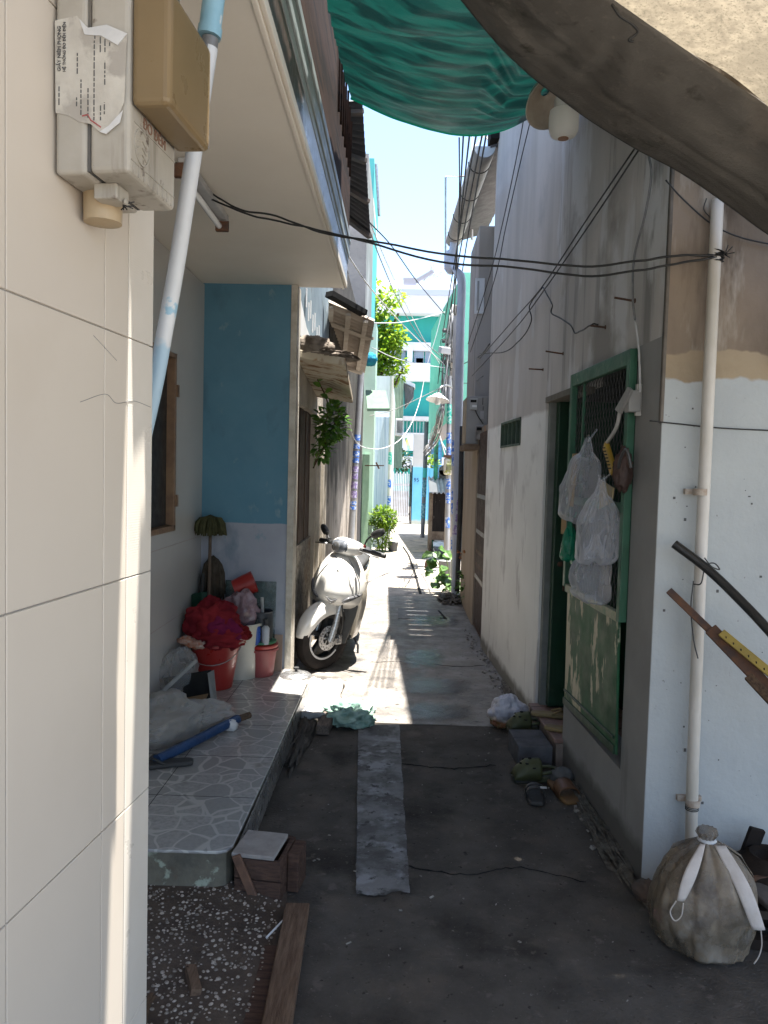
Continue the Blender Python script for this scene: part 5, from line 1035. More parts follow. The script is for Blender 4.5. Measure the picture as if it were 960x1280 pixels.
# handlebar cover with headlight
t = S(); t.M = STE
def hb(y, w, z0, z1): return sq(y, w, z0, z1, 22, .75)
t.loft([hb(-.605, .035, .93, .985), hb(-.59, .07, .915, 1.0), hb(-.56, .10, .895, 1.02), hb(-.51, .125, .89, 1.03), hb(-.45, .145, .90, 1.015), hb(-.40, .10, .92, .99)]); loc(t, 'handlebar_cover', M_pearl, smooth=True)
t = S(); t.M = STE; t.loft([hb(-.615, .022, .945, .98), hb(-.602, .058, .922, 1.0), hb(-.58, .083, .912, 1.012), hb(-.545, .086, .92, 1.022)]); hl = loc(t, 'headlight', M_lens, smooth=True)
t = S(); t.M = STE; t.lathe([(0, 0), (.03, .0), (.036, .004), (.03, .008), (0, .008)], Vector((0, -.620, .962)), axis='Y', n=18); loc(t, 'reflector', M_alloy, hl, smooth='auto')
for s in (-1, 1):
    t = S(); t.M = STE; t.tube([(s*.15, -.51, .965), (s*.24, -.47, .96)], .014, 8); t.tube([(s*.24, -.47, .96), (s*.345, -.43, .95)], .020, 12); loc(t, 'hand_grip', M_blk, smooth='auto')
    t = S(); t.M = STE; t.tube([(s*.17, -.54, .955), (s*.24, -.53, .945), (s*.34, -.50, .935)], .006, 6); loc(t, 'brake_lever', M_alloy, smooth=True)
    t = S(); t.M = STE
    mz = -.06 if s < 0 else .0; t.tube([(s*.175, -.50, .99), (s*.20, -.50, 1.05+mz), (s*.235, -.49, 1.09+mz)], .007, 8)
    mo = loc(t, 'mirror', M_blk, smooth='auto')
    t = S(); t.M = STE @ Matrix.Translation((s*.275, -.48, 1.11+mz)) @ Euler((R_(8), R_(-s*28), R_(s*14))).to_matrix().to_4x4()
    t.loft([[Vector((x*k, y, z*k)) for x, z in ((-.058, -.012), (-.03, -.030), (.03, -.032), (.062, -.010), (.062, .018), (.03, .030), (-.03, .028), (-.056, .012))] for y, k in ((-.022, .35), (-.016, .8), (-.004, 1), (.008, 1.0))]); loc(t, 'mirror_shell', M_blk, mo, smooth='auto')
t = S(); t.M = STE; t.lathe([(0, 0), (.012, 0), (.012, .02), (0, .024)], Vector((.185, -.50, .985)), n=10); loc(t, 'red_switch', M_red)
# lamp slits, chevron and panel lines on the apron: laid on the cover surface
def skin(x, z):   # y of the apron at x, z
    tb = ((.46, .17, -.50, -.36), (.50, .195, -.60, -.34), (.545, .212, -.69, -.33), (.60, .222, -.715, -.325), (.67, .215, -.70, -.325), (.74, .195, -.695, -.33), (.81, .16, -.668, -.345), (.87, .115, -.63, -.36), (.905, .075, -.585, -.39))
    for a, c in zip(tb, tb[1:]):
        if a[0] <= z <= c[0]:
            f = (z-a[0])/(c[0]-a[0]); w, yn, yb = [a[i]*(1-f)+c[i]*f for i in (1, 2, 3)]
            q = min(1, 2/math.pi*math.asin(min(1, (abs(x)/w)**(1/.85)))); return yn+(yb-yn)*q**1.75
    return -.6
def strip(pts, wd, m, name, off=.009):
    t = S(); P = spline([Vector((x, skin(x, z)-off, z)) for x, z in pts], 6); n = len(P)-1
    t.tube(P, [wd*math.sin(math.pi*min(.97, max(.03, (i+.6)/(n+1.2))))**.5 for i in range(n+1)], 6); return loc(t, name, m, fc, smooth=True)
M_slit = mat('smoked_lens', (.10, .10, .105), rough=.15, bump=0)
strip([(.07, .555), (.11, .585), (.16, .60), (.195, .61)], .014, M_slit, 'turn_signal'); strip([(.075, .545), (.12, .568), (.165, .585)], .006, M_alloy, 'signal_trim')
strip([(-.12, .56), (-.165, .595), (-.195, .64), (-.205, .67)], .014, M_slit, 'turn_signal'); strip([(-.13, .553), (-.175, .585), (-.20, .63)], .006, M_alloy, 'signal_trim')
strip([(-.055, .585), (-.01, .557), (.035, .58)], .007, M_slit, 'chevron_badge'); strip([(-.045, .562), (-.01, .54), (.025, .558)], .005, M_alloy, 'chevron_badge')
strip([(-.035, .885), (-.10, .80), (-.155, .70), (-.165, .60), (-.14, .53)], .004, M_slit, 'panel_line', .002)
strip([(.06, .885), (.12, .80), (.17, .70), (.178, .62)], .004, M_slit, 'panel_line', .002)
strip([(-.01, .86), (.005, .79), (.075, .83)], .0028, mat('panel_gap', .25, rough=.8, bump=0), 'panel_line', .001); strip([(.075, .83), (.095, .74), (.135, .64), (.15, .60)], .0022, mat('panel_gap', .25), 'panel_line', .001)
# ================================================================== LEFT, beyond the blue wall
WX = -.745
def al(px, py, off=0): return ax(px, py, WX+off)
def alY(px): return ax(px, 600, WX).y
oh = thing('old_shophouse', 'old unpainted house past the blue wall with a brown shutter door', 'house', (WX, 7, 0))
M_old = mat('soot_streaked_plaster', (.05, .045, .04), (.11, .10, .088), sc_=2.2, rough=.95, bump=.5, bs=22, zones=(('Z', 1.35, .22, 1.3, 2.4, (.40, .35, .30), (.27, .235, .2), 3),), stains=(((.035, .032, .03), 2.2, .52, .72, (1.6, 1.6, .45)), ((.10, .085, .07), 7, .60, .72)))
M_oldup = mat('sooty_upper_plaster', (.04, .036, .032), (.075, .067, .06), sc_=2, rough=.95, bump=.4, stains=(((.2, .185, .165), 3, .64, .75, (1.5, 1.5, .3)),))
Y0, Y1, Y2, Y3 = 5.36, alY(394), alY(409), 13.6
dt = al(375, 478).z
b = B(); b.box(WX-.2, WX, 5.36, 5.46, 0, 2.5); b.box(WX-.2, WX, Y1, Y2, 0, 2.5); b.box(WX-.2, WX, 5.46, Y1, 2.02, 2.5); b.build('door_surround', mat('cream_surround', (.50, .45, .38), (.36, .32, .27), sc_=5, rough=.9, bump=.3, stains=(((.16, .13, .1), 4, .6, .75, (2, 2, .3)),)), oh)
b = B(); [b.box(WX, WX+.03, y, y+.06, 0, 2.0) for y in (Y1+.1, Y1+.45, Y1+.7)]; b.build('pilaster_strip', mat('pale_strip', (.55, .5, .43), (.4, .36, .3), sc_=9, rough=.8), oh)
b = B()
for i in range(7):
    y = 5.46+(Y1-5.46)*i/7; b.box(WX-.09, WX-.05+.006*(i % 2), y+.004, 5.46+(Y1-5.46)*(i+1)/7-.004, .95, 2.02)
b.build('shutter_door', mat('brown_shutter', (.11, .075, .055), (.06, .042, .034), sc_=6, rough=.8, bump=.4, bs=40, stretch=(3, 3, .5)), oh)
b = B(); b.box(WX-.08, WX-.03, 5.46, Y1, 0, .95); b.build('door_skirt', mat('rough_flaked_panel', (.30, .27, .23), (.10, .085, .07), sc_=24, rough=.95, bump=.9, bs=50, stains=(((.20, .14, .09), 3, .55, .7),)), oh)
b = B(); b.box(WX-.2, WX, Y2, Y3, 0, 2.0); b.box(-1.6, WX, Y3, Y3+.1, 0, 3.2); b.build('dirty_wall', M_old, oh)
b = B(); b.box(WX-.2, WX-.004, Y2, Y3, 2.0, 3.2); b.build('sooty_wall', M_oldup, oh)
# upper sheet-metal wall
b = B()
def shw(u, v):
    y = 5.34+(8.2-5.34)*u; return Vector((WX-.02+.012*math.sin(u*170), y, 2.50+1.7*v))
b.grid(shw, 170, 2); up = b.build('sheet_metal_wall', mat('blue_grey_corrugated', (.24, .30, .34), (.17, .22, .26), sc_=3, rough=.5, bump=.05, stains=(((.09, .07, .05), 6, .64, .75, (1, 1, .3)),)), oh, solid=.003)
b = B()
for k in range(9):
    c = al(383+k*2.6, 372+k*7.5+10*(k % 2)); B().obox((WX+.001, c.y, c.z), (.006, .03, .14)).build('light_slot', mat('pale_slot', .7, rough=.6), up)
b = B(); b.prism([(WX+.004, 5.34, 2.5), (WX+.004, 5.34, 2.77), (WX+.004, 5.5, 2.77), (WX+.004, 5.9, 2.62), (WX+.004, 6.8, 2.5)], (-.03, 0, 0)); b.build('white_flashing', M_white, oh)
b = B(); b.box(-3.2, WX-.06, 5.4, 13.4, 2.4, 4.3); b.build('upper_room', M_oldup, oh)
# concrete hood over the door
hood = thing('concrete_hood', 'concrete door hood with flaking cream paint above the brown shutter door', 'door hood', (WX, 6, 2.3))
b = B(); b.prism([(WX, 5.38, 2.32), (WX, 6.75, 2.17), (-.41, 6.45, 2.10), (-.40, 5.40, 2.27)], (0, 0, .055)); b.build('slab', mat('flaking_cream', (.50, .45, .36), (.42, .37, .29), sc_=3, rough=.95, bump=.4, bs=18, stains=(((.20, .115, .065), 4.5, .52, .62, (1.3, 3.2, 1)), ((.30, .2, .12), 12, .60, .66, (1, 2.5, 1)), ((.1, .09, .08), 10, .70, .74))), hood, bevel=.006)
b = B(); b.blob((WX+.10, 5.46, 2.40), (.13, .08, .07), 91, .4, 3, 24, 16); b.blob((-.50, 5.45, 2.345), (.12, .06, .025), 92, .4, 3, 24, 16); b.blob((-.58, 5.6, 2.36), (.2, .2, .03), 93, .5, 3, 24, 16); b.build('mortar_rubble', mat('sooty_mortar', (.08, .065, .055), (.22, .19, .16), sc_=12, rough=1, bump=.6), hood, smooth=True)
# pot plant by the door
def leaf(b, p, d, up, L, W, fold=.25):
    d = Vector(d).normalized(); s = d.cross(Vector(up)); s = s.normalized() if s.length > 1e-4 else Vector((1, 0, 0)); n = s.cross(d)
    V = [p, p+d*L*.35+s*W*.5+n*fold*W*.4, p+d*L*.75+s*W*.36+n*fold*W*.2-n*L*.06, p+d*L-n*L*.16, p+d*L*.75-s*W*.36+n*fold*W*.2-n*L*.06, p+d*L*.35-s*W*.5+n*fold*W*.4, p+d*L*.4]
    b.add(V, [(0, 1, 6), (1, 2, 6), (2, 3, 6), (3, 4, 6), (4, 5, 6), (5, 0, 6)])
def M_leaf(n, a, c, t=.3): return mat(n, a, c, sc_=9, rough=.45, bump=0, trans=t, mask=(.4, .6))
def bush(b, c, rad, n, L, seed, up=.3, W=.5, hollow=.35):
    rg = random.Random(seed)
    for _ in range(n):
        while True:
            q = Vector((rg.uniform(-1, 1), rg.uniform(-1, 1), rg.uniform(-1, 1)))
            if hollow < q.length < 1+.25*noise.noise(q*2.2+Vector((seed, 0, 0))): break
        if noise.noise(q*2.4+Vector((0, seed, 0))) < -.16: continue
        p = Vector((c[0]+q.x*rad[0], c[1]+q.y*rad[1], c[2]+q.z*rad[2]))
        d = Vector((q.x+rg.uniform(-.7, .7), q.y+rg.uniform(-.7, .7), q.z*.6+up+rg.uniform(-.7, .5)))
        l = L*rg.uniform(.65, 1.25); leaf(b, p, d, (rg.uniform(-.5, .5), rg.uniform(-.5, .5), 1), l, l*W)
hp = thing('climbing_plant', 'glossy green pot plant growing out beside the shutter door under the concrete hood', 'plant', (WX+.1, 6.5, 1.7))
b = B(); bush(b, (-.56, 6.1, 1.91), (.11, .15, .15), 340, .07, 5, .1, .62, 0); bush(b, (-.62, 6.1, 1.70), (.075, .10, .09), 100, .065, 6, .0, .6, 0)
for k in range(6): leaf(b, Vector((-.66+.03*k, 6.0, 2.23-.045*k)), (.6*(-1)**k, -.4, .3), (0, -1, .6), .075, .05)
b.build('leaves', M_leaf('pot_leaf', (.14, .28, .04), (.05, .13, .025), .4), hp)
b = B(); b.tube(spline([(-.70, 6.2, 1.55), (-.62, 6.1, 1.8), (-.58, 6.05, 2.05), (-.66, 6.0, 2.24)]), .006, 5); b.tube(spline([(-.70, 6.2, 1.55), (-.55, 6.1, 1.85), (-.48, 6.0, 2.0)]), .006, 5); b.build('stems', M_wood, hp, smooth=True)
# corrugated iron awning seen from below
ca = thing('iron_awning', 'brown corrugated iron awning on pale timber battens past the concrete hood', 'awning', (WX, 8, 3.1))
c00, c10, c11, c01 = ax(412, 380, -.72), ax(467, 402, -.30), ax(455, 462, -.36), ax(411, 449, -.72)
c00 = ay(411, 378, 7.3); c10 = ay(468, 402, 7.7); c11 = ay(456, 464, 10.6); c01 = ay(409, 447, 10.2)
def aw(u, v): 
    p = c00.lerp(c10, u).lerp(c01.lerp(c11, u), v); return p+Vector((0, 0, .03*math.sin(v*2*math.pi*20)))
B().grid(aw, 2, 208).build('iron_sheet', mat('rusty_corrugated', (.42, .36, .30), (.30, .25, .205), sc_=3, rough=.8, bump=.2, stains=(((.14, .11, .085), 5, .6, .7),)), ca, solid=.004)
b = B()
for u in (.05, .42, .80): b.bar(aw(u, .0)+Vector((0, 0, -.035)), aw(u, 1)+Vector((0, 0, -.035)), .05, .025)
b.build('rafter', mat('pale_timber', (.46, .41, .34), (.36, .31, .26), sc_=8, rough=.9, bump=.3), ca)
b = B(); b.bar(aw(.0, .22)+Vector((0, 0, -.06)), aw(.98, .22)+Vector((0, 0, -.06)), .11, .022); b.build('cross_beam', mat('pale_timber', .3), ca)
b = B(); b.bar(aw(0, .97)+Vector((0, 0, -.06)), aw(.9, .97)+Vector((0, 0, -.06)), .07, .07); b.build('cross_beam', mat('pale_timber', .3), ca)
b = B(); b.bar(aw(.0, -.03)+Vector((0, 0, .04)), aw(.75, -.02)+Vector((0, 0, .04)), .10, .05); b.build('ridge_board', M_dark, ca)
# downpipes with stickers
def stickers(b, P0, P1, r, lst, face=(.3, -1, 0)):
    P0 = Vector(P0); P1 = Vector(P1)
    for a, c in lst:
        p, q = P0.lerp(P1, a), P0.lerp(P1, c)
        b.tube([p, q], r*1.06, 14, cap=False)
M_stick = mat('blue_sticker', (.05, .16, .55), (.5, .56, .66), sc_=26, rough=.5, bump=0, mask=(.50, .56), stretch=(1, 1, 1.4))
M_stickp = mat('violet_sticker', (.22, .16, .36), (.5, .48, .58), sc_=30, rough=.5, bump=0, mask=(.48, .56))
M_stickg = mat('green_sticker', (.03, .36, .28), (.4, .6, .55), sc_=26, rough=.5, bump=0, mask=(.5, .56))
def dpipe(label, top, bot, r, m, st=(), sp=(), sg=()):
    t = thing('drain_pipe', label, 'pipe', bot)
    P = spline([top, Vector(top).lerp(Vector(bot), .5), bot]); B().tube(P, r, 14).build('pipe', m, t, smooth='auto')
    for nm, ss, mm in (('sticker', st, M_stick), ('sticker', sp, M_stickp), ('sticker', sg, M_stickg)):
        for s in ss: b = B(); stickers(b, top, bot, r, [s]); b.build(nm, mm, t, smooth='auto')
    return t
dpipe('grey drain pipe covered in blue stickers on the dirty left wall', ay(452, 455, 10.9), ay(436, 668, 10.9)+Vector((0, 0, -.9)), .045, mat('grey_pipe', (.30, .31, .33), .24, rough=.5), st=((.30, .325), (.34, .36), (.37, .395), (.40, .42), (.585, .60), (.605, .62)), sp=((.435, .46), (.465, .49), (.50, .53), (.54, .57)))
# dark tin eave high on the porch house
te = thing('tin_eave', 'narrow black corrugated tin eave high against the sky beside the green tarpaulin', 'eave', (-.4, 6, 4))
e00, e10, e11, e01 = ay(424, 128, 5.25), ay(453, 126, 5.3), ay(463, 292, 6.9), ay(430, 266, 6.7)
def ea(u, v): p = e00.lerp(e10, u).lerp(e01.lerp(e11, u), v); return p+Vector((0, 0, .014*math.sin(v*2*math.pi*22)))
B().grid(ea, 2, 176).build('tin_sheet', mat('black_tin', (.045, .042, .045), (.025, .024, .026), sc_=4, rough=.6, bump=.1), te, solid=.004)
for v in (.05, .36, .68, .99): B().bar(ea(0, v)+Vector((0, 0, -.025)), ea(1.0, v)+Vector((0, 0, -.025)), .05, .03).build('batten', mat('dark_batten', (.13, .10, .085), .08, rough=.9), te)
b = B()
for v in np.linspace(0, 1, 9): b.bar(ea(-.05, v), ea(-.25, v+.02)+Vector((0, 0, -.25)), .02, .01)
b.build('broken_slats', M_dark, te)
tag(B().prism([ay(q[0], q[1], 5.5) for q in ((425, 330), (434, 336), (432, 331), (426, 325))], (0, .15, 0)).build('tin_flap', M_rust), 'small bent tin flap poking out below the end of the grey-green gutter band', 'flap')
# tall cement house and the teal edge behind it
th_ = thing('cement_house', 'tall narrow house with bare grey cement side and teal edge rising over the iron awning', 'house', (-1, 15, 0))
g0, g1 = ay(410, 192, 14.2), ay(461, 192, 14.2)
M_cem = mat('bare_cement', (.24, .23, .225), (.18, .172, .17), sc_=1.3, rough=.95, bump=.3, bs=14, stains=(((.32, .305, .3), 1.2, .55, .7, (1, 1, .6)), ((.10, .095, .09), 2.6, .62, .78, (1.5, 1.5, .5))))
b = B(); b.box(-3.4, g1.x, 14.2, 17.0, 0, g1.z); b.build('cement_side', M_cem, th_)
M_teal = mat('teal_paint', (.09, .36, .37), (.07, .31, .32), sc_=3, rough=.8, bump=.05)
te1 = ay(468, 200, 17.1)
b = B(); b.box(-3.0, te1.x, 17.01, 20, 2.5, te1.z); b.build('teal_wall', M_teal, th_)
b = B(); b.box(-3.0, te1.x+.01, 17.0, 19.8, te1.z-1.0, te1.z-.85); b.build('pale_band', M_white, th_)
b = B(); b.tube([ay(470, 205, 17.0), ay(474, 270, 17.0)], .03, 8); b.build('roof_pipe', M_steel, th_)
# green-framed house, white pipe
gh = thing('mint_house', 'pale mint and white house behind the round bush with a mint awning', 'house', (-.6, 16, 0))
M_mint = mat('pale_mint', (.46, .60, .52), (.40, .54, .46), sc_=2, rough=.8, bump=.08, stains=(((.2, .25, .2), 3, .64, .78, (2, 2, .4)),))
M_wwall = mat('bluish_white_wall', (.62, .65, .70), (.52, .56, .62), sc_=2, rough=.7, bump=.06, stretch=(4, 4, .3))
xm0, xm1 = ay(452, 600, 14.6).x, ay(466, 600, 14.6).x
xs = ay(488, 600, 15.6).x
b = B(); b.box(-1.6, xm1, 14.55, 15.4, 0, 4.3); b.build('mint_wall', M_mint, gh)
b = B(); b.box(-1.6, xs, 15.4, 21.8, 0, ay(480, 470, 15.4).z); b.build('white_wall', M_wwall, gh)
b = B(); b.box(xm1-.06, xs-.02, 15.32, 15.39, .75, 2.6); gd_ = b.build('white_shutter', mat('shutter_white', (.6, .66, .76), (.36, .45, .6), sc_=10, rough=.4, bump=0, stretch=(6, 1, .1)), gh)
b = B(); p = ay(458, 568, 14.5); b.box(p.x-.065, p.x+.065, 14.44, 14.54, 0, p.z); b.build('green_post', mat('sage_post', (.28, .42, .28), (.22, .35, .23), sc_=6, rough=.7), gh, bevel=.008)
b = B(); q0, q1, q2, q3 = ay(457, 491, 14.4), ay(482, 491, 14.4), ay(487, 514, 13.8), ay(459, 514, 13.8)
b.prism([q0, q1, q2, q3], (0, 0, .05)); b.build('mint_awning', mat('mint_awning', (.17, .25, .19), (.14, .21, .155), rough=.8, trans=.25), gh)
b = B(); b.bar(ay(456, 582, 14.3), ay(480, 582, 14.3), .02, .02); b.bar(ay(470, 578, 14.3), ay(474, 586, 14.3), .02, .03); b.build('gate_bolt', M_rust, gh)
b = B(); 
for k in range(6): b.box(xm1+.02, xm1+.05, 15.3+0, 15.31, .7, 2.5)
wt = B(); wt.blob(ay(462, 449, 14.3), (.13, .12, .11), 33, .3, 3, 24, 16); tag(wt.build('blue_cloth', mat('blue_laundry', (.03, .25, .32), (.02, .12, .2), sc_=7, rough=.9), smooth=True), 'dark teal cloth bundled below the corner of the iron awning', 'cloth')
dpipe('white drain pipe with blue and green stickers beside the far slatted gate', ay(491, 500, 15.2), az(485, 672, 0)*1, .05, M_pvc, st=((.585, .63), (.68, .73), (.75, .80), (.82, .87)), sg=((.33, .42),)) if False else dpipe('white drain pipe with blue and green stickers beside the far slatted gate', ay(490, 470, 15.25), ay(485, 690, 15.25), .036, M_pvc, st=((.585, .63), (.68, .73), (.75, .80), (.82, .87)), sg=((.43, .50),))
# round bush in the alley
bu = thing('round_bush', 'bright yellow-green bush growing at the foot of the pale mint house', 'bush', az(478, 690))
c = az(478, 690)
b = B(); bush(b, (c.x, c.y+.1, .60), (.26, .24, .26), 1900, .062, 11, .35, .55, .2); bush(b, (c.x-.03, c.y, .30), (.19, .17, .30), 900, .06, 12, .2, .5, .1); b.build('leaves', M_leaf('bush_leaf', (.22, .32, .02), (.08, .17, .02), .4), bu)
b = B(); [b.tube([(c.x+dx, c.y+.05, 0), (c.x+dx*2, c.y+.1, .5)], .012, 5) for dx in (-.06, 0, .05)]; b.build('stems', M_wood, bu)
tag(B().lathe([(.03, 0), (.08, 0), (.10, .16), (.11, .17), (.10, .18), (.03, .17)], az(491, 689), n=20).build('flower_pot', mat('grey_pot', (.12, .12, .12), .08, rough=.8), smooth='auto'), 'small grey flower pot at the right of the yellow-green bush', 'flower pot')
# tree over the mint house
tr = thing('street_tree', 'sunlit green tree rising behind the iron awning and left of the teal facade', 'tree', (-.9, 19, 0))
b = B(); b.tube(spline([(-.9, 20.5, 0), (-.85, 20.5, 2.5), (-.7, 20.4, 4), (-.5, 20.3, 5.4)]), [.12-.004*i for i in range(25)], 10); [b.tube(spline([(-.75, 20.4, 3.4), (-.5+dx, 20.2, 4.2+dz), (-.3+dx*1.5, 20.1, 4.8+dz)]), .03, 6) for dx, dz in ((0, 0), (.2, -.6), (-.4, .4), (.1, .8))]; b.build('trunk', M_wood, tr, smooth=True)
b = B()
for i, (px, py, rx, rz, n) in enumerate(((478, 440, .50, .55, 1000), (466, 415, .45, .40, 420), (490, 424, .40, .32, 420), (470, 470, .5, .4, 500), (494, 460, .28, .36, 300), (472, 385, .42, .22, 240), (490, 372, .32, .16, 130), (466, 360, .3, .16, 110), (455, 400, .4, .5, 300), (486, 395, .25, .12, 70))):
    p = ay(px, py, 20.2); bush(b, p, (rx, .6, rz), n, .17, 60+i, .1, .5, .1)
b.build('crown', M_leaf('tree_leaf', (.30, .40, .02), (.08, .18, .018), .5), tr)
# ================================================================== RIGHT, beyond the corner house
mh = thing('brown_house', 'brown plastered house past the corner house with rusty folding gate', 'house', (.8, 8.5, 0))
xw = lambda y: .775-.006*(y-6.8)
YA, YB = 6.80, 9.30
M_brn = mat('tan_plaster', (.36, .30, .24), (.28, .23, .18), sc_=1.8, rough=.9, bump=.2, bs=26, stretch=(1.5, 1.5, .5), stains=(((.10, .08, .06), 2.4, .60, .78, (2, 2, .35)), ((.24, .12, .05), 5, .70, .8)))
M_brnup = mat('grey_tan_plaster', (.36, .335, .31), (.28, .26, .24), sc_=1.6, rough=.9, bump=.15, stretch=(1.5, 1.5, .3), stains=(((.15, .14, .13), 2.4, .60, .8, (2, 2, .3)),))
yg0, yg1 = 6.9, ax(591, 700, .76).y
b = B(); b.box(.77, 2.6, yg1, YB, 0, 2.0); b.build('lower_wall', M_brn, mh)
b = B(); b.box(.935, 2.6, YA, 8.28, 2.0, 4.15); b.box(.775, 2.6, 8.281, YB, 2.0, 4.15); b.build('upper_wall', M_brnup, mh)
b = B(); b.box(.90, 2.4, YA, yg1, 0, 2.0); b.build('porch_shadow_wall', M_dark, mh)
b = B(); b.box(.80, .86, yg0, yg1, 1.93, 2.0); b.build('lintel_board', mat('raw_board', (.3, .2, .12), .2, rough=.9), mh)
fg = thing('folding_gate', 'closed rusty steel folding gate of the brown house', 'gate', (.79, 7.2, 0))
b = B(); n = 11
for i in range(n): y = yg0+.02+(yg1-yg0-.04)*i/(n-1); b.box(.782, .80, y-.011, y+.011, .02, 1.93)
b.build('bars', mat('gate_brown', (.13, .095, .08), (.08, .055, .045), sc_=12, rough=.6, metal=.3, bump=.1), fg)
b = B(); [b.box(.785, .81, yg0, yg1, z, z+.035) for z in (.02, .62, .75, 1.9)]; b.build('rail', M_rust, fg)
b = B()
for i in range(n-1):
    y = yg0+.02+(yg1-yg0-.04)*(i+.5)/(n-1)
    for z in (.5, .95, 1.3): b.box(.780, .785, y-.012, y+.012, z, z+.04)
b.build('latch_plate', M_steel, fg)
# upper window
b = B(); w0, w1 = ay(593, 392, 8.27), ay(606, 348, 8.27); b.box(w0.x, w1.x, 8.262, 8.2805, w0.z, w1.z); wn_ = b.build('window', mat('bright_shutter', (.6, .62, .64), .5, sc_=3, rough=.4), mh)
b = B(); b.box(w0.x+.02, (w0.x+w1.x)/2-.008, 8.256, 8.2615, w0.z+.03, w1.z-.03); b.build('pane', mat('apartment_glass', .3), wn_)
# eave with half-round gutter
ev = thing('eave_gutter', 'half-round grey gutter and slate eave running along the top of the brown house', 'gutter', (.72, 8, 4.3))
ga, gb_ = ay(606, 183, 6.75), ay(567, 300, 9.9)
def half(c, t, r, n=12):
    return [c+Vector((r*math.cos(math.pi+math.pi*k/n), 0, r*math.sin(math.pi+math.pi*k/n))) for k in range(n+1)]
b = B(); 
rr = [half(ga.lerp(gb_, i/10), None, .095) for i in range(11)]
b.loft(rr, cap=False); b.f = [f for k, f in enumerate(b.f) if (k % 13) != 12]
b.build('gutter_trough', mat('grey_gutter', (.27, .255, .24), (.19, .175, .165), sc_=4, rough=.6, bump=.1), ev, smooth=True, solid=.006)
b = B()
for t_ in (.12, .38, .64, .88): c = ga.lerp(gb_, t_); b.tube([c+Vector((.10*math.cos(a), 0, .10*math.sin(a))) for a in np.linspace(math.pi, 2*math.pi, 11)], .006, 5)
b.build('gutter_strap', M_wire, ev)
cp_ = half(ga+Vector((0, -.004, 0)), None, .092); B().prism(cp_, (0, .006, 0)).build('end_cap', mat('cap_blue', (.45, .52, .58), .4, rough=.5), ev)
b = B()
for i in range(13):
    c = ga.lerp(gb_, (i+.5)/13); b.prism([c+Vector((.05, -.13, -.02)), c+Vector((.05, .10, -.02)), c+Vector((.40, .10, .09)), c+Vector((.40, -.13, .09))], (0, 0, .02)); 
b.build('slates', mat('dark_slate', (.07, .065, .07), (.045, .042, .045), rough=.7), ev)
b = B(); c = ga+Vector((.10, .05, .12)); b.obox(c, (.12, .25, .16)); b.build('eave_block', M_dark, ev)
# white lattice structure above (rooftop frame)
lf = thing('lattice_mast', 'white steel lattice frame standing above the gutter under the green tarpaulin', 'mast', (.8, 9, 4.4))
b = B(); q = lambda px, py: ay(px, py, 9.5)
for x0, y0, x1, y1 in ((590, 300, 590, 120), (618, 190, 618, 120), (634, 160, 650, 100), (590, 190, 618, 150), (618, 185, 592, 150), (618, 170, 640, 130), (620, 190, 640, 160)): b.tube([q(x0, y0), q(x1, y1)], .015, 5)
b.build('lattice', M_white, lf)
tf = thing('aerial_frame', 'thin grey rectangular pipe frame standing against the sky beside the gutter', 'frame', (.5, 11, 4))
b = B(); b.tube([ay(557, 330, 10.6), ay(557, 221, 10.6), ay(592, 220, 10.6)], .014, 6); b.tube([ay(559, 295, 10.6), ay(566, 297, 10.6)], .012, 5); b.build('pipe', M_steel, tf)
# downpipe from gutter
dn = thing('drain_pipe', 'thick grey-blue downpipe bending from the gutter down the brown house corner', 'pipe', (.70, 9.4, 0))
b = B(); b.tube(spline([gb_+Vector((0, -.2, -.05)), ay(566, 325, 9.6), ay(572, 340, 9.45), ay(577, 355, 9.4), ay(575, 430, 9.4), ay(572, 600, 9.4), ay(569, 752, 9.4)]), .052, 14)
b.build('pipe', mat('blue_grey_pvc', (.46, .49, .56), (.38, .41, .47), sc_=4, rough=.5, bump=.04), dn, smooth='auto')
b = B(); b.lathe([(.04, -.14), (.085, -.08), (.09, .08), (.06, .14)], ay(564, 328, 9.65), n=16); b.build('hopper', mat('blue_grey_pvc', .36), dn, smooth='auto')
stP0, stP1 = ay(571, 650, 9.36), ay(570, 720, 9.36)
b = B(); stickers(b, ay(573, 625, 9.4), ay(571, 668, 9.4), .053, [(0, .3), (.4, .62), (.72, 1)]); b.build('sticker', M_stickp, dn, smooth='auto')
b = B(); b.tube(spline([(.735, 9.31, 2.1), (.74, 9.30, 1.2), (.735, 9.30, .1)]), .03, 8); tag(b.build('black_cable_duct', M_black, smooth=True), 'black cable duct down the wall edge beside the thick downpipe', 'duct')
# big steel meter cabinet on its ledge
mc = thing('meter_cabinet', 'grey steel electricity meter cabinet on a rusty ledge above the folding gate', 'meter cabinet', (.65, 7.6, 1.75))
q0 = ay(582, 560, 7.75); q1 = ay(608, 496, 7.75); xl = ay(574, 520, 8.05).x
M_cab = mat('grey_cabinet', (.27, .265, .26), (.22, .215, .21), sc_=4, rough=.5, metal=.1, bump=.05)
b = B(); b.box(q0.x, q1.x+.02, 7.75, 8.2, q0.z+.04, q1.z); b.build('cabinet_body', M_cab, mc, bevel=.006)
b = B(); b.box(q0.x-.006, q0.x-.001, 7.77, 8.18, q0.z+.05, q1.z-.01); b.build('side_panel', mat('weathered_tan_side', (.38, .31, .22), (.28, .23, .17), sc_=6, rough=.8, stains=(((.07, .055, .045), 6, .60, .70, (2, 2, .5)), ((.5, .46, .4), 9, .66, .7))), mc)
def cabp(px, py, e): return ay(px, py, 7.75-e)
def cabbox(x0, y0, x1, y1, e): a, c = cabp(x0, y1, 0), cabp(x1, y0, 0); return (a.x, c.x, 7.75-e, 7.749, a.z, c.z)
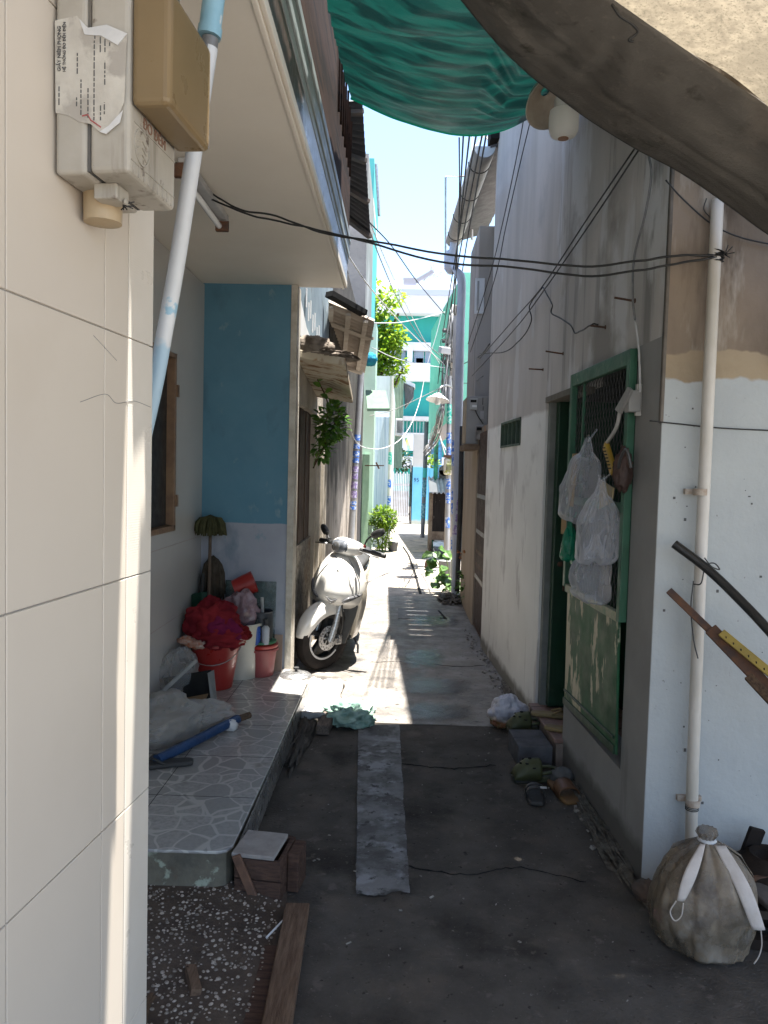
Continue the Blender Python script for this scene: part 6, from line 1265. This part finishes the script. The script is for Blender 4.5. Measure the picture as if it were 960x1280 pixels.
b = B(); b.box(*cabbox(587, 498, 597, 512, .012)); mw = b.build('meter_window', mat('pale_meter_face', (.38, .39, .37), .3, rough=.4), mc, bevel=.003)
b = B(); b.box(*cabbox(588, 500, 595.5, 503, .015)); b.build('meter_display', M_dark, mw)
b = B(); b.box(*cabbox(590, 506.5, 596, 509, .016)); b.build('meter_plate', mat('plate_white', .62, rough=.5), mw)
b = B(); b.tube(spline([cabp(594, 513, .015), cabp(598, 521, .018), cabp(604, 530, .016)]), .005, 5); b.build('seal_wire', M_wire, mc)
b = B(); b.box(*cabbox(600, 514, 605, 524, .006)); b.build('paper_label', mat('pale_label', .36, .3, rough=.8), mc)
b = B(); b.box(*cabbox(603, 497, 604, 506, .004)); b.box(*cabbox(603.5, 508, 604.3, 513, .004)); b.build('vent_slot', M_dark, mc)
b = B(); b.box(*cabbox(594, 532, 604, 550, .07)); bk_ = b.build('breaker_box', mat('sooty_grey_box', (.36, .35, .34), (.10, .09, .085), sc_=9, rough=.5), mc, bevel=.01)
b = B(); a = cabp(599, 536, .075); b.obox(a, (.05, .012, .03)); b.build('breaker_switch', M_dark, bk_)
b = B(); p = cabp(606, 535, .03); b.tube([p, p+Vector((.14, .02, .01))], .03, 12); b.build('conduit_stub', mat('grey_case', .3), mc, smooth='auto')
b = B(); b.box(q0.x-.02, q1.x+.03, 7.66, 8.25, q0.z-.02, q0.z+.038); b.build('rusty_ledge', mat('rusty_ledge', (.20, .145, .10), (.10, .07, .05), sc_=8, rough=.9, bump=.4), mc, bevel=.004)
# plants at the wall foot
M_wl = M_leaf('weed_leaf', (.10, .20, .03), (.04, .10, .02))
pv = thing('leafy_weed', 'big-leaved green weed growing in the paving at the foot of the white sticker-covered pole', 'weed', (.6, 9.8, 0))
b = B()
rg = random.Random(8)
for px, py in ((541, 690), (538, 698), (545, 702), (556, 688), (552, 694), (560, 695), (541, 712), (546, 720), (556, 718), (562, 722), (550, 730), (560, 735), (544, 728), (566, 728), (558, 708), (553, 724), (566, 738)):
    p = ay(px, py, 9.75+rg.uniform(-.15, .1)); 
    for k in range(2): leaf(b, p, (rg.uniform(-1, 1), -.6, rg.uniform(-.6, .3)), (0, -1, .8), rg.uniform(.12, .18), .11)
b.build('leaves', M_wl, pv)
b = B()
for px, py in ((541, 692), (556, 690), (546, 722), (562, 720)): b.tube(spline([ay(563, 752, 9.75), ay((563+px)/2+2, (py+745)/2, 9.75), ay(px, py, 9.75)]), .006, 5)
b.build('stems', mat('weed_stem', (.12, .16, .05), rough=.7), pv)
fv = thing('small_fern', 'small ferny weed growing up the brown wall above the paving', 'weed', (.7, 9.2, 0))
b = B()
for px, py in ((573, 712), (578, 716), (572, 722), (580, 722), (576, 728), (582, 730), (574, 735), (580, 738), (576, 742), (582, 745)):
    p = ax(px, py, .745)
    for k in range(5): leaf(b, p+Vector((0, rg.uniform(-.06, .06), rg.uniform(-.03, .03))), (-.8, rg.uniform(-1, .3), rg.uniform(-.8, .5)), (-1, 0, .5), rg.uniform(.04, .08), .03)
b.build('fronds', M_wl, fv)
b = B()
for px, py in ((575, 690), (578, 693), (582, 691), (577, 698)):
    p = ax(px, py, .745)
    for k in range(4): leaf(b, p, (-.6, rg.uniform(-1, 1), rg.uniform(-1, 1)), (-1, 0, .5), .05, .025)
b.build('dry_fronds', M_leaf('dry_leaf', (.35, .15, .05), (.2, .08, .03)), fv)
tag(B().blob((.66, 9.3, .0), (.14, .35, .05), 95, .6, 5, 40, 26, floor=-.01).build('weedy_rubble', mat('rubble', (.07, .06, .05), (.15, .14, .12), sc_=22, rough=1, bump=.8)), kind='stuff')
# white pole and concrete utility pole
dpipe('slim white pole covered with blue stickers at the end of the brown house', ay(570, 395, 9.9), ay(566, 752, 9.9), .035, M_pvc, st=((.43, .47), (.48, .52), (.60, .64), (.65, .69), (.77, .82)))
up_ = thing('utility_pole', 'square grey concrete utility pole carrying the tangle of cables', 'utility pole', (.93, 12.2, 0))
u0 = ay(569, 381, 12.2); 
b = B(); b.box(u0.x-.055, u0.x+.06, 12.2, 12.34, 0, u0.z); b.build('post', mat('pole_concrete', (.33, .30, .27), (.25, .23, .2), sc_=5, rough=.95, bump=.3), up_, bevel=.01)
b = B()
for z in np.arange(1.6, u0.z-.1, .28): b.lathe([(0, 0), (.016, 0), (.016, .004), (0, .004)], (u0.x, 12.199, z), axis='Y', n=8)
b.build('bolt_hole', M_dark, up_)
b = B(); b.box(u0.x-.09, u0.x+.09, 12.15, 12.19, u0.z-.9, u0.z-.84)
for k in range(4): b.lathe([(0, 0), (.03, 0), (.04, .03), (.03, .06), (0, .06)], (u0.x-.16, 12.1, u0.z-.45-.16*k), n=10)
for k in range(4): b.bar((u0.x-.16, 12.12, u0.z-.42-.16*k), (u0.x-.05, 12.2, u0.z-.42-.16*k), .02, .02)
b.build('insulator_rack', mat('dark_rack', .07, .12, rough=.6), up_)
dpipe('thin pole with blue and green stickers left of the white pole', ay(562, 470, 12.0), ay(559, 690, 12.0), .035, mat('grey_pipe', .3), st=((.32, .38), (.40, .46), (.58, .64), (.66, .72), (.80, .86)), sg=((.16, .27),))
# box lamp
bl = thing('box_lamp', 'small white box lamp high on the utility pole', 'lamp', ay(556, 438, 11.9))
c = ay(556, 438, 11.9); B().obox(c, (.16, .2, .10), (.2, .1, .2)).build('case', mat('lamp_white', .62, rough=.4), bl, bevel=.01); B().bar(c+Vector((0, 0, .06)), Vector((u0.x-.02, 12.2, c.z+.10)), .02, .02).build('bracket', M_steel, bl)
# dish street lamp
dl_ = thing('street_lamp', 'white dish street lamp hanging from a curved bracket in front of the mint house wall', 'street lamp', ay(547, 500, 11.0))
c = ay(547, 500, 11.0)
B().open_lathe([(.02, .10), (.05, .085), (.10, .045), (.165, .0), (.168, -.0065)], c, n=30, rot=(R_(-10), R_(6), 0)).build('dish', mat('lamp_dish', .62, .55, rough=.4), dl_, smooth='auto', solid=.004)
B().lathe([(0, -.06), (.03, -.055), (.045, -.02), (.03, .04), (0, .05)], c+Vector((0, 0, -.01)), n=16).build('bulb', mat('bulb_glass', .75, rough=.2), dl_, smooth='auto')
B().tube(spline([c+Vector((0, 0, .09)), c+Vector((.05, .02, .19)), c+Vector((.18, .2, .22)), c+Vector((.35, .6, .1))]), .014, 6).build('arm', M_steel, dl_, smooth=True)
# power meter with paint on the pole, awning strip, dark box
em = thing('pole_meter', 'small round-topped meter box smeared with yellow on the sticker pole', 'meter box', ay(560, 585, 11.9))
c = ay(561, 583, 11.9); B().obox(c, (.16, .12, .26)).build('case', mat('smeared_meter', (.6, .58, .5), (.3, .32, .06), sc_=12, rough=.6, mask=(.48, .58)), em, bevel=.03); B().obox(c+Vector((0, -.07, -.01)), (.09, .02, .10)).build('window', mat('meter_glass', (.25, .28, .1), .1, rough=.2), em, bevel=.02); B().obox(c+Vector((0, .0, .155)), (.17, .13, .04)).build('top_cap', M_rust, em)
sa = thing('canvas_strip', 'slanting beige canvas sunshade strip beside the mint house', 'sunshade', ay(555, 545, 12.6))
b = B(); b.prism([ay(*q, 12.7) for q in ((548, 537), (565, 523), (565, 540), (552, 553))], (0, .02, 0)); b.build('cloth', mat('beige_strip', (.36, .3, .26), .3, rough=.9), sa)
b = B(); b.tube([ay(548, 540, 12.65), ay(558, 575, 12.65)], .012, 6); b.tube([ay(552, 553, 12.65), ay(562, 570, 12.65)], .010, 6); b.build('stay_rod', M_white, sa)
bx = thing('black_shed', 'small black timber hutch with corrugated lid standing at the right of the far paving', 'hutch', az(550, 690))
cb0 = az(536, 690); X0, X1, YF = cb0.x, 1.05, cb0.y; zt_ = ay(545, 617, YF).z
b = B(); b.box(X0+.05, X1, YF, YF+.8, .28, zt_); b.build('front', mat('charred_boards', (.012, .010, .009), (.025, .02, .018), sc_=6, rough=.9, bump=.5, stretch=(8, 8, .6), stains=(((.26, .22, .18), 9, .66, .70, (4, 4, .5)),)), bx)
b = B(); b.box(X0, X0+.05, YF-.02, YF+.8, 0, zt_); b.box(X0+.05, X1, YF-.015, YF+.01, .24, .40); b.build('frame', mat('rust_frame', (.20, .15, .11), (.1, .07, .05), sc_=9, rough=.9, bump=.3), bx)
b = B(); b.grid(lambda u, v: Vector((X0-.02+(X1-X0+.1)*u, YF-.12+1.1*v, zt_+.02+.28*v+.018*math.sin(u*44))), 60, 3); b.build('lid', mat('grey_corrugated', (.38, .38, .42), (.28, .28, .32), sc_=5, rough=.5), bx, solid=.01)
b = B(); b.prism([(X0-.03, YF-.13, zt_+.03), (X0+.13, YF-.13, zt_+.03), (X0+.10, YF-.10, zt_+.20), (X0-.04, YF-.10, zt_+.26)], (0, .02, 0)); b.build('white_corner', M_white, bx)
B().box(X0+.1, X1, YF-.02, YF+.5, 0, .235).build('plinth', mat('plinth_block', (.4, .38, .36), .3, rough=.9), bx)
tag(B().grid(lambda u, v: Vector((X0+.07+.42*u, YF-.55+.5*v, .20+.03*noise.noise((u*5, v*5, 2))-.12*(1-v))), 16, 12).build('foam_sheet', mat('foam_white', .62, .5, rough=.8), solid=.02), 'crumpled white foam sheet dumped before the black hutch', 'foam sheet')
tag(B().obox((X0+.27, YF-.42, .07), (.4, .25, .12), (.1, .05, .2)).build('grey_block', M_conc, bevel=.02), 'grey block under the dumped white foam sheet', 'block')
tag(B().lathe([(.02, 0), (.10, 0), (.12, .2), (.125, .25), (.02, .25)], az(558, 722), n=18).build('grey_tub', mat('grey_tub', (.2, .2, .2), .14, rough=.8), smooth='auto'), 'grey tub behind the big-leaved weed', 'tub')
tag(B().blob(az(534, 712)+Vector((0, 0, .07)), (.04, .06, .08), 97, .3, 3, 18, 12, floor=0).build('dry_leaf_clump', mat('dry_clump', (.16, .09, .05), .1, rough=1)), 'brown dry leaf clump beside the big-leaved weed', 'leaf clump')
# mint overhanging house on the right
mi = thing('overhanging_house', 'mint green house on the right whose upper floor juts over the alley', 'house', (1.5, 16, 0))
M_mg = mat('mint_green', (.20, .52, .39), (.17, .47, .35), sc_=2, rough=.75, bump=.05, stains=(((.34, .60, .48), 1.5, .58, .75),))
xm = ay(534, 560, 18.5).x
zl = ay(540, 543, 16.0).z; zu = ay(545, 412, 18.5).z
b = B(); b.prism([(xm+.02, 18.6, zl), (.98, 13.2, zl), (2.4, 13.2, zl), (2.4, 18.6, zl)], (0, 0, zu-zl)); b.build('upper_floor', M_mg, mi)
b = B(); b.prism([(xm+.015, 18.5, zl+.01), (.975, 13.19, zl+.01), (.985, 13.25, zl+.01), (xm+.03, 18.55, zl+.01)], (0, 0, .12)); b.build('pale_ledge', mat('pale_mint_ledge', (.36, .62, .5), rough=.7), mi)
b = B(); b.box(1.08, 2.4, 15.6, 18.4, 0, zl-.01); b.build('lower_wall', mat('grey_lower', (.42, .45, .45), .34, rough=.8), mi)
b = B(); p = ay(545, 560, 15.5); b.box(p.x-.035, p.x+.05, 15.5, 15.6, 0, zl); b.build('green_post', mat('green_post', (.03, .34, .2), .02, rough=.6), mi)
b = B(); p = ay(555, 588, 15.55); b.box(p.x-.10, p.x+.12, 15.55, 15.59, .6, p.z); b.lathe([(0, 0), (.11, 0), (.11, .035), (0, .035)], (p.x+.01, 15.55, p.z), axis='Y', n=24); b.build('arched_window', mat('dark_window', (.06, .06, .06), .12, rough=.3), mi)
# ------------------------------------------------------------------ end of the alley
EY = 22.4
def aE(px, py, o=0): return ay(px, py, EY-o)
sg = thing('slatted_gate', 'grey-white slatted metal gate closing the far end of the alley', 'gate', aE(500, 656))
gx0, gx1, gzt = aE(488, 620).x, aE(513.5, 620).x, aE(500, 592).z
b = B(); n = 12
for i in range(n):
    x = gx0+.02+(gx1-gx0-.04)*i/(n-1); h = gzt+(.05 if i % 2 else 0); b.box(x-.016, x+.016, EY-.03, EY, .10, h)
b.build('slats', mat('gate_grey', (.72, .72, .75), (.62, .62, .65), sc_=9, rough=.5, bump=0), sg)
b = B(); [b.box(gx0, gx1, EY-.001, EY+.03, z, z+.07) for z in (.25, .70, 1.1)]; b.box(gx0, gx0+.04, EY-.03, EY+.04, 0, gzt+.1); b.box(gx1-.04, gx1, EY-.03, EY+.04, 0, gzt+.35); b.build('frame', mat('gate_frame', (.44, .43, .44), .36, rough=.5), sg)
b = B(); b.box(gx0+.05, gx1-.05, EY+.03, EY+.04, .2, .95); b.build('rusty_sheet', mat('rusty_sheet', (.42, .36, .34), (.36, .26, .22), sc_=8, rough=.8), sg)
bp2 = thing('gate_pillar', 'sky-blue painted gate pillar with house number 95 at the far end', 'pillar', aE(522, 656))
bx0, bx1 = aE(515, 620).x, aE(530, 620).x; bz1 = aE(520, 584).z
M_sky = mat('sky_blue_paint', (.13, .40, .62), (.11, .36, .57), sc_=3, rough=.7, bump=.05, zones=(('Z', .12, .03, .10, 8, (.35, .38, .35)),))
B().box(bx0, bx1+.12, EY-.12, EY+.2, 0, bz1).build('pillar_body', M_sky, bp2)
B().box(bx0-.03, bx0-.002, EY-.1, EY+.1, 0, bz1+.05).build('gate_stile', M_dark, bp2)
B().box(bx0, bx1, EY-.10, EY+.2, bz1, aE(520, 543).z).build('upper_plaster', mat('upper_pale_plaster', (.45, .43, .42), .38, sc_=3, rough=.9), bp2)
npl = aE(517, 602); text('95', .16, frame(Vector((npl.x, EY-.122, npl.z)), (1, 0, 0), (0, 0, 1)), mat('number_ink', (.01, .04, .12), rough=.6, bump=0), bp2, 'house_number', .002)
tp = thing('dark_pole', 'dark slim pole with teal stickers in front of the sky-blue pillar', 'pole', az(529, 672))
b = B(); P0 = az(528, 672); b.tube([P0, Vector((P0.x+.02, P0.y, aE(533, 540).z))], .05, 10); b.build('shaft', mat('dark_shaft', (.13, .14, .16), (.07, .08, .09), sc_=6, rough=.6), tp, smooth='auto')
b = B(); b.tube([P0+Vector((0, 0, .45)), P0+Vector((.005, 0, .8))], .054, 12, cap=False); b.build('sticker', mat('teal_sticker', (.02, .16, .22), (.2, .34, .4), sc_=22, rough=.5, mask=(.48, .56)), tp)
b = B(); b.tube([P0+Vector((.008, 0, .95)), P0+Vector((.012, 0, 1.35))], .054, 12, cap=False); b.build('sticker', mat('teal_sticker', .2), tp)
b = B(); b.tube([P0+Vector((.012, 0, 1.4)), P0+Vector((.014, 0, 1.62))], .056, 12, cap=False); b.build('sticker', mat('turquoise_sticker', (.03, .36, .34), rough=.5), tp)
tag(B().box(bx1+.13, aE(545, 600).x, EY+.0, EY+.15, 0, bz1-.02).build('blue_wall_panel', mat('sky_blue_paint', .3)), 'low sky-blue wall to the right of the numbered pillar', 'wall')
tag(B().box(bx1+.2, aE(545, 600).x+.2, EY+.9, EY+1, 0, aE(540, 550).z).build('blue_board', mat('deep_sky_blue', (.05, .30, .62), .05, rough=.6)), 'deep blue board standing behind the low sky-blue wall', 'board')
hb_ = thing('hedge_plant', 'yellow-green leafy plant above the low sky-blue wall', 'plant', aE(538, 580))
b = B(); c = aE(538, 579, -.5); bush(b, (c.x, c.y, c.z), (.25, .2, .22), 260, .12, 77, .3, .5, .1); b.build('leaves', M_leaf('bush_leaf', .1, .1), hb_)
# sage shed over the gate, air conditioner, awnings
ss = thing('sage_building', 'sage green corrugated upper room with air conditioner above the slatted gate', 'building', aE(500, 520))
b = B(); q0, q1 = ay(492, 560, 23.2), ay(505, 472, 23.2)
b.grid(lambda u, v: Vector((q0.x-.1+(q1.x-q0.x+.1)*u, 23.2+.015*math.sin(u*50), q0.z-.6+(q1.z-q0.z+.6)*v)), 50, 2); b.build('corrugated_front', mat('sage_sheet', (.30, .40, .30), (.24, .33, .25), sc_=4, rough=.7), ss, solid=.02)
b = B(); b.box(q0.x-.6, q1.x, 23.25, 25, q0.z-.6, q1.z); b.build('room', mat('sage_dark', (.14, .18, .15), .1, rough=.9), ss)
b = B(); a, c = ay(494, 545, 23.0), ay(504, 524, 23.0); b.box(a.x, c.x, 22.75, 23.1, a.z, c.z); acu = b.build('air_conditioner', mat('ac_case', (.55, .53, .48), .48, rough=.5), ss, bevel=.02)
b = B(); [b.box(a.x+.05+.035*k, a.x+.068+.035*k, 22.744, 22.752, a.z+.08, c.z-.06) for k in range(5)]; b.build('grille', M_dark, acu)
b = B(); b.prism([ay(505, 478, 23.2), ay(511, 483, 22.6), ay(518, 484, 22.6), ay(517, 496, 22.6), ay(506, 510, 23.2)], (0, .6, 0)); b.build('dark_awning', mat('slate_awning', (.10, .10, .11), .07, rough=.7), ss)
b = B(); b.prism([ay(506, 474, 23.1), ay(519, 480, 22.5), ay(519, 485, 22.5), ay(506, 479, 23.1)], (0, .5, 0)); b.build('awning_edge', M_white, ss)
b = B(); b.prism([ay(506, 548, 23.0), ay(509, 547, 23.0), ay(514, 562, 22.9), ay(510, 563, 22.9)], (0, .03, 0)); o = b.build('flag_cloth', mat('teal_flag', (.03, .40, .36), (.45, .40, .12), sc_=6, rough=.8)); tag(o, 'small teal and yellow cloth hanging beside the air conditioner', 'cloth')
b = B(); p = ay(503, 577, 23.6); bush(b, (p.x-.1, 23.6, p.z), (.35, .3, .35), 300, .14, 88, .1, .5, .1); vt = thing('dark_vine', 'dark green plants showing over the top of the slatted gate', 'plant', (p.x, 23.6, 0)); b.build('leaves', M_leaf('vine_leaf', (.03, .07, .02), (.02, .045, .015), .2), vt)
# white and teal apartment block
AY = 34.0
ab = thing('apartment_block', 'white and teal apartment block filling the far end under the sky', 'building', (0, AY, 0))
def aA(px, py): return ay(px, py, AY)
def abox(x0, y0, x1, y1, d0=0, d1=4): a, c = aA(x0, y1), aA(x1, y0); return (a.x, c.x, AY+d0, AY+d1, a.z, c.z)
M_aw = mat('apartment_white', (.68, .70, .74), (.62, .65, .70), sc_=.6, rough=.7, bump=0); M_at = mat('apartment_teal', (.015, .30, .27), (.012, .26, .235), sc_=.5, rough=.7, bump=0, stretch=(3, 1, .3))
b = B(); b.box(*abox(380, 392, 640, 660)); b.build('teal_front', M_at, ab)
b = B(); b.box(*abox(380, 371, 640, 392, -.7)); b.box(*abox(380, 458, 640, 474, -.4)); b.box(*abox(508, 432, 516, 474, -.35, 0)); b.box(*abox(380, 432, 640, 436, -.3)); b.box(*abox(380, 574, 640, 582, -.3)); b.box(*abox(380, 542, 540, 560, -.3)); b.build('white_band', M_aw, ab)
b = B(); b.box(*abox(380, 349, 640, 371, .6)); b.build('penthouse', M_aw, ab)
b = B(); b.box(*abox(497, 369, 640, 373, -.75)); b.build('grey_coping', mat('coping_grey', (.36, .40, .5), rough=.7), ab)
M_awin = mat('apartment_pane', (.30, .38, .46), (.22, .28, .36), sc_=1, rough=.15, bump=0)
for x0, y0, x1, y1, d in ((530, 361, 537, 370, .55), (538.5, 361, 547, 370, .55), (497, 436, 507, 457, -.03), (517, 436, 530, 457, -.03), (531, 436, 545, 457, -.03), (484, 436, 496, 457, -.03)):
    b = B(); b.box(*abox(x0, y0, x1, y1, d, d+.1)); wi = b.build('window', mat('window_frame_white', .6, rough=.5), ab)
    b = B(); m_ = .6; b.box(*abox(x0+m_, y0+m_, x1-m_, y1-m_, d-.03, d-.005)); b.build('pane', M_awin, wi)
b = B(); b.box(*abox(520, 448, 529, 455, -.06, -.035)); b.build('red_curtain', mat('curtain_red', (.4, .12, .1), rough=.9), ab)
b = B(); b.box(*abox(488, 522, 545, 526, -.5, -.1)); [b.box(*abox(488+4*i, 526, 489+4*i, 545, -.5, -.45)) for i in range(14)]; b.build('balcony_rail', mat('balcony_grey', .45, .4, rough=.6), ab)
b = B(); p0, p1, p2 = aA(504, 352), aA(520, 352), aA(541, 340); b.bar(p0, p1, .3, .25); b.bar(p1, p2, .3, .15); b.build('roof_canopy', mat('canopy_slate', (.25, .24, .26), rough=.7), ab)
b = B()
for x0, y0, x1, y1 in ((524, 352, 541, 341), (541, 341, 552, 346), (543, 353, 543, 328), (537, 340, 539, 331), (539, 331, 541, 340), (549, 340, 555, 336), (545, 348, 556, 334), (530, 352, 534, 345), (552, 353, 552, 340)): b.tube([aA(x0, y0), aA(x1, y1)], .035, 5)
b.build('roof_mast', mat('mast_grey', .5, rough=.6), ab)
# side boundary so the alley end is closed
tag(B().box(-6, -1.0, 24, 24.2, 0, 4.2).build('boundary_wall', M_wwall), 'white boundary wall behind the mint and white house', 'wall')
# ------------------------------------------------------------------ more cables
cable('thick pale cable sagging deeply across the alley from the sooty wall', [ay(437, 528, 9.8), ay(441, 545, 10), ay(452, 558, 10.2), ay(475, 561, 10.6), ay(497, 552, 11), ay(513, 532, 11.4), ay(525, 500, 11.8), ay(533, 460, 12), ay(545, 420, 12.1), ay(553, 388, 12.15)], .0055, M_wirew)
cable('long pale cable from the porch fascia down to the utility pole', [ay(432, 315, 5.6), ay(463, 360, 7.5), ay(498, 400, 9.5), ay(530, 432, 11.2), ay(558, 458, 12.1)], .006, M_wirew)
cable('black cable from the tin eave down to the utility pole', [ay(459, 275, 7), ay(490, 308, 8.5), ay(520, 350, 10.2), ay(556, 393, 12.1)], .0065)
cable('pale cable dropping steeply from the tin eave to the mint house', [ay(460, 272, 7.2), ay(482, 325, 9), ay(505, 375, 11), ay(530, 425, 12.5), ay(550, 455, 13.1)], .006, M_wirew)
cable('second pale cable below it from the tin eave to the mint house', [ay(459, 280, 7.2), ay(478, 330, 9), ay(500, 380, 11), ay(524, 420, 12.5), ay(552, 446, 13.1)], .007, M_wiregrey)
cable('white cable strung from the iron awning across to the utility pole', [ay(466, 404, 7.8), ay(500, 403, 9.6), ay(530, 397, 11), ay(556, 390, 12.1)], .0055, M_wirew)
cable('pale cable from the iron awning down past the tree to the pole', [ay(464, 434, 9), ay(495, 448, 10), ay(530, 456, 11.3), ay(560, 460, 12.1)], .0055, M_wirew)
cable('pale cable level with the dish lamp across to the mint awning', [ay(462, 520, 13.5), ay(490, 513, 13), ay(515, 502, 12.5), ay(540, 490, 12.2), ay(563, 478, 12.1)], .006, M_wirew)
for k, (xa, xb, o) in enumerate(((596, 553, 0), (604, 556, 1), (588, 560, 2), (610, 563, 3), (580, 566, 4))):
    cable('%s from the left of five black cables falling from the green tarpaulin' % ('third', 'fourth', 'second', 'fifth', 'first')[k], [ay(xa, 165-3*k, 5.2), ay(xa-(xa-xb)*.30, 235, 6.6), ay(xa-(xa-xb)*.62, 320, 9), ay(xb, 420+6*k, 12.0)], .0065)
cable('straight thin black cable hanging from the tarpaulin edge down past the pipe frame', [ay(574, 172, 5.0), ay(574, 250, 6.5), ay(571, 330, 9), ay(562, 470, 12)], .005)
# tangled bundle at the pole
tb_ = thing('cable_tangle', 'tangled bundle of cables gathered on the utility pole down to the alley wall', 'cables', ay(560, 470, 12))
rg = random.Random(5)
for grp in range(2):
    b = B()
    for k in range(9):
        P = [ay(566+rg.uniform(-4, 3), 385+rg.uniform(-6, 10), 12.05)]
        for (px, py) in ((562, 420), (558, 450), (556, 490), (551, 520), (543, 545), (533, 565)):
            P.append(ay(px+rg.uniform(-5, 5), py+rg.uniform(-6, 6), 12.05+rg.uniform(-.1, .1)+(.6 if py > 530 else 0)))
        b.tube(spline(P, 5), rg.choice((.006, .008, .011)), 5)
    b.build('cable_strand', (M_wiregrey, M_wirew)[grp], tb_, smooth=True)
b = B()
for k in range(14):
    a = ay(562, 445+rg.uniform(-40, 30), 12.05); b.tube(spline([a, a+Vector((rg.uniform(-.15, .2), -.05, rg.uniform(-.1, .15))), a+Vector((rg.uniform(-.2, .25), -.02, rg.uniform(-.3, .1)))], 5), .006, 4)
b.build('loose_end', M_wire, tb_, smooth=True)
cable('thin loose wires from the brown house across to the cable tangle', [ay(612, 430, 6.9), ay(600, 445, 8), ay(585, 452, 10), ay(566, 462, 12)], .006)
cable('second loose wire lower across to the cable tangle', [ay(604, 470, 7.3), ay(590, 478, 9), ay(566, 480, 12)], .005, M_wiregrey)
# parapet mass above and behind the corner house so that its top reads as a building
